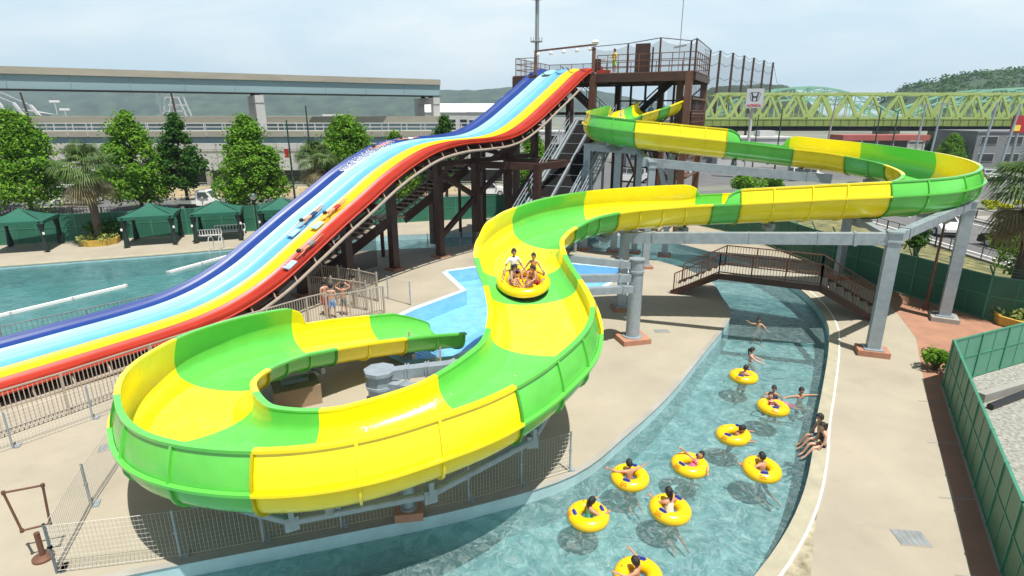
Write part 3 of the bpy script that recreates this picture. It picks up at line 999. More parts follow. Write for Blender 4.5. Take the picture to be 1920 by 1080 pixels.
frame_ = thing("steel_frame", "dark brown steel columns and braces carrying the five-lane slide", "steel frame", tuple(rpt(18, 2.6)[:2]) + (0,))
cols_s = [9.4, 12.2, 15.0, 18.2, 22.0, 25.5, 29.0, 32.2]
for i, s in enumerate(cols_s):
    lat = 2.6
    p = rpt(s, lat)
    zt = p.z - 0.62
    mb = MB().box((p.x, p.y, zt / 2), (0.42, 0.42, zt), rz=0.92)
    mb.build("column", M["brown"], frame_)
    MB().box((p.x, p.y, 0.05), (0.85, 0.85, 0.1), rz=0.92).build("base_plate", M["footing"], frame_)
    br = MB().beam((p.x, p.y, zt - 1.5), rpt(s, 0.1, -0.62), 0.16, 0.16)
    br.beam((p.x, p.y, zt - 1.5), rpt(s, 5.0, -0.62), 0.16, 0.16)
    br.beam(rpt(s, -0.2, -0.55), rpt(s, 5.1, -0.55), 0.2, 0.24)
    br.build("brace", M["brown"], frame_)
hb = MB()
for (s0, s1, z0, z1) in ((22, 25.5, 5.7, 5.7), (25.5, 29, 5.7, 5.7), (29, 32.2, 5.7, 5.7), (22, 25.5, 5.2, 3.4), (25.5, 29, 3.4, 5.2), (22, 25.5, 1.2, 3.4), (29, 32.2, 5.7, 8.3), (25.5, 29, 6.6, 5.8), (29, 32.2, 2.0, 4.6)):
    a, b = rpt(s0, 2.6), rpt(s1, 2.6)
    hb.beam((a.x, a.y, z0), (b.x, b.y, z1), 0.24, 0.3)
hb.build("cross_beam", M["brown"], frame_)
for (s, lat, h) in ((26.5, -1.6, 5.6), (30.0, -1.7, 5.6), (30.5, 6.2, 6.0), (24.5, 5.6, 6.2), (33.4, 0.4, 9.6)):
    p = rpt(s, lat)
    MB().box((p.x, p.y, h / 2), (0.4, 0.4, h), rz=0.92).build("column", M["brown"], frame_)
eb = MB()
a, b, c2, d2 = rpt(26.5, -1.6), rpt(30, -1.7), rpt(25.5, 2.6), rpt(29, 2.6)
for x, y in ((a, c2), (b, d2), (a, b)):
    eb.beam((x.x, x.y, 5.45), (y.x, y.y, 5.45), 0.3, 0.42)
eb.build("cross_beam", M["brown"], frame_)

# stair climbing behind the columns
stair = thing("staircase", "dark brown open-tread staircase climbing under the five-lane slide", "staircase", tuple(rpt(16, 4.3)[:2]) + (0,))
SLAT = 4.1
s1, z1 = on_rainbow_plane(742, 420, SLAT)
s2, z2 = on_rainbow_plane(868, 320, SLAT)
gr = (z2 - z1) / (s2 - s1)
def stair_flight(sa, za, sb, zb):
    sl = MB()
    for lat in (SLAT, SLAT + 1.5):
        a, b = RO + RD * sa + RN * lat, RO + RD * sb + RN * lat
        sl.beam((a.x, a.y, za - 0.12), (b.x, b.y, zb - 0.12), 0.09, 0.55)
    sl.build("stringer", M["brown"], stair)
    n = max(2, int((zb - za) / 0.19))
    tr = MB()
    for k in range(n):
        f = (k + 0.5) / n
        p = RO + RD * (sa + (sb - sa) * f) + RN * (SLAT + 0.75)
        tr.box((p.x, p.y, za + (zb - za) * f + 0.12), (0.29, 1.42, 0.04), rz=math.atan2(0.8, 0.6))
    tr.build("tread", M["step"], stair)
    rl = MB()
    for lat in (SLAT, SLAT + 1.5):
        a, b = RO + RD * sa + RN * lat, RO + RD * sb + RN * lat
        for hh in (1.15, 0.75, 0.4):
            rl.beam((a.x, a.y, za + hh), (b.x, b.y, zb + hh), 0.035, 0.035)
        m = max(2, int((sb - sa) / 0.9))
        for k in range(m + 1):
            p = a + (b - a) * k / m
            z = za + (zb - za) * k / m
            rl.beam((p.x, p.y, z), (p.x, p.y, z + 1.15), 0.035, 0.035)
    rl.build("handrail", M["brown2"], stair)
zl = 2.55
sl0 = s1 + (zl - z1) / gr
stair_flight(sl0 - 1.3 - (zl - 0.1) / gr, 0.1, sl0 - 1.3, zl)
mid_z = z1 + gr * 3.6
stair_flight(sl0, zl, sl0 + 2.6 / gr, zl + 2.6)
stair_flight(sl0 + 2.6 / gr + 1.3, zl + 2.6, s2 + 1.4, zl + 2.6 + gr * (s2 + 1.4 - sl0 - 2.6 / gr - 1.3))
ld = MB()
for sa, zz in ((sl0 - 0.65, zl), (sl0 + 2.6 / gr + 0.65, zl + 2.6)):
    p = RO + RD * sa + RN * (SLAT + 0.75)
    ld.box((p.x, p.y, zz + 0.04), (1.35, 1.6, 0.12), rz=math.atan2(0.8, 0.6))
ld.build("landing", M["step"], stair)
sup = MB()
for sa, zz in ((sl0 - 0.65, zl), (sl0 + 2.6 / gr + 0.65, zl + 2.6)):
    for lat in (SLAT + 0.1, SLAT + 1.4):
        p = RO + RD * sa + RN * lat
        sup.box((p.x, p.y, zz / 2), (0.2, 0.2, zz))
sup.build("post", M["brown"], stair)
scr = MB()
a, b = rpt(12.6, 3.6), rpt(17.8, 3.6)
scr.quad([(a.x, a.y, 0.1), (b.x, b.y, 0.1), (b.x, b.y, 2.3), (a.x, a.y, 2.3)])
scr.build("mesh_screen", M["net_d"], stair)

# ------------------------------------------------------------------ start tower
TA, TE, TF = V((0.2, 47.0, 0)), V((0.9, -0.436, 0)), V((0.436, 0.9, 0))
TRZ = math.atan2(-0.436, 0.9)
def T(a, b, z):
    p = TA + TE * a + TF * b
    return V((p.x, p.y, z))
tower = thing("slide_tower", "brown steel start tower with two decks, railings and net at the top of the slides", "tower", tuple(T(7, 3.5, 0)))
AX = 13.45
DZ, LZ = 11.3, 7.55
for a, b, z in ((0.1, 0.1, DZ), (0.1, 6.8, DZ), (6.35, 0.05, DZ), (6.35, 6.8, DZ), (AX - 0.3, 0.1, DZ), (AX - 0.25, 6.8, DZ), (9.9, 6.8, DZ), (12.0, 3.4, DZ)):
    w = 0.46
    MB().box(T(a, b, z / 2), (w, w, z - 0.02), rz=TRZ).build("column", M["brown2"] if a > 6.5 or (a > 6 and b < 1) else M["brown"], tower)
dk = MB()
dk.box(T(AX / 2, 3.5, DZ + 0.04), (AX + 0.2, 7.1, 0.08), rz=TRZ)
dk.build("upper_deck", M["brown2"], tower)
bm_ = MB()
for b in (0.0, 3.5, 7.0):
    bm_.box(T(AX / 2, b, DZ - 0.28), (AX, 0.24, 0.52), rz=TRZ)
for a in (0.0, 3.2, 6.35, 9.9, AX):
    bm_.box(T(a, 3.5, DZ - 0.27), (0.24, 6.7, 0.44), rz=TRZ)
bm_.build("deck_beam", M["brown"], tower)
dl = MB()
dl.box(T(9.4, 3.5, LZ + 0.04), (8.3, 7.1, 0.08), rz=TRZ)
dl.build("lower_deck", M["brown"], tower)
bl = MB()
for b in (0.0, 3.5, 7.0):
    bl.box(T(9.4, b, LZ - 0.24), (8.2, 0.22, 0.46), rz=TRZ)
for a in (5.4, 9.4, AX):
    bl.box(T(a, 3.5, LZ - 0.23), (0.22, 6.7, 0.40), rz=TRZ)
bl.build("deck_beam", M["brown2"], tower)
# cross members on the right-hand side face
sf = MB()
for z in (8.6, 9.6, 5.6, 4.2, 2.2):
    sf.beam(T(AX, 0.2, z), T(AX, 6.8, z), 0.1, 0.12)
    sf.beam(T(6.4, 6.95, z), T(AX, 6.95, z), 0.1, 0.12)
sf.beam(T(AX, 0.2, 4.2), T(AX, 6.8, 7.2), 0.12, 0.14).beam(T(6.4, 7.0, 1.0), T(AX, 7.0, 6.8), 0.12, 0.14)
sf.build("side_rail", M["brown2"], tower)

def railing(pts, h, n_rails, gap, matn, name, parent, r=0.03):
    mb = MB()
    for (p, q) in zip(pts, pts[1:]):
        p, q = V(p), V(q)
        L = (q - p).length
        for k in range(n_rails):
            z = h * (k + 1) / n_rails
            mb.beam(p + V((0, 0, z)), q + V((0, 0, z)), r * 1.6, r * 1.6)
        m = max(1, int(round(L / gap)))
        for k in range(m + 1):
            c = p + (q - p) * k / m
            mb.beam(c, c + V((0, 0, h)), r * 1.6, r * 1.6)
    return mb.build(name, M[matn], parent)
zt = DZ + 0.08
railing([T(1.6, 0.1, zt), T(0.05, 0.1, zt), T(0.05, 6.9, zt), T(AX, 6.9, zt), T(AX, 0.05, zt)], 1.25, 3, 1.0, "brown2", "railing", tower)
railing([T(6.6, 0.05, zt), T(AX, 0.05, zt)], 1.2, 3, 0.75, "brown2", "railing", tower)
railing([T(11.5, 0.1, LZ + 0.1), T(AX, 0.1, LZ + 0.1), T(AX, 6.9, LZ + 0.1), T(5.4, 6.9, LZ + 0.1)], 1.15, 3, 0.7, "brown2", "railing", tower)
np_ = MB()
for a, b, h in ((4.6, 5.0, 2.35), (7.6, 4.5, 2.4), (10.8, 1.2, 2.3), (12.6, 3.0, 2.2), (AX, 0.05, 2.0), (AX, 6.9, 1.9), (9.0, 6.9, 2.3)):
    np_.box(T(a, b, zt + h / 2), (0.11, 0.11, h), rz=TRZ)
np_.beam(T(4.6, 5.0, zt + 2.35), T(7.6, 4.5, zt + 2.4), 0.05, 0.05).beam(T(7.6, 4.5, zt + 2.4), T(10.8, 1.2, zt + 2.3), 0.05, 0.05).beam(T(10.8, 1.2, zt + 2.3), T(12.6, 3, zt + 2.2), 0.05, 0.05)
np_.beam(T(12.6, 3, zt + 2.2), T(AX, 0.05, zt + 2.0), 0.05, 0.05).beam(T(AX, 0.05, zt + 2.0), T(AX, 6.9, zt + 1.9), 0.05, 0.05)
np_.build("net_post", M["brown"], tower)
def net_sheet(p, q, z0, za, zb_, sag):
    mb = MB()
    rows = []
    for k in range(13):
        f = k / 12
        c = V(p) + (V(q) - V(p)) * f
        top = za + (zb_ - za) * f - sag * 4 * f * (1 - f)
        rows.append([(c.x, c.y, z0), (c.x, c.y, top)])
    return mb.strip(rows)
for (p, q, za, zb_, sg) in ((T(4.6, 5, 0), T(7.6, 4.5, 0), 2.25, 2.3, 0.3), (T(7.6, 4.5, 0), T(10.8, 1.2, 0), 2.3, 2.2, 0.35), (T(10.8, 1.2, 0), T(12.6, 3, 0), 2.2, 2.1, 0.25),
                            (T(AX, 0.05, 0), T(AX, 6.9, 0), 1.95, 1.85, 0.05), (T(12.6, 3, 0), T(AX, 0.05, 0), 2.1, 1.95, 0.2), (T(0.05, 0.1, 0), T(0.05, 6.9, 0), 1.25, 1.25, 0), (T(0.05, 6.9, 0), T(4.6, 6.9, 0), 1.25, 1.25, 0)):
    net_sheet(p, q, zt, zt + za, zt + zb_, sg).build("net", M["net"], tower, fix=False)
MB().box(T(9.55, 1.3, zt + 1.0), (1.05, 0.1, 2.0), rz=TRZ).box(T(9.55, 1.24, zt + 1.0), (0.92, 0.04, 1.86), rz=TRZ).build("door", M["brown"], tower)
sh = MB()
for a in (1.75, 6.35):
    sh.beam(T(a, 0.0, zt), T(a, 0.0, zt + 1.75), 0.2, 0.2)
sh.beam(T(1.7, 0, zt + 1.7), T(6.5, 0, zt + 1.95), 0.12, 0.12)
sh.build("gantry", M["brown2"], tower)
for k in range(5):
    lm = MB()
    a = 2.0 + k * 1.02
    lm.lathe(T(a, -0.05, zt + 1.35 + k * 0.05), [(0.13, 0), (0.15, 0.12), (0.05, 0.26)], 10)
    lm.build("lane_lamp", M["white"], tower)
MB().lathe(T(6.4, 0, zt + 1.95), [(0.2, 0), (0.26, 0.16), (0.18, 0.3)], 12).build("loudspeaker", M["white"], tower)
MB().beam(T(5.0, 4.0, zt + 1.15), T(6.2, 3.6, zt + 1.25), 0.08, 0.16).build("strip_lamp", M["white"], tower)
MB().beam(T(11.2, 4.0, zt + 1.9), T(12.2, 3.6, zt + 2.0), 0.08, 0.12).build("strip_lamp", M["white"], tower)
MB().box(T(7.0, 0.35, zt + 0.12), (0.9, 0.6, 0.22), rz=TRZ).build("red_mat", M["red_lane"], tower)
MB().box(T(6.55, 0.4, zt + 0.55), (0.35, 0.35, 0.9), rz=TRZ).build("control_box", M["brown"], tower)
MB().tube([T(12.0, 2.0, zt), T(12.0, 2.0, zt + 5.6)], 0.03, 6).build("whip_aerial", M["galv_d"], tower)
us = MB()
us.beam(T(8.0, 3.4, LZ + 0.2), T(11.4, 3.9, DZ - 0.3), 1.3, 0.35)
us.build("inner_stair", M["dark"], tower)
gl = MB()
for b in (0.5, 2.6, 4.6):
    gl.quad([T(AX - 0.05, b, LZ + 0.15), T(AX - 0.05, b + 1.8, LZ + 0.15), T(AX - 0.05, b + 1.8, DZ - 0.6), T(AX - 0.05, b, DZ - 0.6)])
for a in (10.4, 12.0):
    gl.quad([T(a, 6.8, LZ + 0.15), T(a + 1.3, 6.8, LZ + 0.15), T(a + 1.3, 6.8, DZ - 0.6), T(a, 6.8, DZ - 0.6)])
gl.build("mesh_screen", M["net"], tower, fix=False)
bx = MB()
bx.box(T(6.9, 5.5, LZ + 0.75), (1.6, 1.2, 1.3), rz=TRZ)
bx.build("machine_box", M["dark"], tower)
for a in (7.4, 8.6, 10.9, 12.0):
    MB().box(T(a, 6.9, (DZ + LZ) / 2), (0.16, 0.16, DZ - LZ - 0.1), rz=TRZ).build("column", M["brown"], tower)
for a, b in ((7.8, 3.5), (11.6, 0.2), (9.9, 0.2)):
    MB().box(T(a, b, LZ / 2 - 0.1), (0.32, 0.32, LZ - 0.3), rz=TRZ).build("column", M["brown2"], tower)
kb_ = MB()
for a0, a1 in ((6.5, 9.7), (9.9, 13.2)):
    kb_.beam(T(a0, 6.9, 0.4), T(a1, 6.9, LZ - 0.5), 0.14, 0.14).beam(T(a1, 6.9, 0.4), T(a0, 6.9, LZ - 0.5), 0.14, 0.14)
    kb_.beam(T(a0, 6.95, LZ + 0.2), T(a1, 6.95, DZ - 0.6), 0.1, 0.1)
kb_.beam(T(0.2, 6.9, 5.8), T(13.2, 6.9, 5.8), 0.2, 0.34).beam(T(0.1, 0.2, 8.6), T(6.3, 0.2, 8.6), 0.14, 0.2)
kb_.build("brace", M["brown"], tower)
st2 = MB()      # stair flights climbing at the back of the tower
for (a0, a1, z0_, z1_, b_0) in ((12.6, 7.6, 0.1, LZ - 0.4, 5.4), (6.0, 1.6, LZ, DZ, 5.8)):
    for bb in (b_0, b_0 + 1.2):
        st2.beam(T(a0, bb, z0_), T(a1, bb, z1_), 0.08, 0.4)
        st2.beam(T(a0, bb, z0_ + 1.1), T(a1, bb, z1_ + 1.1), 0.05, 0.05)
    for k in range(22):
        f = (k + 0.5) / 22
        st2.box(T(a0 + (a1 - a0) * f, b_0 + 0.6, z0_ + (z1_ - z0_) * f), (0.28, 1.15, 0.05), rz=TRZ)
        if k % 3 == 0:
            for bb in (b_0, b_0 + 1.2): st2.beam(T(a0 + (a1 - a0) * f, bb, z0_ + (z1_ - z0_) * f), T(a0 + (a1 - a0) * f, bb, z0_ + (z1_ - z0_) * f + 1.1), 0.04, 0.04)
st2.build("back_stair", M["brown"], tower)
MB().box(T(12.4, 5.2, LZ + 1.2), (1.4, 2.4, 2.2), rz=TRZ).build("changing_booth", M["brown"], tower)
gg = MB()
MB().beam(T(5.6, -0.1, LZ - 0.1), T(9.9, -0.1, LZ - 0.1), 0.2, 0.5).build("kick_plate", M["brown"], tower)

# ------------------------------------------------------------------ raft conveyor
conv = thing("raft_conveyor", "twin-track galvanised conveyor with black belts rising from the splash pool to the tower", "conveyor", (2.4, 35, 0))
ct, cb = V((5.9, 42.5, 8.1)), V((0.0, 30.9, 0.1))
cd = (ct - cb).normalized()
cx = V((cd.y, -cd.x, 0)).normalized()
def C(f, lat, dz=0.0):
    return cb + (ct - cb) * f + cx * lat + V((0, 0, dz))
b_ = MB()
for lat in (-0.7, 0.7):
    b_.beam(C(0, lat), C(1, lat), 1.2, 0.08)
for k in range(13):
    f = (k + 0.5) / 13
    for lat in (-0.7, 0.7):
        b_.beam(C(f, lat - 0.55, 0.065), C(f, lat + 0.55, 0.065), 0.05, 0.04, mi=1)
b_.build("belt", [M["belt"], M["galv"]], conv)
fr = MB()
for lat in (-1.42, -1.2, 0.0, 1.2, 1.42):
    fr.beam(C(0, lat, 0.06), C(1.0, lat, 0.06), 0.12, 0.26)
for lat in (-1.35, 1.35, 2.0):
    fr.beam(C(0, lat, -0.35), C(1, lat, -0.35), 0.1, 0.14)
fr.build("side_frame", M["galv"], conv)
rl = MB()
for lat in (-1.55, 1.55, 2.15):
    for hh in (0.5, 0.85, 1.15):
        rl.beam(C(0.02, lat, hh), C(0.97, lat, hh), 0.045, 0.045)
    for k in range(15):
        f = 0.03 + k * 0.069
        rl.beam(C(f, lat, -0.3), C(f, lat, 1.15), 0.04, 0.04)
rl.build("handrail", M["galv"], conv)
tr_ = MB()
for k in range(40):
    f = (k + 0.5) / 40
    tr_.beam(C(f, 1.5, -0.1), C(f, 2.1, -0.1), 0.2, 0.03)
tr_.build("walkway_tread", M["galv_d"], conv)
for f in (0.12, 0.3, 0.5, 0.7, 0.88):
    for lat in (-1.3, 1.3):
        lg_ = MB()
        p = C(f, lat, -0.3)
        lg_.box((p.x, p.y, p.z / 2 - 0.3), (0.16, 0.16, p.z + 0.6))
        lg_.build("leg", M["galv_d"], conv)

# ------------------------------------------------------------------ fences inside the park
def mesh_fence(label, pts, h, gap, wire_v=0.075, wire_h=0.11, r=0.0032, mat="wire", foot=True, name="wire_fence"):
    t = thing(name, label, "fence", (pts[0][0], pts[0][1], 0))
    w = MB()
    def bar(a, b, r):
        d = (b - a).normalized()
        x = d.cross(V((0, 0, 1)) if abs(d.z) < 0.9 else V((1, 0, 0))).normalized()
        y = d.cross(x)
        k = [x * r, (x * -0.5 + y * 0.87) * r, (x * -0.5 - y * 0.87) * r]
        w.add([a + q for q in k] + [b + q for q in k], [(0, 1, 4, 3), (1, 2, 5, 4), (2, 0, 3, 5)])
    for (p, q) in zip(pts, pts[1:]):
        p, q = V((p[0], p[1], 0.06)), V((q[0], q[1], 0.06))
        L = (q - p).length
        m = int(L / wire_v)
        for k in range(m + 1):
            c = p + (q - p) * k / m
            bar(c, c + V((0, 0, h - 0.08)), r)
        m = int(h / wire_h)
        for k in range(m + 1):
            z = V((0, 0, (h - 0.08) * k / m))
            bar(p + z, q + z, r * (2.2 if k in (0, m) else 1))
    w.build("wire_panel", M[mat], t, fix=False)
    done = []
    for (p, q) in zip(pts, pts[1:]):
        p, q = V((p[0], p[1], 0)), V((q[0], q[1], 0))
        L = (q - p).length
        m = max(1, round(L / gap))
        for k in range(m + 1):
            c = p + (q - p) * k / m
            if any((c - d).length < 0.3 for d in done): continue
            done.append(c)
            mb = MB().tube([c, c + V((0, 0, h + 0.03))], 0.026, 8)
            mb.box(c + V((0, 0, h * 0.55)), (0.07, 0.05, 0.05))
            if foot:
                mb.box(c + V((0.05, 0.12, 0.02)), (0.1, 0.26, 0.035), rz=0.4)
            mb.build("post", M["galv"], t, smooth=35)
    return t

def picket_fence(label, pts, h, gap, pick=0.11, mat="fence_tan", name="picket_fence", post_h=0.0, pr=0.011, z0=0.1):
    t = thing(name, label, "fence", (pts[0][0], pts[0][1], 0))
    pk, rl = MB(), MB()
    done = []
    for (p, q) in zip(pts, pts[1:]):
        p, q = V((p[0], p[1], p[2] if len(p) > 2 else 0)), V((q[0], q[1], q[2] if len(q) > 2 else 0))
        L = (q - p).length
        rz = math.atan2(q.y - p.y, q.x - p.x)
        rl.beam(p + V((0, 0, h)), q + V((0, 0, h)), 0.045, 0.04)
        rl.beam(p + V((0, 0, z0)), q + V((0, 0, z0)), 0.04, 0.035)
        m = max(2, int(L / pick))
        for k in range(1, m):
            c = p + (q - p) * k / m
            pk.box(c + V((0, 0, (h + z0) / 2)), (pr * 2, pr * 2, h - z0), rz=rz)
        m = max(1, round(L / gap))
        for k in range(m + 1):
            c = p + (q - p) * k / m
            if any((c - d).length < 0.3 for d in done): continue
            done.append(c)
            MB().box(c + V((0, 0, (h + post_h) / 2)), (0.07, 0.07, h + post_h), rz=rz).build("post", M[mat], t)
    pk.build("picket", M[mat], t)
    rl.build("rail", M[mat], t)
    return t

mesh_fence("low galvanised wire fence along the river bank beneath the lower loop", [(-8.9, 9.05), (-6.7, 9.45), (-3.7, 10.32), (-1.0, 11.2), (1.45, 12.35)], 1.12, 1.75)
mesh_fence("wire fence leading away from the corner post beside the brown sign stand", [(-8.9, 9.05), (-9.6, 11.0), (-10.2, 13.2), (-10.6, 15.0)], 1.12, 2.0)
mesh_fence("wire fence running below the tan picket fence at the left edge", [(-17.5, 8.2), (-13.4, 13.4), (-12.3, 14.9), (-10.4, 17.6)], 1.05, 1.85)
picket_fence("tan picket fence along the red side of the five-lane slide", [(-18.6, 7.6), (-13.2, 15.2), (-10.6, 19.5), (-8.5, 22.4), (-7.9, 23.0)], 1.35, 2.1)
picket_fence("tan picket fence with a curved end behind the four waiting boys", [(-7.9, 23.0), (-7.0, 23.35), (-6.2, 23.9), (-5.75, 24.3)], 1.25, 1.3)
picket_fence("tan picket barrier in the shade behind the waiting boys", [(-10.4, 27.8), (-8.6, 27.2), (-7.4, 26.6), (-6.4, 25.9)], 1.35, 1.1, post_h=0.12)
picket_fence("second row of tan pickets in front of the shaded barrier", [(-9.6, 25.8), (-8.4, 25.4), (-7.2, 24.9), (-6.6, 24.6)], 1.3, 1.2, post_h=0.12)
mesh_fence("single tan wire gate panel near the corner of the splash pool", [(-6.0, 26.3), (-4.75, 25.35)], 1.15, 1.6, mat="fence_tan", foot=False)
picket_fence("dark railing between the blue lane and the left pool", [(-26.5, 12.0), (-19.5, 20.3), (-15.9, 24.5), (-13.9, 27.1)], 0.85, 2.6, mat="galv_d", pick=0.16)
t = thing("splash_fence", "short sloping rail fence beside the end of the raft slide", "fence", (-3.2, 19, 0))
mb = MB()
a, b = V((-3.72, 19.2, 0)), V((-2.55, 18.7, 0))
for k in range(8):
    z = 1.05 * (k + 1) / 8
    mb.beam(a + V((0, 0, z)), b + V((0, 0, z * 0.62)), 0.018, 0.018)
mb.build("rail", M["fence_tan"], t)
for c, h in ((a, 1.1), (b, 0.7)):
    MB().box(c + V((0, 0, h / 2)), (0.06, 0.06, h)).build("post", M["fence_tan"], t)
mesh_fence("thin wire fence beside the shaded water under the tower", [(-7.5, 35.6), (-3.4, 36.6), (2.0, 36.4)], 1.2, 2.8, wire_v=0.14, mat="galv_d", foot=False)

# green panel fences
def panel_fence(label, pts, h, gap, mat, postmat, name="panel_fence", brackets=False, rail=True, mid=0.55, sub=2):
    t = thing(name, label, "fence", (pts[0][0], pts[0][1], 0))
    for (p, q) in zip(pts, pts[1:]):
        p, q = V((p[0], p[1], 0)), V((q[0], q[1], 0))
        L = (q - p).length
        m = max(1, round(L / gap))
        rz = math.atan2(q.y - p.y, q.x - p.x)
        pn, rl = MB(), MB()
        nrm = V((-(q - p).y, (q - p).x, 0)).normalized()
        for k in range(m):
            c = p + (q - p) * (k + 0.5) / m
            pn.box(c + V((0, 0, h / 2 + 0.04)), (L / m - 0.03, 0.025, h - 0.08), rz=rz)
            for j in range(1, sub):
                cc = p + (q - p) * (k + j / sub) / m
                rl.box(cc + V((0, 0, h / 2)), (0.025, 0.05, h - 0.1), rz=rz)
        rl.beam(p + V((0, 0, h)), q + V((0, 0, h)), 0.06, 0.05)
        rl.beam(p + V((0, 0, 0.05)), q + V((0, 0, 0.05)), 0.06, 0.05)
        if mid: rl.beam(p + V((0, 0, h * mid)), q + V((0, 0, h * mid)), 0.06, 0.045)
        pn.build("panel", M[mat], t)
        rl.build("rail", M[postmat], t)
        for k in range(m + 1):
            c = p + (q - p) * k / m
            mb = MB().box(c + V((0, 0, h / 2)), (0.07, 0.09, h + 0.06), rz=rz)
            if brackets:
                mb.beam(c + V((0, 0, h)), c + V((0, 0, h + 0.5)) + nrm * 0.35 * brackets, 0.05, 0.05)
            mb.build("post", M[postmat], t)
    if brackets:
        wr = MB()
        for (p, q) in zip(pts, pts[1:]):
            p, q = V((p[0], p[1], 0)), V((q[0], q[1], 0))
            nrm = V((-(q - p).y, (q - p).x, 0)).normalized() * brackets
            for j in (0.35, 0.65, 0.95):
                wr.beam(p + V((0, 0, h + 0.5 * j)) + nrm * 0.35 * j, q + V((0, 0, h + 0.5 * j)) + nrm * 0.35 * j, 0.012, 0.012)
        wr.build("top_wire", M["gpost"], t)
    return t
panel_fence("dark green sheet fence with slanted top brackets along the red-brown path", [(17.3, 41), (18.2, 33.7), (19.1, 28.4), (20.6, 23.5), (23.2, 20.9)], 1.95, 2.0, "gfence", "gpost", brackets=-1)
panel_fence("dark green sheet fence behind the gazebos at the far side of the left pool", [(-60, 29.9), (-35, 38.1), (-17.4, 43.9), (-7, 47.4), (2, 50.1), (13, 49.1), (17.3, 41.1)], 1.9, 2.4, "gfence", "gpost")
panel_fence("green screen fence in the near right corner with its back to the gravel lot", [(14.2, 17.0), (9.6, 9.05), (6.0, 2.85)], 1.6, 1.45, "gfence_s", "gpost", sub=2)
panel_fence("light green panel fence turning right above the gravel lot", [(14.25, 17.08), (18.5, 18.95), (25.5, 21.9)], 1.6, 1.75, "gfence_l", "gpost", sub=2)
kb = thing("low_wall", "low concrete kerb wall with black pipe at the edge of the gravel lot", "wall", (16.5, 16.6, 0))
MB().beam((14.6, 16.0, 0.1), (27, 21.2, 0.1), 0.22, 0.36).build("wall", M["pave"], kb)
MB().tube([(14.5, 15.5, 0.1), (16.4, 16.4, 0.12), (18.2, 16.9, 0.08), (21, 18.4, 0.12), (25, 20.0, 0.1)], 0.1, 8).build("pipe", M["black"], kb, smooth=40)

# floor grates
def grate(label, c, w, l, rz):
    t = thing("drain_grate", label, "drain grate", (c[0], c[1], 0), rz)
    mb = MB().box((c[0], c[1], 0.006), (w, l, 0.008), rz=rz)
    mb.build("frame", M["conc"], t)
    sl = MB()
    rm = Matrix.Rotation(rz, 3, 'Z')
    for k in range(5):
        sl.box(V((c[0], c[1], 0.014)) + rm @ V((-w / 2 + w * (k + 0.5) / 5, 0, 0)), (w / 5 * 0.78, l * 0.9, 0.008), rz=rz)
    sl.build("slat", M["galv_d"], t)
p = survey(1708, 1009)
grate("grey floor grate on the beige deck near the lower right corner", p, 0.62, 0.5, -0.12)
p = survey(1241, 621)
grate("small grate on the deck left of the river near the round column", p, 0.6, 0.35, 0.0)
p = survey(205, 838)
grate("small dark grate half hidden by the left end of the lower loop", p, 0.5, 0.4, 0.5)

# sign stand at bottom left
t = thing("sign_stand", "empty brown pipe sign frame on a round-footed stand at the lower left", "sign stand", tuple(survey(82, 1047)[:2]) + (0,))
b0 = survey(82, 1047)
MB().lathe((b0.x, b0.y, 0), [(0.19, 0), (0.19, 0.05), (0.12, 0.08), (0.05, 0.10), (0.05, 0.62)], 16).build("stand", M["brown2"], t, smooth=35)
fy = b0.y + 0.02
q = [survey(6, 924, Y=fy - 0.1), survey(80, 910, Y=fy + 0.12), survey(94, 982, Y=fy + 0.12), survey(41, 995, Y=fy - 0.1)]
mb = MB()
for i in range(4):
    mb.tube([q[i], q[(i + 1) % 4]], 0.022, 8)
    mb.lathe(q[i] - V((0, 0, 0.035)), [(0.035, 0), (0.035, 0.07)], 10)
mb.build("frame", M["brown2"], t, smooth=35)

# ------------------------------------------------------------------ footbridge
fb = thing("footbridge", "brown steel footbridge with stepped ends crossing the lazy river", "footbridge", (11.7, 25.4, 0))
A0, B0 = V((7.95, 27.2, 0)), V((15.75, 23.05, 0))
bd = (B0 - A0).normalized()
bn = V((-bd.y, bd.x, 0))
BW, DK = 2.0, 1.28
sA, sB = 2.15, 6.45
LT = (B0 - A0).length
def bp(s, n, z): return A0 + bd * s + bn * n + V((0, 0, z))
mb = MB()
mb.beam(bp(sA, BW / 2, DK - 0.03), bp(sB, BW / 2, DK - 0.03), BW, 0.06)
mb.build("walkway", M["conc"], fb)
gm = MB()
for n in (0.0, BW):
    gm.beam(bp(sA - 0.05, n, DK - 0.1), bp(sB + 0.05, n, DK - 0.1), 0.09, 0.28)
    gm.beam(bp(0, n, 0.02), bp(sA, n, DK - 0.1), 0.09, 0.28)
    gm.beam(bp(sB, n, DK - 0.1), bp(LT, n, 0.02), 0.09, 0.28)
gm.build("girder", M["brown"], fb)
stp, stq_ = MB(), MB()
for k in range(7):
    f = (k + 0.5) / 7
    stp.beam(bp(0.1 + (sA - 0.1) * f, 0.06, 0.02 + DK * f), bp(0.1 + (sA - 0.1) * f, BW - 0.06, 0.02 + DK * f), 0.28, 0.05)
    stq_.beam(bp(LT - (LT - sB) * f, 0.06, 0.02 + DK * f), bp(LT - (LT - sB) * f, BW - 0.06, 0.02 + DK * f), 0.28, 0.05)
stp.build("step", M["conc"], fb)
stq_.build("step", M["conc"], fb)
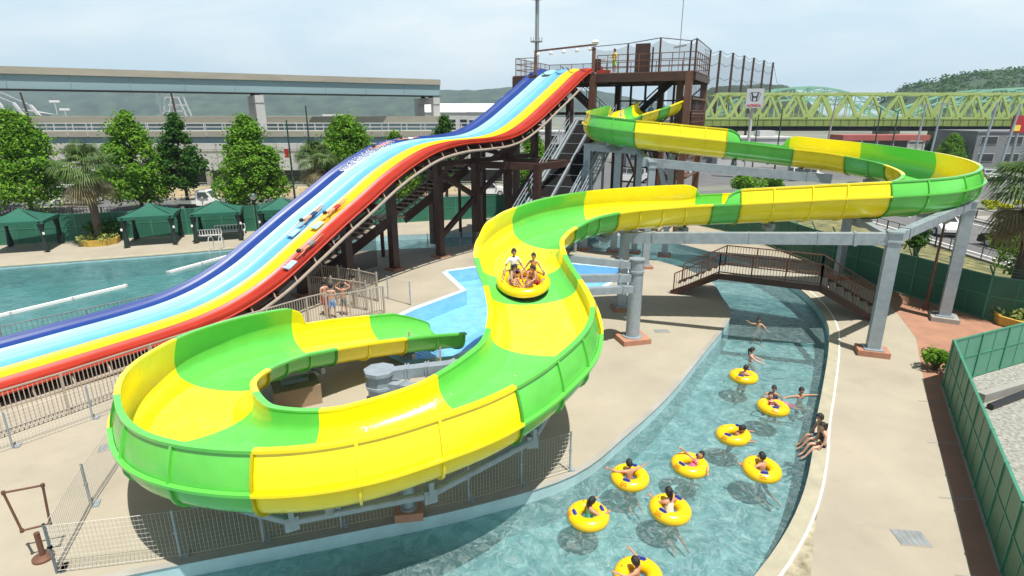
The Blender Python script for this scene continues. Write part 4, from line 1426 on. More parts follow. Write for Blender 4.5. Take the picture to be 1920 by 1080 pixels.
for n in (0.0, BW):
    rl = MB()
    H_ = 1.0
    P3 = [bp(0.1, n, 0.05), bp(sA, n, DK), bp(sB, n, DK), bp(LT - 0.1, n, 0.05)]
    for (p, q) in zip(P3, P3[1:]):
        for h in (H_, 0.12):
            rl.beam(p + V((0, 0, h)), q + V((0, 0, h)), 0.05, 0.05)
        L = (q - p).length
        m = int(L / 0.13)
        for k in range(m + 1):
            c = p + (q - p) * k / m
            rr = 0.05 if k in (0, m) or k % 11 == 0 else 0.016
            rl.beam(c + V((0, 0, -0.05 if rr > 0.02 else 0.1)), c + V((0, 0, H_)), rr, rr)
    rl.build("railing", M["brown2"], fb)

# ------------------------------------------------------------------ left pool furniture
for k, (a, b, lb) in enumerate((((0, 592), (236, 536), "long white floating lane bar in the left pool nearest the railing"), ((315, 511), (432, 479), "shorter white floating lane bar reaching the blue lane of the slide"))):
    p, q = survey(a[0], a[1], -0.1), survey(b[0], b[1], -0.1)
    if k == 0: p = p + (p - q) * 0.4
    t = thing("lane_float", lb, "pool float", (q.x, q.y, -0.1))
    MB().beam(p, q, 0.2, 0.14).build("float", M["white"], t)
    L = (q - p).length
    cp = MB()
    for j in range(int(L / 2) + 1):
        c = p + (q - p) * j / max(1, int(L / 2))
        cp.beam(c - (q - p).normalized() * 0.05, c + (q - p).normalized() * 0.05, 0.23, 0.17)
    cp.build("joint_band", M["conc_w"], t)

def gazebo(label, c, w, d, rz, first=None):
    if first is not None:
        return copy_thing(first, (c[0], c[1], 0), rz, label)
    t = thing("gazebo", label, "gazebo", (c[0], c[1], 0), rz, "green canopy gazebos by the left pool")
    hw, hd = w / 2, d / 2
    mb = MB()
    ap = V((0, 0, 2.75))
    cs = [V((-hw - .12, -hd - .12, 2.05)), V((hw + .12, -hd - .12, 2.05)), V((hw + .12, hd + .12, 2.05)), V((-hw - .12, hd + .12, 2.05))]
    rows = []
    for j in range(6):
        f = j / 5
        row = []
        for i in range(4):
            a, b = cs[i], cs[(i + 1) % 4]
            for k in range(6):
                e = a + (b - a) * k / 6
                s = math.sin(PI * k / 6) * 0.10
                p = e + (ap - e) * f
                p.z += -0.10 * math.sin(PI * f) - s * (1 - f) * 0.6
                row.append(p)
        row.append(row[0])
        rows.append(row)
    mb.strip(rows)
    val = []
    for i in range(4):
        a, b = cs[i], cs[(i + 1) % 4]
        mb.strip([[a, b], [a - V((0, 0, 0.2)), b - V((0, 0, 0.2))]])
    mb.build("canopy", M["canopy"], t, smooth=30, local=True, fix=False)
    for sx in (-1, 1):
        for sy in (-1, 1):
            MB().box((sx * hw, sy * hd, 1.02), (0.07, 0.07, 2.04)).box((sx * hw, sy * hd, 0.02), (0.2, 0.2, 0.03)).build("leg", M["black"], t, local=True)
            cu = MB()
            pts = [(V((sx * (hw - 0.10), sy * (hd - 0.10), z)), r) for z, r in ((2.0, 0.26), (1.6, 0.16), (1.25, 0.09), (1.0, 0.10), (0.5, 0.16), (0.1, 0.19))]
            cu.tube([p for p, r in pts], [r for p, r in pts], 9)
            o = cu.build("curtain", M["curtain"], t, smooth=40, local=True)
            if sy < 0:
                MB().box((sx * (hw + 0.02), sy * (hd + 0.10), 1.25), (0.12, 0.02, 0.16)).build("paper_tag", M["white"], o, local=True)
    fr = MB()
    for i in range(4):
        a, b = cs[i] * 0.96, cs[(i + 1) % 4] * 0.96
        fr.beam(V((a.x, a.y, 2.02)), V((b.x, b.y, 2.02)), 0.04, 0.04)
        fr.beam(V((a.x, a.y, 2.04)), ap - V((0, 0, 0.06)), 0.03, 0.03)
    fr.build("roof_frame", M["black"], t, local=True)
    return t
g1 = gazebo("dark green gazebo nearest the left edge, shading bare deck", (-32.0, 36.9), 3.0, 2.8, 0.36)
gazebo("dark green gazebo between the round planter and the one with benches", (-24.9, 39.1), 3.0, 2.8, 0.36, g1)
gazebo("dark green gazebo shading the white benches behind the pool ladder", (-21.0, 40.5), 3.0, 2.8, 0.36, g1)
gazebo("dark green gazebo half hidden behind the blue lane of the slide", (-17.0, 42.0), 3.0, 2.8, 0.36, g1)

def bench(label, c, rz, w, first=None):
    t = thing("slatted_bench", label, "bench", (c[0], c[1], 0), rz)
    mb = MB()
    mb.box((0, 0, 0.42), (w, 0.4, 0.05))
    mb.build("seat", M["white"], t, local=True)
    bk = MB()
    bk.box((0, 0.2, 0.86), (w, 0.04, 0.06)).box((0, 0.2, 0.48), (w, 0.04, 0.05))
    for k in range(11):
        bk.box((-w / 2 + w * k / 10, 0.2, 0.66), (0.04, 0.03, 0.40))
    bk.build("backrest", M["white"], t, local=True)
    for sx in (-1, 1):
        for sy in (-1, 1):
            MB().box((sx * (w / 2 - 0.06), sy * 0.16, 0.2), (0.05, 0.05, 0.40)).build("leg", M["white"], t, local=True)
bench("white slatted bench in front of the third gazebo beside the ladder", (-21.3, 39.4), 3.5, 1.7)
bench("white slatted bench at the back under the third gazebo", (-20.5, 40.9), 0.36, 2.0)

t = thing("pool_ladder", "pale steel ladder handrails at the far edge of the left pool", "pool ladder", (-19.9, 36.9, 0))
p = survey(397, 470)
for k in (0, 1):
    c = p + V((0.55 * k, 0.25 * k, 0))
    MB().tube([c + V((0, 0.35, 0)), c + V((0, 0.35, 0.7)), c + V((0, 0.2, 0.9)), c + V((0, -0.15, 0.9)), c + V((0, -0.3, 0.6)), c + V((0, -0.32, -0.9))], 0.03, 8).build("handrail", M["conc_w"], t, smooth=40)
MB().beam(p + V((0, -0.32, -0.3)), p + V((0.55, -0.07, -0.3)), 0.05, 0.04).beam(p + V((0, -0.32, -0.6)), p + V((0.55, -0.07, -0.6)), 0.05, 0.04).build("rung", M["conc_w"], t)

# ------------------------------------------------------------------ leaves: small faces spread through a volume
def leaves(mb, centres, n, size, flat=0.35):
    for _ in range(n):
        c, r = random.choice(centres)
        while True:
            d = V((random.uniform(-1, 1), random.uniform(-1, 1), random.uniform(-1, 1)))
            if 0.05 < d.length < 1: break
        d = d.normalized() * (d.length ** 0.45)
        p = c + V((d.x * r, d.y * r, d.z * r * 0.8))
        nrm = (d + V((random.uniform(-1, 1), random.uniform(-1, 1), random.uniform(-0.2, 1.2)))).normalized()
        a = nrm.orthogonal().normalized()
        a = Matrix.Rotation(random.uniform(0, 2 * PI), 3, nrm) @ a
        b = nrm.cross(a)
        s = size * random.uniform(0.6, 1.3)
        mb.quad([p - a * s, p + b * s * 0.55 + nrm * s * 0.15, p + a * s, p - b * s * 0.55 + nrm * s * 0.15])
    return mb

def planter(label, c, r, rows=2):
    t = thing("planter", label, "planter", (c[0], c[1], 0))
    MB().lathe((c[0], c[1], 0), [(r, 0), (r + 0.06, 0.42), (r - 0.08, 0.42), (r - 0.12, 0.3)], 8).build("tub", M["planter"], t)
    mb = MB()
    leaves(mb, [(V((c[0] + random.uniform(-r, r) * 0.75, c[1] + random.uniform(-r, r) * 0.75, 0.5)), 0.35) for _ in range(14)], 700, 0.10)
    mb.build("foliage", M["variegated"], t, fix=False)
    return t
pc = survey(172, 462)
planter("yellow eight-sided planter round the palm by the left pool", (pc.x, pc.y + 0.9), 1.15)
planter("yellow planter below the palm at the right edge", (21.6, 24.2 - 1.5), 0.95)

# ------------------------------------------------------------------ rings, raft and people
TUBE_LIST = []
def make_ring(label, loc, rz, first=None):
    if first is not None:
        return copy_thing(first, loc, rz, label)
    t = thing("swim_ring", label, "swim ring", loc, rz, "yellow swim rings in the lazy river")
    RM, rm_ = 0.325, 0.165
    mb = MB()
    n1, n2 = 40, 16
    vs = []
    for i in range(n1):
        a = 2 * PI * i / n1
        for k in range(n2):
            b = 2 * PI * k / n2
            wr = 1 + 0.012 * math.sin(a * 20) * (1 if abs(math.sin(b)) < 0.6 else 0)
            vs.append(V(((RM + rm_ * wr * math.cos(b)) * math.cos(a), (RM + rm_ * wr * math.cos(b)) * math.sin(a), 0.1 + rm_ * 0.92 * math.sin(b))))
    mb.add(vs, [(i * n2 + k, ((i + 1) % n1) * n2 + k, ((i + 1) % n1) * n2 + (k + 1) % n2, i * n2 + (k + 1) % n2) for i in range(n1) for k in range(n2)])
    mb.build("ring", M["tube"], t, smooth="all", local=True)
    for a in (0.6, 0.6 + PI):
        c = V((RM * math.cos(a), RM * math.sin(a), 0))
        hb_ = MB()
        tx = V((-math.sin(a), math.cos(a), 0))
        hb_.tube([c + tx * -0.1 + V((0, 0, 0.235)), c + tx * -0.07 + V((0, 0, 0.285)), c + tx * 0.07 + V((0, 0, 0.285)), c + tx * 0.1 + V((0, 0, 0.235))], 0.018, 6)
        hb_.box(c + V((0, 0, 0.247)), (0.09, 0.16, 0.016), rz=a)
        hb_.build("handle", M["handle"], t, local=True)
    pr = MB()
    for j in range(3):
        for k in range(5):
            a = 3.5 + k * 0.075
            b = 0.95 - j * 0.22
            rr = RM + (rm_ + 0.003) * math.cos(b)
            pr.box((rr * math.cos(a), rr * math.sin(a), 0.1 + (rm_ * 0.92 + 0.004) * math.sin(b)), (0.012, 0.02 if (k + j) % 3 else 0.03, 0.012), rz=a)
    pr.build("printed_mark", M["print"], t, local=True)
    vv = MB().lathe((RM * math.cos(2.2), RM * math.sin(2.2), 0.245), [(0.018, 0), (0.014, 0.03)], 8)
    vv.build("valve", M["print"], t, local=True)
    return t

# people -------------------------------------------------------------
def mirror(v): return (-v[0], v[1], v[2])

def person(label, loc, rz=0.0, hgt=1.45, torso=(0, 0, 1), arms=None, legs=None, head=None, skin="skin", clothes=(), hair="short", group=None, tail=None, face=None):
    """one continuous skinned body; loc is where the pelvis is. local +Y is forward"""
    k = hgt / 1.70
    hk = 1.0 + 0.35 * max(0.0, (1.70 - hgt)) 
    up = V(torso).normalized()
    side = V((1, 0, 0))
    fw = up.cross(side).normalized() * 1.0
    fw = V((0, 1, 0)) if up.z > 0.99 else (V((0, 1, 0)) - up * up.y).normalized() if abs(up.y) < 0.95 else V((0, 0, -1 if up.y > 0 else 1))
    arms = arms or (((0.12, 0.03, -1), (0.05, 0.15, -1)), None)
    legs = legs or (((0.03, 0.03, -1), (0, -0.03, -1)), None)
    J, RAD, E, B = [], [], [], []
    def j(p, r, par=None, bone=None):
        J.append(V(p) * k if not isinstance(p, Vector) else p * k)
        RAD.append(r * k)
        if par is not None:
            E.append((par, len(J) - 1))
            B.append((par, len(J) - 1, bone))
        return len(J) - 1
    pel = j(V((0, 0, 0)), 0.105)
    sp = j(up * 0.17 + fw * 0.01, 0.098, pel, "belly")
    ch = j(up * 0.36 + fw * 0.005, 0.112, sp, "chest")
    uc = j(up * 0.455, 0.085, ch, "chest")
    nk = j(up * 0.53, 0.047, uc, "neck")
    hdv = V(head).normalized() if head else (up * 0.95 + fw * 0.12).normalized()
    hb = j(up * 0.53 + hdv * 0.08, 0.045, nk, "neck")
    hc = (up * 0.53 + hdv * 0.185 * 1.0) * k
    ftips = []
    for s in (1, -1):
        a = arms[0] if s == 1 else (arms[1] or tuple(mirror(v) for v in arms[0]))
        sh = up * 0.465 + side * 0.165 * s
        i1 = j(sh, 0.055, uc, "shoulder")
        el = sh + V(a[0]).normalized() * 0.275
        i2 = j(el, 0.040, i1, "upperarm")
        wr = el + V(a[1]).normalized() * 0.245
        i3 = j(wr, 0.027, i2, "forearm")
        hd_ = V(a[2]).normalized() if len(a) > 2 else V(a[1]).normalized()
        pm_ = wr + hd_ * 0.06
        i4 = j(pm_, 0.033, i3, "hand")
        lat_ = hd_.cross(V((0, 0, 1)))
        lat_ = lat_.normalized() if lat_.length > 0.05 else V((0, 1, 0))
        dn = lat_.cross(hd_).normalized() * (-1)
        if dn.z > 0: dn = -dn
        for f, (off, ln) in enumerate(((-0.030, 0.062), (-0.010, 0.075), (0.010, 0.070), (0.029, 0.055))):
            kn = pm_ + hd_ * 0.035 + lat_ * off
            i5 = j(kn, 0.0115, i4, "hand")
            md = kn + (hd_ + dn * 0.25).normalized() * ln * 0.55
            i6 = j(md, 0.0095, i5, "hand")
            j(md + (hd_ * 0.8 + dn * 0.7).normalized() * ln * 0.5, 0.0075, i6, "hand")
        th = wr + hd_ * 0.03 - lat_ * 0.040 * 1
        i7 = j(th, 0.012, i4, "hand")
        j(th + (hd_ * 0.8 - lat_ * 0.5 + dn * 0.3).normalized() * 0.05, 0.0085, i7, "hand")
    for s in (1, -1):
        l = legs[0] if s == 1 else (legs[1] or tuple(mirror(v) for v in legs[0]))
        hp = side * 0.088 * s - up * 0.045
        i1 = j(hp, 0.085, pel, "hip")
        td = V(l[0]).normalized()
        i1b = j(hp + td * 0.16, 0.076, i1, "thigh")
        kn = hp + td * 0.40
        i2 = j(kn, 0.052, i1b, "thigh2")
        sd = V(l[1]).normalized()
        i2b = j(kn + sd * 0.14, 0.050, i2, "shin")
        an = kn + sd * 0.39
        i3 = j(an, 0.033, i2b, "shin")
        fd = V(l[2]).normalized() if len(l) > 2 else V((0.12 * s, 1, -0.15)).normalized()
        i4 = j(an + fd * 0.09 + V((0, 0, -0.035)), 0.033, i3, "foot")
        j(an + fd * 0.17 + V((0, 0, -0.05)), 0.022, i4, "foot")
    me = bpy.data.meshes.new("tmp")
    me.from_pydata([tuple(p) for p in J], E, [])
    ob = bpy.data.objects.new("tmp", me)
    COL.objects.link(ob)
    md_ = ob.modifiers.new("Skin", 'SKIN')
    md_.use_smooth_shade = True
    sv = me.skin_vertices[0].data
    for q in range(len(J)):
        r = RAD[q]
        sv[q].radius = (r * 1.28, r * 0.92) if q in (sp, ch, pel) else (r, r)
        sv[q].use_root = (q == pel)
    sub = ob.modifiers.new("Sub", 'SUBSURF')
    sub.levels = 1
    sub.render_levels = 1
    bpy.context.view_layer.update()
    dg = bpy.context.evaluated_depsgraph_get()
    body = bpy.data.meshes.new_from_object(ob.evaluated_get(dg))
    bpy.data.objects.remove(ob)
    bm = bmesh.new()
    bm.from_mesh(body)
    bm.normal_update()
    # classify faces by nearest bone for the clothes
    segs = [(J[a], J[b], n, (RAD[a] + RAD[b]) / 2) for a, b, n in B]
    def near(p):
        best, bn_, bt = 1e9, None, 0
        for a, b, n, r in segs:
            ab = b - a
            t = max(0.0, min(1.0, (p - a).dot(ab) / ab.length_squared))
            d = (p - a - ab * t).length - r
            if d < best: best, bn_, bt = d, n, t
        return bn_, bt
    t = thing("person", label, "person", loc, rz, group)
    KIND = {"trunks": {"belly": (-1, 0.15), "hip": (0, 1), "thigh": (0, 1), "thigh2": (0, 0.45)}, "briefs": {"belly": (-1, 0.2), "hip": (0, 1), "thigh": (0, 0.45)},
            "top": {"chest": (0, 0.9), "belly": (0.85, 1)}, "onepiece": {"belly": (-1, 1), "chest": (0, 0.95), "hip": (0, 1), "thigh": (0, 0.3)},
            "shirt": {"belly": (-1, 1), "chest": (0, 1), "shoulder": (0, 1), "upperarm": (0, 0.65)}}
    cls = [near(f.calc_center_median()) for f in bm.faces]
    for kind_, mt in clothes:
        rg_ = KIND[kind_]
        sel = [f for f, (n, tt) in zip(bm.faces, cls) if n in rg_ and rg_[n][0] <= tt <= rg_[n][1]]
        if not sel: continue
        mb = MB()
        idx = {}
        off = 0.016 * k if kind_ in ("trunks", "shirt") else 0.008 * k
        for f in sel:
            for v in f.verts:
                if v.index not in idx:
                    idx[v.index] = len(mb.v)
                    mb.v.append(v.co + v.normal * off)
            mb.f.append(tuple(idx[v.index] for v in f.verts))
            mb.mi.append(0)
        mb.build({"trunks": "swim_shorts", "briefs": "swim_bottoms", "top": "swim_top", "onepiece": "swimsuit", "shirt": "shirt"}[kind_], M[mt], t, smooth="all", fix=False, local=True)
    # head
    fdir = V(face).normalized() if face else (fw - hdv * fw.dot(hdv)).normalized()
    fdir = (fdir - hdv * fdir.dot(hdv)).normalized()
    rt = fdir.cross(hdv).normalized()
    hm = MB()
    n1, n2 = 20, 14
    S = 0.108 * k * hk
    verts = []
    for b in range(n2 + 1):
        ph = -PI / 2 + PI * b / n2
        for a in range(n1):
            th = 2 * PI * a / n1
            x, y, z = math.cos(ph) * math.sin(th), math.cos(ph) * math.cos(th), math.sin(ph)
            wx = 0.76 * (1 - 0.22 * max(0, -z) ** 1.5)
            wy = 0.90
            yy = y * wy - (0.10 * (-z) if (z < 0 and y < 0) else 0) + (0.06 if (z < -0.2 and y > 0.3) else 0)
            if abs(x) < 0.22 and y > 0.6 and -0.32 < z < 0.1: yy += 0.16 * (1 - abs(x) / 0.22) * (0.5 + 0.5 * (0.1 - z) / 0.42)
            if 0.1 < abs(x) < 0.5 and y > 0.6 and 0.02 < z < 0.25: yy -= 0.05
            verts.append(hc + rt * x * wx * S + fdir * yy * S + hdv * z * 1.12 * S)
    fs, mi = [], []
    for b in range(n2):
        for a in range(n1):
            a2 = (a + 1) % n1
            fs.append((b * n1 + a, b * n1 + a2, (b + 1) * n1 + a2, (b + 1) * n1 + a))
            mi.append(1 if (b == 4 and a in (n1 - 2, n1 - 1, 0, 1)) else 0)
    hm.v, hm.f, hm.mi = verts, fs, mi
    for s in (-1, 1):      # eyes and ears belong to the same mesh
        e = hc + rt * 0.30 * s * S + fdir * 0.80 * S + hdv * 0.10 * S
        q0 = len(hm.f)
        hm.lathe((0, 0, 0), [(0.02 * S, -0.13 * S), (0.11 * S, -0.06 * S), (0.11 * S, 0.06 * S), (0.02 * S, 0.13 * S)], 6, 2)
        for vi in range(len(hm.v) - 24, len(hm.v)): hm.v[vi] = hm.v[vi] + e
        er = hc + rt * 0.76 * s * S - hdv * 0.03 * S
        hm.lathe((0, 0, 0), [(0.02 * S, -0.26 * S), (0.14 * S, -0.12 * S), (0.16 * S, 0.12 * S), (0.03 * S, 0.24 * S)], 6, 0)
        for vi in range(len(hm.v) - 24, len(hm.v)):
            p = hm.v[vi]
            hm.v[vi] = er + rt * p.x * 0.5 + fdir * p.y + hdv * p.z
    off = len(bm.verts)
    nv = [bm.verts.new(v) for v in hm.v]
    bm.verts.ensure_lookup_table()
    for f, m_ in zip(hm.f, hm.mi):
        try:
            nf = bm.faces.new([nv[i] for i in f])
            nf.material_index = m_
            nf.smooth = True
        except ValueError:
            pass
    bmesh.ops.recalc_face_normals(bm, faces=bm.faces)
    bm.to_mesh(body)
    bm.free()
    body.name = "body"
    body.materials.clear()
    for m_ in ("skin" if skin is None else skin, "lips", "hair"):
        body.materials.append(M[m_])
    body.polygons.foreach_set("use_smooth", [True] * len(body.polygons))
    link(bpy.data.objects.new("body", body), t)
    # hair
    hr = MB()
    rows = []
    for b in range(11):
        ph = PI / 2 * (1 - b / 10 * (1.62 if hair != "short" else 1.40))
        row = []
        for a in range(n1 + 1):
            th = 2 * PI * a / n1
            front = max(0.0, math.cos(th))
            p2 = max(ph, (0.42 if hair != "bald" else 1.3)) if front > 0.45 else (max(ph, 0.10) if front > 0.0 else ph)
            x, y, z = math.cos(p2) * math.sin(th), math.cos(p2) * math.cos(th), math.sin(p2)
            g = 1.10 + 0.02 * math.sin(a * 5 + b * 3)
            rows_ = hc + rt * x * 0.79 * S * g + fdir * y * 0.93 * S * g + hdv * z * 1.15 * S * g
            row.append(rows_)
        rows.append(row)
    hr.strip(rows)
    if hair == "pony":
        b0 = hc - fdir * 0.95 * S + hdv * 0.25 * S
        gdir = V((0, 0, -1))
        hr.tube([b0, b0 - fdir * 0.28 * S + hdv * 0.05 * S, b0 - fdir * 0.36 * S + gdir * 0.8 * S, b0 - fdir * 0.2 * S + gdir * 1.9 * S, b0 - fdir * 0.05 * S + gdir * 2.6 * S], [0.2 * S, 0.26 * S, 0.30 * S, 0.24 * S, 0.06 * S], 8)
    if hair == "pigtail":
        for s in (-1, 1):
            b0 = hc - fdir * 0.35 * S + rt * 0.75 * s * S + hdv * 0.55 * S
            hr.tube([b0, b0 + rt * 0.3 * s * S + hdv * 0.05 * S, b0 + rt * 0.36 * s * S - V((0, 0, 0.9 * S))], [0.16 * S, 0.22 * S, 0.07 * S], 8)
    hr.build("hair", M["hair"], t, smooth="all", local=True)
    return t

WL = -0.34
# ------------------------------------------------------------------ swim rings and swimmers in the river
RINGS = [(1394, 706, "yellow swim ring farthest up the river, its rider's legs trailing to the left"),
         (1449, 764, "yellow swim ring whose rider wears red and white, beside a child in pink"),
         (1375, 816, "yellow swim ring whose rider leans over the right-hand handle in mid river"),
         (1428, 880, "yellow swim ring nearest the pair sitting on the right bank"),
         (1293, 872, "yellow swim ring whose rider leans far back in it"),
         (1181, 895, "yellow swim ring closest to the left river bank"),
         (1256, 955, "yellow swim ring carrying the girl with a long ponytail and white top"),
         (1103, 967, "yellow swim ring carrying the girl in a mint swimsuit"),
         (1197, 1080, "yellow swim ring cut off by the bottom edge of the photo")]
ring0 = None
ring_at = []
for i, (u, v, lb) in enumerate(RINGS):
    p = survey(u, v, WL + 0.1)
    p.z = WL
    o = make_ring(lb, p, random.uniform(-0.8, 0.8), ring0)
    if i:
        o.rotation_euler = (random.uniform(-0.06, 0.06), random.uniform(-0.06, 0.06), random.uniform(-0.8, 0.8))
    ring0 = ring0 or o
    ring_at.append(p)
HUG = (((0.62, 0.55, -0.30), (-0.20, 0.92, 0.12)), ((-0.70, 0.50, -0.25), (-0.05, 0.95, 0.10)))
TRAIL = (((0.10, -0.45, -0.8), (0.05, -1, -0.35), (0, -1, -0.2)), ((-0.12, -0.25, -0.9), (0.0, -0.9, -0.5), (0, -1, -0.3)))
def rider(i, label, rz, dz=-0.17, **kw):
    p = ring_at[i]
    kw.setdefault("arms", HUG)
    kw.setdefault("legs", TRAIL)
    kw.setdefault("torso", (0, 0.12, 1))
    return person(label, (p.x, p.y, WL + dz), rz, group="river swimmers", **kw)
rider(0, "boy in the farthest yellow ring seen from behind", -0.9, hgt=1.4, clothes=(("trunks", "c_navy"),))
rider(1, "child in a red and white top lying back in a yellow ring", 2.6, hgt=1.3, torso=(0.25, -0.5, 1), clothes=(("onepiece", "c_red"), ("top", "c_white")), dz=-0.10)
rider(2, "boy leaning both elbows on the yellow ring in mid river", -1.9, hgt=1.4, torso=(0.05, 0.35, 1), clothes=(("trunks", "c_navy"),), skin="skin_d")
rider(3, "boy with his back to the camera in the ring nearest the right bank", 0.5, hgt=1.45, torso=(0.1, 0.1, 1), arms=(((0.45, 0.7, -0.4), (-0.35, 0.9, 0.15)), ((-0.65, 0.35, -0.4), (-0.2, 0.95, 0.1))), clothes=(("trunks", "c_blue"),))
rider(4, "dark haired child leaning far back in a yellow ring with one arm raised", 2.2, hgt=1.35, torso=(-0.2, -0.75, 1), arms=(((0.7, 0.3, 0.5), (0.2, 0.6, 0.6)), ((-0.9, 0.3, 0.1), (-0.6, 0.6, -0.1))), clothes=(("onepiece", "c_pink"),), dz=-0.12)
rider(5, "child stretching both arms over the ring closest to the left bank", 0.25, hgt=1.35, arms=(((0.95, 0.25, -0.05), (0.75, 0.55, -0.05)), ((-0.95, 0.25, -0.05), (-0.6, 0.7, 0.1))), clothes=(("trunks", "c_black"),), dz=-0.10)
rider(6, "girl with a long black ponytail and white top in a yellow ring", 0.35, hgt=1.5, hair="pony", arms=(((0.6, 0.45, -0.5), (0.1, 0.95, 0.05)), ((-0.35, 0.7, -0.5), (0.05, 0.95, 0.1))), clothes=(("onepiece", "c_white"),), dz=-0.10)
rider(7, "girl in a mint swimsuit with tied hair looking right in a yellow ring", -1.15, hgt=1.3, hair="pony", clothes=(("onepiece", "c_mint"),), dz=-0.06)
rider(8, "dark haired child in the ring at the bottom edge of the photo", 1.0, hgt=1.3, arms=(((0.8, 0.4, 0.1), (0.3, 0.9, 0.3)), None), clothes=(("trunks", "c_navy"),), dz=-0.12)

CROUCH = (((0.25, 0.5, -0.6), (0.0, -0.7, -0.7)), None)
def swimmer(label, u, v, z, rz, **kw):
    p = survey(u, v, WL)
    return person(label, (p.x, p.y, z), rz, group="river swimmers", **kw)
swimmer("boy splashing alone in the shade near the footbridge", 1422, 612, -0.62, PI - 0.3, hgt=1.4, arms=(((0.8, 0.5, 0.15), (0.6, 0.4, 0.5)), ((-0.6, 0.5, -0.5), (-0.3, 0.9, -0.2))), legs=CROUCH, clothes=(("trunks", "c_navy"),))
swimmer("slim child with tied black hair standing waist deep with arms out", 1407, 676, -0.50, -1.9, hgt=1.42, hair="pony", arms=(((0.4, 0.7, -0.5), (0.1, 1, -0.15)), ((-0.3, 0.6, -0.6), (0.1, 1, -0.2))), legs=CROUCH, clothes=(("onepiece", "skin_p"),), skin="skin_p")
swimmer("boy up to his shoulders left of the one with outstretched arms", 1450, 738, -0.72, 2.6, hgt=1.4, arms=(((0.6, 0.6, -0.2), (0.2, 0.9, -0.3)), None), legs=CROUCH, clothes=(("trunks", "c_navy"),), skin="skin_d")
swimmer("boy with both arms stretched wide near the right bank", 1500, 745, -0.66, PI + 0.2, hgt=1.4, arms=(((1, 0.1, 0.05), (1, 0.2, 0.1)), ((-1, 0.1, 0.0), (-1, 0.15, -0.02))), legs=CROUCH, clothes=(("trunks", "c_navy"),))
swimmer("child in a bright pink swimsuit floating beside a yellow ring", 1477, 757, -0.40, 1.25, hgt=1.15, torso=(0, 0.92, 0.30), arms=(((0.4, 0.9, 0.0), (0.1, 1, 0.1)), None), legs=(((0.1, -1, -0.05), (0.1, -1, 0.0), (0, -1, 0)), None), clothes=(("onepiece", "c_pink"), ("trunks", "c_pink")), hair="pigtail", head=(0, 0.5, 0.9))

# the pair on the bank
p = survey(1541, 838, 0.03)
SITL = (((0.10, 1, -0.02), (0.03, 0.45, -0.9), (0, 0.9, -0.3)), ((-0.05, 1, -0.05), (-0.02, 0.6, -0.8), (0, 0.9, -0.3)))
person("girl with a black bikini top and blue shorts sitting on the right river bank", (p.x + 0.02, p.y, 0.12), PI / 2 + 0.05, 1.34, torso=(0, 0.14, 1), arms=(((0.15, 0.15, -1), (-0.05, 0.45, -0.8)), None), legs=SITL, hair="pony", skin="skin_p",
       clothes=(("top", "c_black"), ("briefs", "c_navy")))
person("person sitting on the right river bank just behind the girl in the bikini", (p.x + 0.16, p.y + 0.42, 0.12), PI / 2 - 0.05, 1.38, torso=(0, 0.12, 1), arms=(((0.2, 0.2, -1), (-0.1, 0.5, -0.7)), None), legs=SITL, clothes=(("trunks", "c_grey"),), skin="skin")

# boys waiting at the fence
def standing(label, x, y, rz, h, **kw):
    return person(label, (x, y, 0.90 * h / 1.7), rz, h, **kw)
DOWN = (((0.14, 0.02, -1), (0.0, 0.12, -1)), None)
LEG = (((0.06, 0.05, -1), (0.0, -0.04, -1)), ((-0.05, -0.05, -1), (0, -0.1, -1)))
standing("boy in long red shorts waiting leftmost at the picket fence", -8.25, 23.95, 0.9, 1.62, arms=DOWN, legs=LEG, clothes=(("trunks", "c_red"),), skin="skin_p")
standing("boy in light blue shorts with his back turned at the picket fence", -7.85, 23.6, 0.1, 1.55, arms=(((0.14, 0.02, -1), (0.1, 0.35, -0.9)), None), legs=LEG, clothes=(("trunks", "c_blue"),), skin="skin_p")
standing("boy in grey and navy shorts with both hands on his head", -7.45, 23.95, -0.1, 1.5, arms=(((0.9, 0.1, 0.5), (-0.75, 0.1, 0.6)), None), legs=LEG, clothes=(("trunks", "c_grey"),))
standing("tanned boy in dark grey shorts standing behind the other three at the fence", -7.35, 25.3, 1.2, 1.5, arms=(((0.3, 0.5, -0.8), (-0.2, 0.8, 0.3)), None), legs=LEG, clothes=(("trunks", "c_grey"),), skin="skin_d")

# staff on the tower
p = T(7.65, 0.8, DZ + 0.08)
person("attendant in a yellow shirt and lime shorts on the upper tower deck", (p.x, p.y, p.z + 0.88), 2.2, 1.66, arms=(((0.15, 0.1, -1), (0.0, 0.9, 0.1)), None), clothes=(("shirt", "c_yellow"), ("trunks", "c_lime")), skin="skin_d")
p = T(9.15, 0.9, LZ + 0.08)
person("attendant in a yellow shirt at the mouth of the raft slide", (p.x, p.y, p.z + 0.88), 2.8, 1.66, arms=(((0.25, 0.3, -1), (0.0, 0.9, -0.3)), None), torso=(0, 0.3, 1), clothes=(("shirt", "c_yellow"), ("trunks", "c_lime")), skin="skin_d")
p = T(10.3, 1.8, LZ + 0.08)
person("person in a blue shirt standing on the lower tower deck", (p.x, p.y, p.z + 0.88), 2.4, 1.66, arms=DOWN, clothes=(("shirt", "c_blue"), ("trunks", "c_navy")))

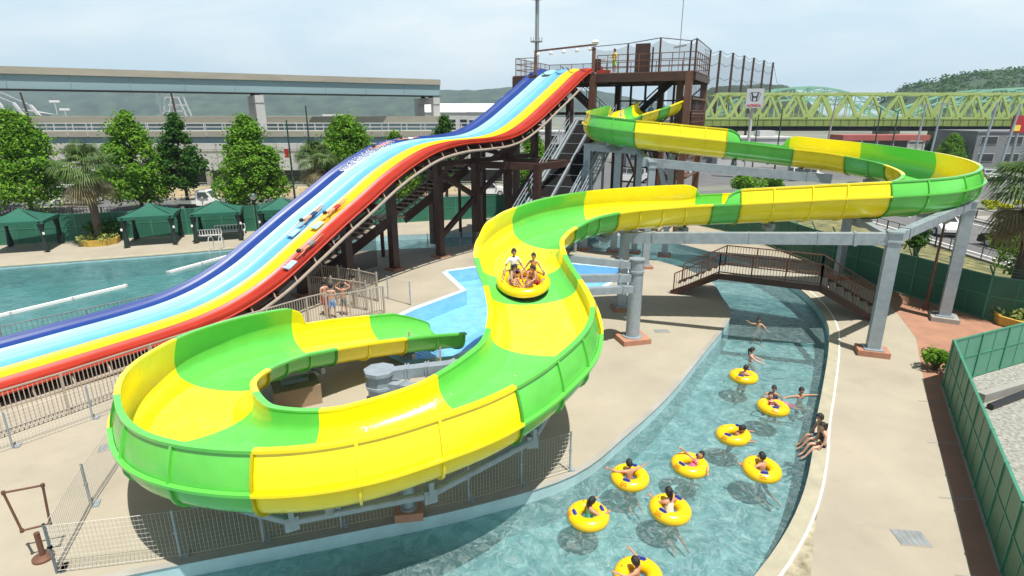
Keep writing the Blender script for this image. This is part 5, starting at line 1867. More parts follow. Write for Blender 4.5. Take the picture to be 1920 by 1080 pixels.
# ------------------------------------------------------------------ the raft and its four riders
RP = V((0.35, 16.85, 3.36 + 0.10))
RT = Matrix.Translation(RP) @ Matrix.Rotation(R(13), 4, 'X')
raft = thing("raft", "big round yellow raft carrying four people down the slide", "raft", RP)
raft.rotation_euler = (R(13), 0, 0)
def torus(rmj, rmn, z, n1=44, n2=14, sq=0.9):
    mb = MB()
    vs = []
    for i in range(n1):
        a = 2 * PI * i / n1
        for k in range(n2):
            b = 2 * PI * k / n2
            vs.append(V(((rmj + rmn * math.cos(b)) * math.cos(a), (rmj + rmn * math.cos(b)) * math.sin(a), z + rmn * sq * math.sin(b))))
    mb.add(vs, [(i * n2 + k, ((i + 1) % n1) * n2 + k, ((i + 1) % n1) * n2 + (k + 1) % n2, i * n2 + (k + 1) % n2) for i in range(n1) for k in range(n2)])
    return mb
torus(0.67, 0.16, 0.20).build("outer_tube", M["tube"], raft, smooth="all", local=True)
MB().lathe((0, 0, 0.06), [(0.05, 0.02), (0.62, 0.02), (0.70, 0.0)], 40).build("floor", M["tube"], raft, smooth=40, local=True)
torus(0.70, 0.055, 0.07, sq=0.9).build("bumper", M["black"], raft, smooth="all", local=True)
for k in range(8):
    a = k * PI / 4 + 0.3
    c = V((0.66 * math.cos(a), 0.66 * math.sin(a), 0))
    tx = V((-math.sin(a), math.cos(a), 0))
    MB().tube([c - tx * 0.1 + V((0, 0, 0.42)), c - tx * 0.06 + V((0, 0, 0.47)), c + tx * 0.06 + V((0, 0, 0.47)), c + tx * 0.1 + V((0, 0, 0.42))], 0.014, 6).build("handle", M["handle"], raft, local=True)
def raft_rider(label, x, y, rz, h, dz=0.40, **kw):
    q = RT @ V((x, y, dz - 0.05))
    return person(label, q, rz, h, group="raft riders", **kw)
SITR = (((0.12, 0.9, 0.38), (0.0, 0.45, -0.85), (0.05, 1, -0.2)), None)
raft_rider("man in a white shirt sitting at the back left of the yellow raft", -0.30, 0.42, PI + 0.35, 1.48, dz=0.40, arms=(((0.45, -0.1, -0.85), (0.25, 0.4, -0.5)), None), legs=SITR, clothes=(("shirt", "c_white"), ("trunks", "c_navy")))
raft_rider("boy in an orange vest sitting at the back right of the yellow raft", 0.32, 0.40, PI - 0.3, 1.25, dz=0.38, arms=(((0.5, 0.1, -0.8), (0.4, 0.3, -0.5)), None), legs=SITR, clothes=(("top", "c_orange"), ("trunks", "c_orange")))
raft_rider("dark haired child in a pale top crouching at the front left of the yellow raft", -0.44, -0.12, -PI / 2 - 0.25, 1.15, dz=0.35, torso=(0, 0.35, 1), hair="pony", arms=(((0.6, 0.2, -0.75), (0.3, 0.6, -0.5)), None), legs=SITR, clothes=(("onepiece", "c_white"),))
raft_rider("dark haired child with bare shoulders at the front right of the yellow raft", 0.42, -0.18, PI / 2 + 0.3, 1.15, dz=0.35, torso=(0, 0.3, 1), arms=(((0.4, 0.3, -0.85), (0.1, 0.9, -0.2)), None), legs=SITR, clothes=(("trunks", "c_red"),))

# ------------------------------------------------------------------ riders on the five-lane slide
PRONE = dict(torso=(0, 1, 0.12), arms=(((0.25, 1, 0.0), (-0.1, 1, 0.05)), None), legs=(((0.06, -1, 0.0), (0.02, -1, 0.06), (0, -1, 0.1)), None), head=(0, 0.75, 0.65), face=(0, 0.8, -0.4))
def lane_rider(label, u, v, lat, matn=None, mlabel=None, **kw):
    s, z = on_rainbow_plane(u, v, lat)
    p = rpt(s, lat, 0.10)
    p2 = rpt(s - 0.6, lat, 0.10)
    pitch = math.atan2(p2.z - p.z, 0.6)
    a = dict(PRONE)
    a.update(kw)
    o = person(label, p, R(143.13), 1.45, group="riders on the five-lane slide", **a)
    o.rotation_euler = (pitch, 0, R(143.13))
    if matn:
        q = rpt(s - 0.95, lat, 0.02)
        t = thing("slide_mat", mlabel, "mat", q, R(143.13))
        t.rotation_euler = (pitch, 0, R(143.13))
        MB().box((0, 0.1, 0.0), (0.42, 0.5, 0.04)).tube([(-0.21, 0.36, 0.03), (0.21, 0.36, 0.03)], 0.05, 8).build("mat", M[matn], t, local=True)
        MB().tube([(-0.15, 0.2, 0.03), (-0.12, 0.2, 0.09), (0.12, 0.2, 0.09), (0.15, 0.2, 0.03)], 0.015, 6).build("handle", M["white"], t, local=True)
lane_rider("rider lying headfirst on a mat in the pale blue lane", 585, 412, 2.5, "mat_blue", "pale blue mat under the rider in the pale blue lane", clothes=(("trunks", "c_navy"),))
lane_rider("rider lying headfirst on a mat in the yellow lane", 628, 392, 1.5, "mat_blue", "pale blue mat under the rider in the yellow lane", clothes=(("trunks", "c_red"),))
lane_rider("rider lying headfirst on a mat in the red lane", 580, 455, 0.5, "mat_blue", "pale blue mat under the rider in the red lane", clothes=(("trunks", "c_grey"),), skin="skin_d")
lane_rider("rider in a burst of spray on the blue lane just past the first drop", 715, 263, 4.4, None, None, clothes=(("trunks", "c_pink"),))
lane_rider("second rider on the flat of the blue lane behind the spray", 765, 260, 4.4, None, None, clothes=(("trunks", "c_white"),))
def spray(label, u, v, lat, n, ln):
    s, z = on_rainbow_plane(u, v, lat)
    mb = MB()
    for _ in range(n):
        f = random.random() ** 0.7
        c = rpt(s - f * ln, lat + random.gauss(0, 0.28), 0.02 + random.random() * 0.22 * (1 - f))
        r = random.uniform(0.006, 0.022)
        mb.lathe(c, [(0.3 * r, -r), (r, -0.3 * r), (r, 0.4 * r), (0.3 * r, r)], 5)
    o = mb.build("spray", M["splash"], None)
    tag(o, label, "water spray", kind="stuff")
spray("white spray round the riders on the blue lane below the first drop", 735, 262, 4.2, 1500, 3.6)
#spray("white spray ahead of the mats in the pale blue lane", 565, 425, 2.45, 260, 1.0)

# ------------------------------------------------------------------ trees and palms
def tree_proto(name, label, h, w, trunk, leafm, n=5200, size=0.20, seed=1, conic=0.55):
    random.seed(seed)
    t = thing(name, label, "tree")
    mb = MB()
    mb.tube([(0, 0, 0), (0.05, 0.03, trunk * 0.6), (0.0, 0.0, trunk + h * 0.25), (0.02, 0, h * 0.8)], [0.16, 0.13, 0.10, 0.03], 8)
    cen = []
    nb = 140
    for k in range(nb):
        f = random.random() ** 0.95
        z = trunk + (h - trunk) * f
        prof = (1 - f) ** conic * (0.55 + 0.45 * min(1, f / 0.22))
        a = random.uniform(0, 2 * PI)
        rr = w / 2 * prof * random.uniform(0.45, 0.98)
        c = V((rr * math.cos(a), rr * math.sin(a), z))
        cen.append((c, w * 0.105 * random.uniform(0.7, 1.25) * (1.2 - 0.75 * f)))
        if k % 6 == 0:
            mb.tube([(0, 0, max(trunk * 0.8, z - 0.9)), c * 0.5 + V((0, 0, z * 0.48)), c], [0.05, 0.035, 0.015], 5)
    mb.build("trunk", M["bark"], t, smooth=40, local=True)
    lb = MB()
    leaves(lb, cen, int(n * 0.88), size)
    leaves(lb, [(c, r * 2.3) for c, r in cen], int(n * 0.12), size)
    lb.build("crown", M[leafm], t, fix=False, local=True)
    return t
ta = tree_proto("broadleaf_tree", "tall bright green tree at the far left edge behind the first gazebo", 8.7, 7.2, 1.2, "leaf", 22000, 0.125, 3, 0.62)
tb = tree_proto("broadleaf_tree", "full bright green tree behind the second gazebo and the round planter", 8.6, 6.8, 1.1, "leaf", 22000, 0.125, 8, 0.8)
tc = tree_proto("broadleaf_tree", "narrow dark green tree left of the rounded tree behind the benches", 8.5, 4.2, 2.2, "leaf_d", 15000, 0.122, 12, 0.7)
def put(o, u, Y, sc=1.0):
    r = survey(u, 300, Y=Y)
    o.location = (r.x, Y, -0.01)
    o.scale = (sc * 1.16, sc * 1.16, sc)
for o in (ta, tb, tc): o["group"] = "roadside trees"
put(ta, 35, 50.0, 1.02); put(tb, 248, 52.5, 1.0); put(tc, 338, 53.5, 1.0)
def more(src, u, Y, sc, rz, label):
    r = survey(u, 300, Y=Y)
    return copy_thing(src, (r.x, Y, -0.01), rz, label, (sc * 1.16, sc * 1.16, sc))
more(tb, 466, 52.0, 0.97, 2.1, "rounded bright green tree behind the benches and the pickup truck")
more(ta, 652, 54.0, 0.97, 1.0, "bright green tree rising behind the blue lane of the slide")
more(tb, 742, 56.0, 0.80, 3.7, "small green treetop just left of the two riders' spray")
more(tc, 835, 56.0, 0.97, 0.4, "slender treetop above the flat of the blue lane")
more(tb, 1000, 60.0, 0.78, 5.0, "dark leafy tree seen through the legs of the tower")
more(tc, 780, 58.0, 0.55, 2.0, "small tree behind the columns and the staircase")
more(ta, -75, 52.0, 1.0, 2.4, "bright green tree mostly outside the left edge")

def fan_palm(name, label, h, nfr, size, skirt, seed):
    random.seed(seed)
    t = thing(name, label, "palm", group="fan palms")
    MB().tube([(0, 0, 0), (0.03, 0, h * 0.3), (0.0, 0.02, h * 0.7), (0, 0, h)], [0.34, 0.27, 0.24, 0.2], 10).build("trunk", M["palmbark"], t, smooth=40, local=True)
    gm, dm = MB(), MB()
    for k in range(nfr + skirt):
        dry = k >= nfr
        a = random.uniform(0, 2 * PI)
        el = random.uniform(-0.35, 1.35) if not dry else random.uniform(-1.25, -0.5)
        d = V((math.cos(a) * math.cos(el), math.sin(a) * math.cos(el), math.sin(el)))
        L = size * random.uniform(0.8, 1.15)
        o = V((0, 0, h - (0.1 if not dry else random.uniform(0.1, 0.9))))
        tip = o + d * L * 0.5
        mb = dm if dry else gm
        sd = d.cross(V((0, 0, 1))).normalized()
        upv = sd.cross(d).normalized()
        mb.quad([o - sd * 0.02, o + sd * 0.02, tip + sd * 0.015, tip - sd * 0.015])
        nseg = 17
        for s in range(nseg):
            b = -1.25 + 2.5 * s / (nseg - 1)
            dd = (d * math.cos(b) + sd * math.sin(b)).normalized()
            l2 = L * 0.55 * (0.75 + 0.25 * math.cos(b))
            m = tip + dd * l2 * 0.6 + upv * 0.02
            e = tip + dd * l2 + V((0, 0, -0.30 * L * (0.5 + random.random() * 0.6)))
            ww = dd.cross(upv).normalized() * 0.035
            mb.quad([tip, m + ww, e, m - ww])
    gm.build("crown", M["palm"], t, fix=False, local=True)
    if skirt: dm.build("dry_skirt", M["palmdry"], t, fix=False, local=True)
    return t
pa = fan_palm("fan_palm", "fan palm rising from the round planter by the left pool", 5.2, 62, 2.0, 26, 5)
r = survey(172, 462); pa.location = (r.x, r.y + 0.9, 0)
r = survey(592, 300, Y=50)
copy_thing(pa, (r.x, 50, 0), 1.9, "fan palm beside the blue lane left of the lamp post", 0.95)
copy_thing(pa, (21.9, 23.6, 0), 2.7, "fan palm at the right edge above the green fence", 1.12)

def bush(label, c, w, h, n, leafm="leaf", size=0.13, name="shrub", group=None):
    t = thing(name, label, "shrub", (c[0], c[1], 0), group=group)
    st = MB()
    cen = []
    for k in range(16):
        a = random.uniform(0, 2 * PI)
        q = V((math.cos(a) * w * 0.36 * random.random() ** 0.5, math.sin(a) * w * 0.30 * random.random() ** 0.5, h * random.uniform(0.35, 0.78)))
        cen.append((q, min(w, h) * 0.30))
        st.tube([(0, 0, 0), q * 0.6, q], [0.04, 0.03, 0.012], 5)
    st.build("stem", M["bark"], t, local=True)
    lb = MB()
    leaves(lb, cen, n, size)
    lb.build("foliage", M[leafm], t, fix=False, local=True)
    return t
r = survey(1415, 345, Y=62); bush("wide green bush behind the tower's right-hand columns", (r.x, 62), 7.5, 2.6, 3200, "leaf", 0.16)
bush("leafy tree growing outside the dark green fence by the right edge", (25.8, 27.5), 3.6, 3.6, 2600, "leaf_y", 0.13)
bush("small dark shrub in front of the lamp post outside the dark green fence", (24.3, 33.5), 1.3, 2.6, 900, "leaf_d", 0.10)
bush("low green shrub poking past the corner of the green screen fence", (14.8, 18.3), 0.9, 1.0, 420, "leaf", 0.09)
bush("dark shrub between the palm planter and the pool fence", (-28.4, 39.2), 2.6, 1.6, 900, "leaf_d", 0.12)
bush("dark hedge clump against the fence below the right palm", (22.6, 24.3), 2.0, 1.5, 900, "leaf", 0.10)
for i, (x, y, w, hh, lbl) in enumerate(((-46, 60, 9, 1.3, "low hedge behind the road at the far left"), (-30, 62.5, 10, 1.3, "low hedge behind the road left of the pickup truck"), (-14, 64, 10, 1.4, "low hedge behind the road right of the pickup truck"), (46, 53, 9, 0.9, "bed of yellow flowers beyond the right-hand road"))):
    bush(lbl, (x, y), w, hh, 1800, "flower" if i == 3 else "leaf_d", 0.14, name="hedge" if i < 3 else "flower_bed")

# ------------------------------------------------------------------ vehicles
def car(label, cat, loc, rz, paint, L=4.2, Wd=1.7, Hh=1.45, kind="car", name="parked_car"):
    t = thing(name, label, cat, (loc[0], loc[1], 0), rz)
    hl = L / 2
    gc = 0.22
    def body_prof():
        if kind == "van":
            return [(-hl, gc), (-hl, Hh * 0.62), (-hl + 0.12, Hh * 0.97), (-hl + 0.3, Hh), (hl * 0.42, Hh), (hl * 0.72, Hh * 0.60), (hl * 0.97, Hh * 0.52), (hl, Hh * 0.4), (hl, gc)]
        if kind == "truck":
            return [(hl * 0.05, gc + 0.25), (hl * 0.05, Hh * 0.98), (hl * 0.18, Hh), (hl * 0.62, Hh), (hl * 0.93, Hh * 0.58), (hl, Hh * 0.45), (hl, gc)]
        return [(-hl, gc + 0.06), (-hl + 0.02, Hh * 0.58), (-hl * 0.84, Hh * 0.66), (-hl * 0.62, Hh * 0.94), (-hl * 0.42, Hh), (hl * 0.10, Hh), (hl * 0.24, Hh * 0.95), (hl * 0.50, Hh * 0.66), (hl * 0.92, Hh * 0.54), (hl, Hh * 0.42), (hl - 0.02, gc)]
    pr = body_prof()
    mb = MB()
    # tapered greenhouse: several slices across the width
    rows = []
    for f in (-1, -0.93, -0.6, 0, 0.6, 0.93, 1):
        e = abs(f)
        row = []
        for x, z in pr:
            up_ = max(0.0, (z - Hh * 0.58) / (Hh * 0.42))
            inset = 0.22 * up_ + (0.05 if e == 1 else 0)
            yy = f * (Wd / 2) * (1 - inset)
            row.append((x * (0.985 if e == 1 else 1), yy, z - (0.03 if e == 1 and z > Hh * 0.5 else 0)))
        row.append(row[0])
        rows.append(row)
    mb.strip(rows)
    mb.add(rows[0][:-1], [tuple(range(len(pr)))])
    mb.add(rows[-1][:-1], [tuple(range(len(pr)))])
    mb.build("body", M[paint], t, smooth=35, local=True)
    def side_win(pts, sgn):
        g = MB()
        g.quad([(x, sgn * ((Wd / 2) * (1 - 0.22 * max(0, (z - Hh * 0.58) / (Hh * 0.42)) - 0.0) + 0.006), z) for x, z in pts])
        return g
    zl, zh = Hh * 0.64, Hh * 0.92
    for sgn in (-1, 1):
        if kind == "truck":
            side_win([(hl * 0.16, zl), (hl * 0.72, zl), (hl * 0.60, zh), (hl * 0.16, zh)], sgn).build("window", M["glass"], t, local=True)
        elif kind == "van":
            for x0, x1 in ((-0.9, -0.35), (-0.3, 0.12), (0.16, 0.55)):
                side_win([(hl * x0, zl), (hl * x1, zl), (hl * (x1 - (0.12 if x1 > 0.5 else 0)), zh), (hl * x0, zh)], sgn).build("window", M["glass"], t, local=True)
        else:
            side_win([(-hl * 0.70, zl), (-hl * 0.14, zl), (-hl * 0.14, zh), (-hl * 0.52, zh)], sgn).build("window", M["glass"], t, local=True)
            side_win([(-hl * 0.10, zl), (hl * 0.42, zl), (hl * 0.20, zh), (-hl * 0.10, zh)], sgn).build("window", M["glass"], t, local=True)
    # windscreen and rear glass
    def cross_win(i, j_, nm):
        (x0, z0), (x1, z1) = pr[i], pr[j_]
        dx, dz = x1 - x0, z1 - z0
        l = math.hypot(dx, dz)
        nx, nz = -dz / l, dx / l
        if nz < 0: nx, nz = -nx, -nz
        g = MB()
        a, b = 0.12, 0.90
        w0 = Wd / 2 * 0.84 * (1 - 0.22 * max(0, (z0 - Hh * 0.58) / (Hh * 0.42)))
        w1 = Wd / 2 * 0.84 * (1 - 0.22 * max(0, (z1 - Hh * 0.58) / (Hh * 0.42)))
        P0 = (x0 + dx * a + nx * 0.012, z0 + dz * a + nz * 0.012)
        P1 = (x0 + dx * b + nx * 0.012, z0 + dz * b + nz * 0.012)
        g.quad([(P0[0], -w0, P0[1]), (P0[0], w0, P0[1]), (P1[0], w1, P1[1]), (P1[0], -w1, P1[1])])
        g.build(nm, M["glass"], t, local=True)
    if kind == "van": cross_win(4, 5, "windscreen"); cross_win(1, 2, "rear_window")
    elif kind == "truck": cross_win(3, 4, "windscreen")
    else: cross_win(6, 7, "windscreen"); cross_win(2, 3, "rear_window")
    wr = 0.30 if kind != "truck" else 0.27
    for sx in (-0.62, 0.62):
        for sy in (-1, 1):
            c = V((hl * sx, sy * (Wd / 2 - 0.09), wr))
            w = MB().tube([c + V((0, -0.1, 0)), c + V((0, 0.1, 0))], wr, 18)
            o = w.build("wheel", M["tyre"], t, smooth=40, local=True)
            MB().tube([c + V((0, sy * 0.10, 0)), c + V((0, sy * 0.112, 0))], wr * 0.62, 12).build("rim", M["carsilver"], o, local=True)
    for sy in (-1, 1):
        MB().box((hl - 0.03, sy * Wd * 0.36, Hh * 0.44), (0.1, 0.30, 0.13)).build("headlight", M["lampglass"], t, local=True)
        MB().box((-hl + 0.02, sy * Wd * 0.38, Hh * 0.52), (0.08, 0.2, 0.16)).build("tail_light", M["redlens"], t, local=True)
        MB().box((hl * 0.44, sy * (Wd / 2 + 0.06), Hh * 0.66), (0.12, 0.16, 0.11)).build("mirror", M[paint], t, local=True)
    for sx in (-1, 1): MB().box((hl * sx, 0, gc + 0.1), (0.1, Wd * 0.9, 0.14)).build("bumper", M["black"], t, local=True)
    if kind == "truck":
        bd_ = MB().box((-hl * 0.48, 0, 0.62), (hl * 1.04, Wd * 0.96, 0.08))
        for sy in (-1, 1): bd_.box((-hl * 0.48, sy * Wd * 0.47, 0.78), (hl * 1.04, 0.04, 0.28))
        bd_.box((-hl, 0, 0.78), (0.04, Wd * 0.94, 0.28)).box((hl * 0.03, 0, 0.95), (0.05, Wd * 0.9, 0.66))
        bd_.build("cargo_bed", M[paint], t, local=True)
        MB().box((-hl * 0.3, 0, 0.45), (hl * 1.3, Wd * 0.5, 0.16)).build("chassis", M["black"], t, local=True)
        ld_ = MB()
        ld_.beam((-hl * 0.9, -0.5, 0.9), (hl * 0.1, -0.5, 1.55), 0.05, 0.05).beam((-hl * 0.9, 0.5, 0.9), (hl * 0.1, 0.5, 1.55), 0.05, 0.05)
        ld_.build("load_bar", M["carwhite"], t, local=True)
    return t
car("small white pickup truck driving on the road behind the third gazebo", "truck", survey(374, 392)[:2], 0.05, "carwhite", 3.6, 1.5, 1.8, "truck", "pickup_truck")
car("white hatchback on the road seen between the slide's brown columns", "car", (-2.6, 63.2), 0.06, "carwhite", 4.0, 1.68, 1.5)
car("crimson hatchback on the road in front of the raft conveyor", "car", (2.4, 64.0), 3.2, "carred", 3.9, 1.66, 1.5)
car("white van in the car park behind the conveyor", "van", (15.6, 76.0), 2.6, "carwhite", 4.4, 1.7, 1.95, "van", "parked_van")
car("black car in the car park beside the white van", "car", (19.6, 79.0), 2.4, "carblack", 4.2, 1.7, 1.5)
car("silver car in the car park behind the grey beam", "car", (24.5, 86), 0.5, "carsilver", 4.2, 1.7, 1.5)
car("white wagon parked behind the long beam under the upper slide", "van", (39.5, 78), 0.1, "carwhite", 4.4, 1.7, 1.8, "van", "parked_van")
car("white car on the right-hand road half hidden by a grey column", "car", (32.3, 42.6), -1.8, "carwhite", 4.3, 1.7, 1.42)
car("black car on the right-hand road at the right edge", "car", (33.2, 36.4), 1.75, "carblack", 4.6, 1.8, 1.5)
car("silver car on the far right road beyond the slide's bend", "car", (64.5, 78.5), -1.9, "carsilver", 4.3, 1.7, 1.45)
car("white van parked behind the trees at the far left", "van", (-43, 56.5), 0.0, "carwhite", 4.2, 1.7, 1.9, "van", "parked_van")

# road railings and lamp posts
picket_fence("dark road railing behind the gazebos along the road", [(-70, 46.5), (-40, 48.3), (-6, 50.9), (12, 51.6)], 0.95, 2.5, pick=0.28, mat="black", name="road_railing", pr=0.016)
picket_fence("white guard railing on the far side of the road", [(-70, 59.3), (-30, 61.6), (0, 64.8)], 0.9, 3.2, pick=1.6, mat="white", name="road_railing", pr=0.02)
picket_fence("dark railing along the near side of the right-hand road", [(28.5, 22), (28.5, 48)], 0.85, 2.6, pick=1.3, mat="black", name="road_railing", pr=0.02)
picket_fence("dark railing along the far side of the right-hand road", [(39.4, 24), (39.4, 55)], 0.9, 3.4, pick=1.7, mat="black", name="road_railing", pr=0.02)
fbk = thing("flower_kerb", "raised concrete kerb round the yellow flower bed beyond the right-hand road", "kerb", (46, 53, 0))
MB().beam((40.5, 49.5, 0.25), (53, 52, 0.25), 0.25, 0.5).beam((40.5, 49.5, 0.25), (41.5, 56, 0.25), 0.25, 0.5).build("kerb", M["pave"], fbk)

def lamp(label, x, y, h, matn="brown2", name="lamp_post", head="globe", arm=0.0, r=0.06):
    t = thing(name, label, "lamp post", (x, y, 0))
    mb = MB().tube([(x, y, 0), (x, y, h * 0.5), (x, y, h)], [r * 1.25, r, r * 0.75], 8)
    mb.lathe((x, y, 0), [(r * 2.2, 0), (r * 2.2, 0.12), (r * 1.4, 0.3)], 10)
    if arm: mb.tube([(x, y, h), (x + arm * 0.5, y, h + 0.25), (x + arm, y, h + 0.25)], r * 0.6, 6)
    mb.build("pole", M[matn], t, smooth=40)
    if head == "globe":
        MB().lathe((x, y, h), [(0.06, 0), (0.20, 0.12), (0.24, 0.25), (0.10, 0.42)], 12).build("lamp_head", M["conc_w"], t, smooth=40)
        MB().lathe((x, y, h), [(0.26, 0.27), (0.05, 0.46)], 12).build("cap", M["dkgreen"], t)
    elif head == "arm":
        MB().box((x + arm, y, h + 0.22), (0.6, 0.2, 0.12)).build("lamp_head", M["conc_w"], t)
    elif head == "speaker":
        MB().box((x, y, h - 0.2), (0.26, 0.2, 0.4)).build("lamp_head", M["white"], t)
    return t
p = survey(1735, 580)
lamp("brown lamp post with a pale lantern standing on the red-brown path", p.x, p.y, 3.95)
p = survey(486, 452)
lamp("dark lamp post with a pale lantern before the half hidden gazebo", p.x, p.y, 2.9, "black")
t_ = lamp("tall dark green lamp post with a red banner behind the second fan palm", survey(545, 300, Y=57).x, 57, 8.0, "dkgreen", head="none", r=0.09)
MB().box((survey(545, 300, Y=57).x - 0.32, 57, 4.9), (0.42, 0.04, 0.85)).build("banner", M["c_red"], t_)
lamp("tall dark green lamp post left of the spray on the blue lane", survey(583, 300, Y=66).x, 66, 9.4, "dkgreen", head="none", r=0.1)
lamp("brown lamp post with a loudspeaker left of the tower", survey(944, 200, Y=50).x, 50.5, 10.0, "brown", head="speaker", arm=0.0)
lamp("dark green lamp post right of the car dealer sign", survey(1460, 260, Y=88).x, 88, 9.6, "dkgreen", head="none", r=0.11)
lamp("first dark green lamp post in front of the red roof", survey(1642, 260, Y=92).x, 92, 9.4, "dkgreen", head="arm", arm=-1.2, r=0.11)
lamp("second dark green lamp post in front of the red roof", survey(1675, 260, Y=92).x, 92, 8.8, "dkgreen", head="arm", arm=-1.4, r=0.11)
lamp("dark green lamp post just left of the car dealer sign's pole", survey(1417, 260, Y=84).x, 84, 8.4, "dkgreen", head="none", r=0.09)

def utility_pole(label, u, Y, h, matn="conc", lean=0.0, arms_=2):
    p = survey(u, 250, Y=Y)
    t = thing("utility_pole", label, "utility pole", (p.x, Y, 0), group=None)
    MB().tube([(p.x, Y, 0), (p.x + lean * 0.5, Y, h * 0.5), (p.x + lean, Y, h)], [0.19, 0.16, 0.12], 8).build("pole", M[matn], t, smooth=40)
    ar = MB()
    for k in range(arms_):
        z = h - 0.4 - 0.9 * k
        ar.beam((p.x + lean - 1.0, Y, z), (p.x + lean + 1.0, Y, z), 0.1, 0.1)
        for j in (-0.9, -0.3, 0.3, 0.9):
            ar.lathe((p.x + lean + j, Y, z), [(0.06, 0.03), (0.08, 0.16), (0.03, 0.26)], 6)
    if arms_: ar.build("crossarm", M["galv_d"], t)
    return t
utility_pole("pale concrete utility pole with dark brackets in front of the lime bridge", 1553, 105, 11.3, "conc", 0.5, 2)
utility_pole("grey utility pole right of the centre of the lime bridge", 1722, 95, 10.2, "galv", 0.3, 1)
utility_pole("second grey utility pole right of the centre of the lime bridge", 1752, 95, 10.4, "galv", 0.4, 1)
utility_pole("slim grey pole in front of the grey building at the right", 1845, 80, 10.0, "galv", 0.9, 0)
utility_pole("slim grey pole at the right end beside the red sign", 1888, 78, 9.8, "galv", 0.9, 0)
utility_pole("leaning dark pole left of the nearest viaduct pier", 345, 84, 11.3, "brown", -0.9, 1)
utility_pole("leaning dark pole at the far left below the viaduct", 72, 84, 11.4, "brown", -1.2, 0)

# ------------------------------------------------------------------ car dealer sign
SX, SY = survey(1415, 185, Y=80).x, 80.0
sg_ = thing("dealer_sign", "grey square car dealer sign with an H emblem on a white pole", "sign", (SX, SY, 0), -0.38)
z0, z1 = 9.25, 11.75
MB().box((0, 0, (z0 + z1) / 2), (2.15, 0.9, z1 - z0)).build("board", M["conc_w"], sg_, local=True)
MB().box((0, -0.46, (z0 + z1) / 2), (2.05, 0.03, z1 - z0 - 0.1)).build("sign_face", M["sign_grey"], sg_, local=True)
MB().tube([(-0.15, 0, 0), (-0.15, 0, z0 + 0.05)], [0.24, 0.2], 10).build("pole", M["conc_w"], sg_, smooth=40, local=True)
em = MB()
def rrect(w0, w1, h, r, n=6):
    pts = []
    for (cx_, cz_, a0) in ((w1 / 2 - r, h / 2 - r, 0), (-w1 / 2 + r, h / 2 - r, PI / 2), (-w0 / 2 + r, -h / 2 + r, PI), (w0 / 2 - r, -h / 2 + r, 1.5 * PI)):
        for k in range(n + 1):
            a = a0 + PI / 2 * k / n
            pts.append((cx_ + r * math.cos(a), cz_ + r * math.sin(a)))
    return pts
o1, o2 = rrect(1.02, 1.36, 1.16, 0.30), rrect(0.90, 1.24, 1.04, 0.26)
zc = 10.72
for i in range(len(o1)):
    j = (i + 1) % len(o1)
    a, b, c, d = o1[i], o1[j], o2[j], o2[i]
    em.quad([(a[0], -0.48, zc + a[1]), (b[0], -0.48, zc + b[1]), (c[0], -0.48, zc + c[1]), (d[0], -0.48, zc + d[1])])
def hpoly(pts): em.quad([(x, -0.482, zc + z) for x, z in pts])
hpoly([(-0.50, 0.50), (-0.30, 0.50), (-0.20, 0.04), (-0.14, -0.50), (-0.30, -0.50), (-0.36, -0.1)])
hpoly([(0.50, 0.50), (0.30, 0.50), (0.20, 0.04), (0.14, -0.50), (0.30, -0.50), (0.36, -0.1)])
hpoly([(-0.22, 0.08), (0.22, 0.08), (0.19, -0.13), (-0.19, -0.13)])
em.build("emblem", M["sign_ink"], sg_, fix=False, local=True)
cu = bpy.data.curves.new("lettering", 'FONT')
cu.body = "HONDA"
cu.size = 0.46
cu.align_x = 'CENTER'
cu.align_y = 'CENTER'
cu.extrude = 0.01
cu.offset = 0.012
to = bpy.data.objects.new("lettering_tmp", cu)
COL.objects.link(to)
bpy.context.view_layer.update()
tm = bpy.data.meshes.new_from_object(to.evaluated_get(bpy.context.evaluated_depsgraph_get()))
bpy.data.objects.remove(to)
tm.transform(Matrix.Translation((0, -0.49, 9.62)) @ Matrix.Rotation(PI / 2, 4, 'X'))
tm.materials.clear()
tm.materials.append(M["sign_red"])
tm.name = "lettering"
link(bpy.data.objects.new("lettering", tm), sg_)

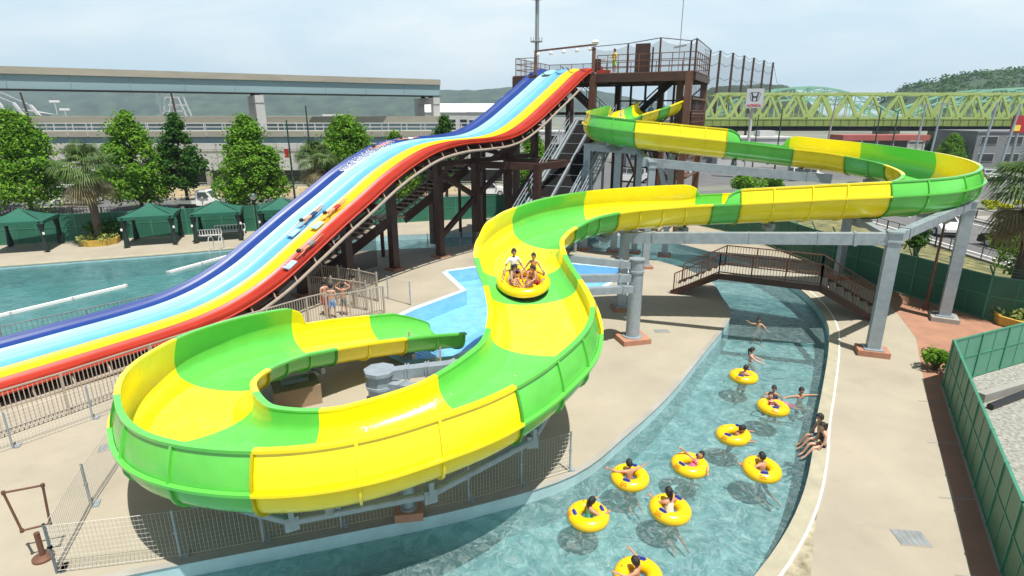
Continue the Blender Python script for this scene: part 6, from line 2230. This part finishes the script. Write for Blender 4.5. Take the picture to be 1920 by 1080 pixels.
# ------------------------------------------------------------------ viaducts on the left
def viaduct(name, label, p, q, ztop, hp, hg, w, piers=(), rail=False):
    t = thing(name, label, "viaduct", (p[0], p[1], 0))
    p, q = V((p[0], p[1], 0)), V((q[0], q[1], 0))
    zz = V((0, 0, 1))
    MB().beam(p + zz * (ztop - hp / 2), q + zz * (ztop - hp / 2), w, hp).build("parapet", M["conc"], t)
    g = MB()
    g.beam(p + zz * (ztop - hp - hg / 2), q + zz * (ztop - hp - hg / 2), w - 0.7, hg)
    d = (q - p).normalized()
    n = V((-d.y, d.x, 0))
    m = int((q - p).length / 7)
    for k in range(m + 1):
        c = p + d * (0.1 + ((q - p).length - 0.2) * k / m)
        for s in (-1, 1):
            g.beam(c + n * s * (w / 2 - 0.32) + zz * (ztop - hp - hg), c + n * s * (w / 2 - 0.32) + zz * (ztop - hp), 0.12, 0.08)
    g.build("girder", M["girder"], t)
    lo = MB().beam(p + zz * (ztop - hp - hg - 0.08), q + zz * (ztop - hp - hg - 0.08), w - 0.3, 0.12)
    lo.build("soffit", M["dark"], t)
    if rail:
        r_ = MB()
        for s in (-1, 1):
            o = n * s * (w / 2)
            for h in (0.5, 1.0): r_.beam(p + o + zz * (ztop + h), q + o + zz * (ztop + h), 0.07, 0.07)
            m = int((q - p).length / 2.6)
            for k in range(m + 1):
                c = p + (q - p) * k / m + o
                r_.beam(c + zz * (ztop - 0.6), c + zz * (ztop + 1.0), 0.10, 0.10)
        r_.build("railing", M["conc_w"], t)
    for (f, wl, wr_) in piers:
        c = p + (q - p) * f
        zt_ = ztop - hp - hg - 0.45
        pr = MB()
        for s, ww in ((-1, wl), (1, wr_)):
            b = c + n * s * (w / 2 + 1.2)
            pr.beam(V((b.x, b.y, 0)), V((b.x, b.y, zt_)), 1.4, ww, up=(n.x, n.y, 0))
        a_, b_ = c - n * (w / 2 + 1.9), c + n * (w / 2 + 1.9)
        pr.beam(a_ + zz * (zt_ - 0.6), b_ + zz * (zt_ - 0.6), 1.35, 1.2)
        pr.build("pier", M["conc_w"], t)
        bg = MB()
        for s in (-1, 1):
            b = c + n * s * (w / 2 - 1)
            bg.box((b.x, b.y, zt_ + 0.22), (0.8, 0.8, 0.44))
        bg.build("bearing", M["dark"], t)
    return t
viaduct("viaduct", "high viaduct with a sandy parapet and blue-grey girder ending in mid air", (-118, 62), (-15.6, 122), 15.0, 1.0, 2.0, 6.0, ((0.2, 1.3, 1.3), (0.715, 1.2, 2.1), (0.985, 1.2, 2.1)))
viaduct("viaduct", "lower viaduct with sandy parapet behind the trees", (-190, 115), (-13, 119), 8.1, 1.35, 1.9, 7.0, ((0.2, 1.2, 1.2), (0.5, 1.2, 1.2), (0.8, 1.2, 1.2)))
viaduct("viaduct", "low viaduct with a white railing just behind the roadside trees", (-150, 80), (-2, 84), 6.3, 0.75, 1.0, 5.0, ((0.3, 1.1, 1.1), (0.55, 1.1, 1.1), (0.8, 1.1, 1.1)), True)
wl_ = thing("noise_wall", "long pale wall on dark open arches behind the roadside trees", "wall", (-40, 73, 0))
MB().beam((-120, 70.5, 3.4), (-1, 74.5, 3.4), 0.5, 3.3).build("wall", M["wallpale"], wl_)
MB().beam((-120, 73, 0.8), (-1, 77, 0.8), 0.3, 1.7).build("opening_shade", M["dark"], wl_)  # black slab standing in for the shade inside the arches
pw = MB()
for k in range(20):
    f = k / 19
    pw.box((-119 + 118 * f, 70.4 + 4 * f, 0.9), (0.5, 0.6, 1.8))
for k in range(48):
    f = k / 47
    pw.box((-119 + 117 * f, 70.2 + 4 * f, 3.5), (0.06, 0.04, 3.1))
pw.beam((-120, 70.15, 4.3), (-1, 74.15, 4.3), 0.06, 0.08)
pw.build("pillar", M["conc"], wl_)

def building(label, c, size, rz, wallm, name="building", roofm="conc_w", wins=(4, 2), pitched=False):
    t = thing(name, label, "building", (c[0], c[1], 0), rz)
    w, d, h = size
    MB().box((0, 0, h / 2), (w, d, h)).build("wall", M[wallm], t, local=True)
    if pitched:
        rf = MB().extrude([(-d / 2 - 0.3, 0), (d / 2 + 0.3, 0), (0, d * 0.22)], (-w / 2 - 0.3, 0, h), (0, 1, 0), (0, 0, 1), (w + 0.6, 0, 0))
    else:
        rf = MB().box((0, 0, h + 0.12), (w + 0.3, d + 0.3, 0.24)).box((w * 0.2, 0, h + 0.7), (w * 0.2, d * 0.3, 1.0))
    rf.build("roof", M[roofm], t, local=True)
    nx, nz = wins
    for i in range(nx):
        for k in range(nz):
            x = -w / 2 + w * (i + 0.5) / nx
            z = h * (k + 0.55) / nz
            ww, wh = w / nx * 0.62, h / nz * 0.42
            f = MB().box((x, -d / 2 - 0.03, z), (ww + 0.16, 0.1, wh + 0.16)).build("window", M["conc_w"], t, local=True)
            MB().box((x, -d / 2 - 0.06, z), (ww, 0.1, wh)).build("pane", M["glass"], f, local=True)
    return t
building("long white shed behind the end of the high viaduct", (-13, 190), (30, 12, 9.0), 0, "conc_w", "warehouse", "white", (8, 1), True)
building("white gabled warehouse left of the tower", (-4.5, 170), (16, 10, 9.0), 0, "wallpale", "warehouse", "white", (5, 1), True)
building("pale low warehouse far behind the lower viaduct", (-110, 330), (60, 20, 7), 0, "wallpale", "warehouse", "conc_w", (10, 1))
building("white low shed far behind the lower viaduct", (-160, 300), (26, 14, 6), 0, "conc_w", "warehouse", "white", (6, 1))
building("grey two-storey building under the right end of the lime bridge", (88, 103), (22, 9, 5.6), 0.05, "greywall", "building", "greywall", (5, 2))
building("white walled shop just right of the dealer sign's pole", (41, 102), (13, 8, 4.6), 0.0, "conc_w", "building", "conc_w", (3, 1))
building("low dark shop front behind the tower's right-hand columns", (27, 104), (16, 8, 4.0), 0.1, "greywall", "building", "redroof", (5, 1))
building("white low clinic behind the conveyor", (13, 122), (20, 8, 5.0), 0.0, "wallpale", "building", "conc_w", (6, 2))
cp = thing("canopy_shed", "long red-roofed open shed below the lime bridge", "shed", (66, 104, 0))
MB().box((64.5, 104, 4.6), (15, 5, 0.9)).build("roof", M["redroof"], cp)
for k in range(6):
    MB().box((57.8 + k * 2.7, 101.8, 2.1), (0.25, 0.25, 4.2)).build("post", M["conc_w"], cp)
MB().box((64.5, 106.2, 2.0), (14.5, 0.2, 4.0)).build("back_wall", M["greywall"], cp)
tr1 = more(ta, 1780, 100, 0.62, 0.3, "green tree standing left of the grey two-storey building")
more(tc, 1745, 108, 0.62, 1.4, "small dark tree beside the grey utility poles")
rs = thing("shop_sign", "red and yellow shop sign on a mast at the far right edge", "sign", (79, 94, 0))
px = survey(1910, 240, Y=94).x
MB().box((px, 94, 7.0), (2.2, 0.5, 2.6)).build("board", M["c_red"], rs)
MB().box((px - 0.5, 93.72, 6.4), (1.0, 0.04, 0.9)).build("sign_panel", M["c_yellow"], rs)
MB().tube([(px, 94, 0), (px, 94, 5.8)], 0.22, 8).build("pole", M["galv_d"], rs)

# ------------------------------------------------------------------ bridges on the right
tb_ = thing("truss_bridge", "lime green truss bridge spanning the right background", "bridge", (80, 128, 0))
BX0, BX1, BY, BZ0, BZ1 = 40.5, 152.0, 126.0, 7.6, 12.55
pan = 5.4
nP = int((BX1 - BX0) / pan)
for yy in (BY, BY + 9):
    tm_ = MB()
    tm_.beam((BX0 + pan * 0.5, yy, BZ1), (BX1, yy, BZ1), 0.45, 0.5)
    tm_.beam((BX0, yy, BZ0), (BX1, yy, BZ0), 0.4, 0.45)
    for k in range(nP):
        x = BX0 + k * pan
        tm_.beam((x, yy, BZ0), (x + pan / 2, yy, BZ1), 0.40, 0.60)
        tm_.beam((x + pan / 2, yy, BZ1), (x + pan, yy, BZ0), 0.36, 0.52)
        tm_.box((x + pan / 2, yy, BZ1 - 0.35), (1.3, 0.34, 0.8)).box((x, yy, BZ0 + 0.4), (1.3, 0.34, 0.8))
        tm_.beam((x + pan / 2, yy, BZ0), (x + pan / 2, yy, BZ1), 0.14, 0.16)
    tm_.build("truss", M["truss"], tb_)
dk2 = MB().beam((BX0, BY - 0.6, 6.75), (BX1, BY - 0.6, 6.75), 0.5, 1.35).beam((BX0, BY + 9.6, 6.75), (BX1, BY + 9.6, 6.75), 0.5, 1.35)
dk2.box(((BX0 + BX1) / 2, BY + 4.5, 6.9), (BX1 - BX0, 9.4, 0.4))
for k in range(int((BX1 - BX0) / 1.8)):
    dk2.box((BX0 + k * 1.8, BY - 0.9, 6.75), (0.12, 0.12, 1.3))
dk2.build("deck_girder", M["truss_d"], tb_)
dr = MB()
for h in (0.35, 0.7, 1.05): dr.beam((BX0, BY - 1.0, 7.45 + h), (BX1, BY - 1.0, 7.45 + h), 0.07, 0.07)
for k in range(int((BX1 - BX0) / 1.8)):
    dr.box((BX0 + k * 1.8, BY - 1.0, 7.9), (0.08, 0.08, 1.15))
dr.build("railing", M["truss"], tb_)
tt = MB()
for k in range(nP):
    x = BX0 + (k + 0.5) * pan
    tt.beam((x, BY, BZ1), (x, BY + 9, BZ1), 0.3, 0.3)
    if k % 2 == 0: tt.beam((x, BY, BZ1), (x + pan, BY + 9, BZ1), 0.2, 0.2)
tt.build("top_brace", M["truss"], tb_)
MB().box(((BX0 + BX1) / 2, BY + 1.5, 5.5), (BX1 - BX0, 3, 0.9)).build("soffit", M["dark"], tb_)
pb = MB()
for x in (43, 96, 150): pb.box((x, BY + 4.5, 2.6), (3, 8, 5.2))
pb.build("pier", M["conc"], tb_)

def arch_bridge(label, x0, x1, Y, z0, rise):
    t = thing("arch_bridge", label, "bridge", ((x0 + x1) / 2, Y, 0))
    n = 12
    for yy in (Y, Y + 10):
        a = MB()
        pts = [V((x0 + (x1 - x0) * k / n, yy, z0 + rise * 4 * (k / n) * (1 - k / n))) for k in range(n + 1)]
        lo = [V((p.x, yy, z0 + (p.z - z0) * 0.62)) for p in pts]
        for k in range(n):
            a.beam(pts[k], pts[k + 1], 0.4, 0.5).beam(lo[k], lo[k + 1], 0.35, 0.4)
            a.beam(pts[k], lo[k + 1], 0.2, 0.2).beam(lo[k], pts[k + 1], 0.2, 0.2)
            a.beam(pts[k], V((pts[k].x, yy, z0)), 0.22, 0.22)
        a.build("arch", M["arch"], t)
    MB().box(((x0 + x1) / 2, Y + 5, z0 - 0.7), (x1 - x0 + 4, 11, 1.4)).build("deck", M["arch"], t)
    for k in range(1, n):
        br = MB()
        q = V((x0 + (x1 - x0) * k / n, Y, z0 + rise * 4 * (k / n) * (1 - k / n)))
        br.beam(q, q + V((0, 10, 0)), 0.2, 0.2)
        br.build("top_brace", M["arch"], t)
    pr = MB()
    for x in (x0, x1): pr.box((x, Y + 5, (z0 - 1.4) / 2), (3, 8, z0 - 1.4))
    pr.build("pier", M["conc"], t)
arch_bridge("mint arch bridge behind the dealer sign and the left part of the lime bridge", 57, 112, 172, 7.2, 8.6)
arch_bridge("mint arch bridge behind the right part of the lime bridge", 113, 182, 174, 7.2, 8.4)

# ------------------------------------------------------------------ driving range net, mast, far port
dn = thing("range_net", "tall dark posts with hanging net of a driving range behind the tower", "net fence", (58, 150, 0))
tops = []
for i, (u, v) in enumerate(((1351, 95), (1375, 99), (1396, 104), (1414, 108), (1433, 113), (1450, 117))):
    Y = 137 + 6.2 * i
    q = survey(u, v, Y=Y)
    tops.append(q)
    MB().tube([(q.x, Y, 0), (q.x, Y, q.z)], [0.36, 0.26], 8).build("post", M["brown"], dn, smooth=40)
q0 = survey(1322, 92, Y=128)
tops = [q0] + tops
for a, b in zip(tops, tops[1:]):
    mb = MB()
    rows = []
    for k in range(9):
        f = k / 8
        c = a + (b - a) * f
        rows.append([(c.x, c.y, 5), (c.x, c.y, c.z - 2.4 * 4 * f * (1 - f) * 0.5)])
    mb.strip(rows).build("net", M["net"], dn, fix=False)
cb_ = MB()
for zz in (0.0, -2.5, -5.5):
    for a, b in zip(tops, tops[1:]):
        m = (a + b) / 2 + V((0, 0, -0.7))
        cb_.tube([a + V((0, 0, zz)), m + V((0, 0, zz)), b + V((0, 0, zz))], 0.05, 5)
e = survey(1466, 162, Y=180)
cb_.tube([tops[-1], (tops[-1] + e) / 2 + V((0, 0, -2)), e], 0.05, 5)
cb_.build("cable", M["black"], dn)

mt_ = thing("radio_mast", "slender grey radio mast with a round platform behind the tower", "mast", (0, 150, 0))
mx_ = survey(1006, 60, Y=150).x
mast = MB()
for k in range(3):
    a = k * 2 * PI / 3
    mast.tube([(mx_ + 0.55 * math.cos(a), 150 + 0.55 * math.sin(a), 0), (mx_ + 0.45 * math.cos(a), 150 + 0.45 * math.sin(a), 37)], 0.13, 6)
for k in range(40):
    z = k * 0.92
    for j in range(3):
        a, b = j * 2 * PI / 3, (j + 1) * 2 * PI / 3
        mast.beam((mx_ + 0.5 * math.cos(a), 150 + 0.5 * math.sin(a), z), (mx_ + 0.5 * math.cos(b), 150 + 0.5 * math.sin(b), z + 0.9), 0.07, 0.07)
mast.tube([(mx_, 150, 0), (mx_, 150, 38)], 0.26, 8)
mast.build("mast", M["galv_d"], mt_)
for z in (25.2, 34.6):
    pl = MB().lathe((mx_, 150, z), [(1.5, 0), (1.5, 0.18)], 16)
    for k in range(12):
        a = k * PI / 6
        pl.beam((mx_ + 1.45 * math.cos(a), 150 + 1.45 * math.sin(a), z), (mx_ + 1.45 * math.cos(a), 150 + 1.45 * math.sin(a), z + 1.1), 0.06, 0.06)
    pl.build("platform", M["galv_d"], mt_)
an = MB()
for k in range(6):
    a = k * PI / 3
    an.box((mx_ + 1.5 * math.cos(a), 150 + 1.5 * math.sin(a), 36), (0.22, 0.22, 2.0))
an.build("antenna", M["conc_w"], mt_)

def gantry(label, u, v_top, Y, w, matn):
    q = survey(u, v_top, Y=Y)
    t = thing("port_crane", label, "crane", (q.x, Y, 0))
    mb = MB()
    for s in (-1, 1):
        for d in (0, 8):
            mb.beam((q.x + s * w, Y + d, 0), (q.x + s * w * 0.45, Y + d, q.z), 0.9, 0.9)
    mb.beam((q.x - w * 0.45, Y, q.z), (q.x + w * 0.45, Y, q.z), 1.0, 1.0).beam((q.x - w * 0.75, Y, q.z * 0.5), (q.x + w * 0.75, Y, q.z * 0.5), 0.9, 0.9)
    mb.beam((q.x, Y - 6, q.z * 0.72), (q.x, Y + 20, q.z * 0.72), 1.4, 1.4)
    mb.build("frame", M[matn], t)
    MB().box((q.x, Y + 2, q.z * 0.64), (3, 4, 2.4)).build("cabin", M["conc_w"], t)
gantry("white A-shaped port crane far behind the lower viaduct", 322, 182, 480, 11, "conc_w")
for k, (u, lb) in enumerate(((293, "left one of two thin dark crane jibs far behind the viaduct"), (304, "right one of two thin dark crane jibs far behind the viaduct"))):
    q = survey(u, 174, Y=460)
    t = thing("crane_jib", lb, "crane", (q.x, 460, 0))
    MB().beam((q.x + 2, 460, 0), (q.x, 460, q.z), 0.9, 0.9).build("jib", M["galv_d"], t)
    MB().box((q.x + 2, 460, 4), (5, 5, 8)).build("cabin", M["galv_d"], t)
stq = survey(20, 195, Y=260)
stm = thing("stadium", "white stadium roof hung from slanted masts at the far left", "stadium", (stq.x, 260, 0))
sb = MB()
rows = []
for k in range(9):
    f = k / 8
    rows.append([(stq.x - 30 + 42 * f, 258 + 3 * j, 6.5 + 6 * math.sin(PI * (0.35 + 0.5 * f)) - j * 0.3) for j in range(5)])
sb.strip(rows)
sb.build("roof", M["wallpale"], stm, smooth=40)
mb = MB()
for k in range(3):
    x = stq.x - 4 + k * 7
    mb.beam((x + 8, 258, 0), (x, 258, 14.0 - k), 1.0, 1.0)
    mb.beam((x, 258, 14.0 - k), (x - 26, 258, 24), 0.25, 0.25)
mb.beam((stq.x - 28, 258, 0), (stq.x - 28, 258, 25), 1.2, 1.2)
mb.build("mast", M["conc_w"], stm)
sw = MB().box((stq.x - 10, 266, 3.5), (44, 8, 7))
sw.build("wall", M["conc_w"], stm)
for k, (u, v, lb) in enumerate(((102, 190, "taller white floodlight rack far behind the lower viaduct"), (121, 205, "shorter white floodlight rack far behind the lower viaduct"))):
    q = survey(u, v, Y=260)
    t = thing("floodlight", lb, "floodlight", (q.x, 260, 0))
    MB().tube([(q.x, 260, 0), (q.x, 260, q.z)], 0.22, 6).build("pole", M["conc_w"], t)
    MB().box((q.x, 260, q.z), (4.2, 0.5, 0.9)).build("lamp_rack", M["white"], t)
for i in range(5):
    u = 62 + i * 10
    r = survey(u, 214, Y=230)
    bush(["bushy far tree nearest the stadium", "second far bushy tree right of the stadium", "third far bushy tree right of the stadium", "fourth far bushy tree right of the stadium", "rightmost far bushy tree by the floodlights"][i], (r.x, 230), 3.6, 9.0, 260, "leaf_d", 0.7, name="far_tree", group="far trees by the stadium")

# trees massed on the wooded ridge, too far off to count
hm_ = MB()
def ridge_top(x):
    q = max(0.0, min(0.999, (x - 300) / 340.0)) * (len(wr_) - 1)
    a = int(q)
    return wr_[a] + (wr_[min(a + 1, len(wr_) - 1)] - wr_[a]) * ((1 - math.cos(PI * (q - a))) / 2)
cen = []
for k in range(520):
    x = random.uniform(300, 640)
    t_0 = random.random() ** 0.6
    z = ridge_top(x) * math.sin(t_0 * PI / 2) ** 0.8 - 1
    cen.append((V((x, 400 + 120 * t_0, z)), random.uniform(2.5, 5.0)))
leaves(hm_, cen, 9000, 1.3)
o = hm_.build("hill_woods", M["leaf_d"], None, fix=False)
tag(o, "dark woods massed on the ridge behind the right end of the lime bridge", "woods", kind="stuff")
for i in range(6):
    x = 470 + 26 * i
    building(["pale house standing leftmost on the wooded ridge", "second pale house from the left on the wooded ridge", "third pale house from the left on the wooded ridge", "fourth pale house from the left on the wooded ridge", "fifth pale house from the left on the wooded ridge", "pale house standing rightmost on the wooded ridge"][i],
             (x, 500 + (i % 2) * 6), (9, 8, ridge_top(x) * 0.97 + 6.0), 0.1 * i, "wallpale", "house", "greywall", (3, 12), True)

# ------------------------------------------------------------------ daylight
SUN = V((0.20, -0.30, 1.0)).normalized()
el = math.asin(SUN.z)
sl_ = bpy.data.lights.new("sun", 'SUN')
sl_.energy = 5.0
sl_.angle = R(0.5)
sl_.color = (1.0, 0.96, 0.89)
so = bpy.data.objects.new("sun", sl_)
so.rotation_euler = SUN.to_track_quat('Z', 'Y').to_euler()
so.location = (0, 0, 60)
COL.objects.link(so)
w = bpy.data.worlds.new("World")
scene.world = w
w.use_nodes = True
nt = w.node_tree
bg = nt.nodes["Background"]
sky = nd(nt, "ShaderNodeTexSky", sky_type='NISHITA')
sky.sun_disc = False
sky.sun_elevation = el
sky.sun_rotation = math.atan2(SUN.x, SUN.y)
sky.air_density = 1.0
sky.dust_density = 2.0
sky.ozone_density = 1.5
tc = nd(nt, "ShaderNodeTexCoord")
mp = nd(nt, "ShaderNodeMapping")
mp.inputs["Scale"].default_value = (1.0, 1.0, 3.6)
mp.inputs["Rotation"].default_value = (0.0, 0.25, 0.4)
nt.links.new(tc.outputs["Generated"], mp.inputs["Vector"])
no = nd(nt, "ShaderNodeTexNoise")
no.inputs["Scale"].default_value = 2.3
no.inputs["Detail"].default_value = 7.0
no.inputs["Roughness"].default_value = 0.55
no.inputs["Distortion"].default_value = 0.4
nt.links.new(mp.outputs["Vector"], no.inputs["Vector"])
rp = nd(nt, "ShaderNodeValToRGB")
rp.color_ramp.elements[0].position = 0.40
rp.color_ramp.elements[0].color = (0.65, 0.82, 0.91, 1)
rp.color_ramp.elements[1].position = 0.60
rp.color_ramp.elements[1].color = (0.86, 0.94, 0.965, 1)
nt.links.new(no.outputs["Fac"], rp.inputs["Fac"])
mx = nd(nt, "ShaderNodeMix", data_type='RGBA')
sx = nd(nt, "ShaderNodeSeparateXYZ")
nt.links.new(tc.outputs["Generated"], sx.inputs[0])
mr = nd(nt, "ShaderNodeMapRange")      # thinner cloud towards the zenith
mr.inputs["From Min"].default_value = 0.22
mr.inputs["From Max"].default_value = 0.55
mr.inputs["To Min"].default_value = 0.92
mr.inputs["To Max"].default_value = 0.04
nt.links.new(sx.outputs["Z"], mr.inputs["Value"])
mm = nd(nt, "ShaderNodeMath", operation="MULTIPLY")
mm.inputs[1].default_value = 1.0
nt.links.new(mr.outputs["Result"], mm.inputs[0])
nt.links.new(mm.outputs[0], mx.inputs["Factor"])
vs_ = nd(nt, "ShaderNodeVectorMath", operation="SCALE")
vs_.inputs["Scale"].default_value = 13.0
nt.links.new(rp.outputs["Color"], vs_.inputs[0])
nt.links.new(sky.outputs["Color"], mx.inputs[6])
nt.links.new(vs_.outputs[0], mx.inputs[7])
nt.links.new(mx.outputs[2], bg.inputs["Color"])
bg.inputs["Strength"].default_value = 0.062
scene.view_settings.view_transform = 'Standard'
scene.view_settings.look = 'None'
scene.view_settings.gamma = 1.0
scene.view_settings.exposure = 0.52
scene.cycles.max_bounces = 8
scene.cycles.transparent_max_bounces = 16

# warm-season haze over the plain
hz = MB().box((0, 1990, 99), (6000, 4020, 202))
ho = struct("haze", hz, pm("haze_air", (1, 1, 1)), kind="stuff")
hm = ho.data.materials[0]
nt = hm.node_tree
for n in list(nt.nodes):
    nt.nodes.remove(n)
out = nd(nt, "ShaderNodeOutputMaterial")
pv = nd(nt, "ShaderNodeVolumePrincipled")
pv.inputs["Color"].default_value = (0.66, 0.84, 1.0, 1)
pv.inputs["Density"].default_value = 0.0002
pv.inputs["Anisotropy"].default_value = 0.2
nt.links.new(pv.outputs[0], out.inputs["Volume"])
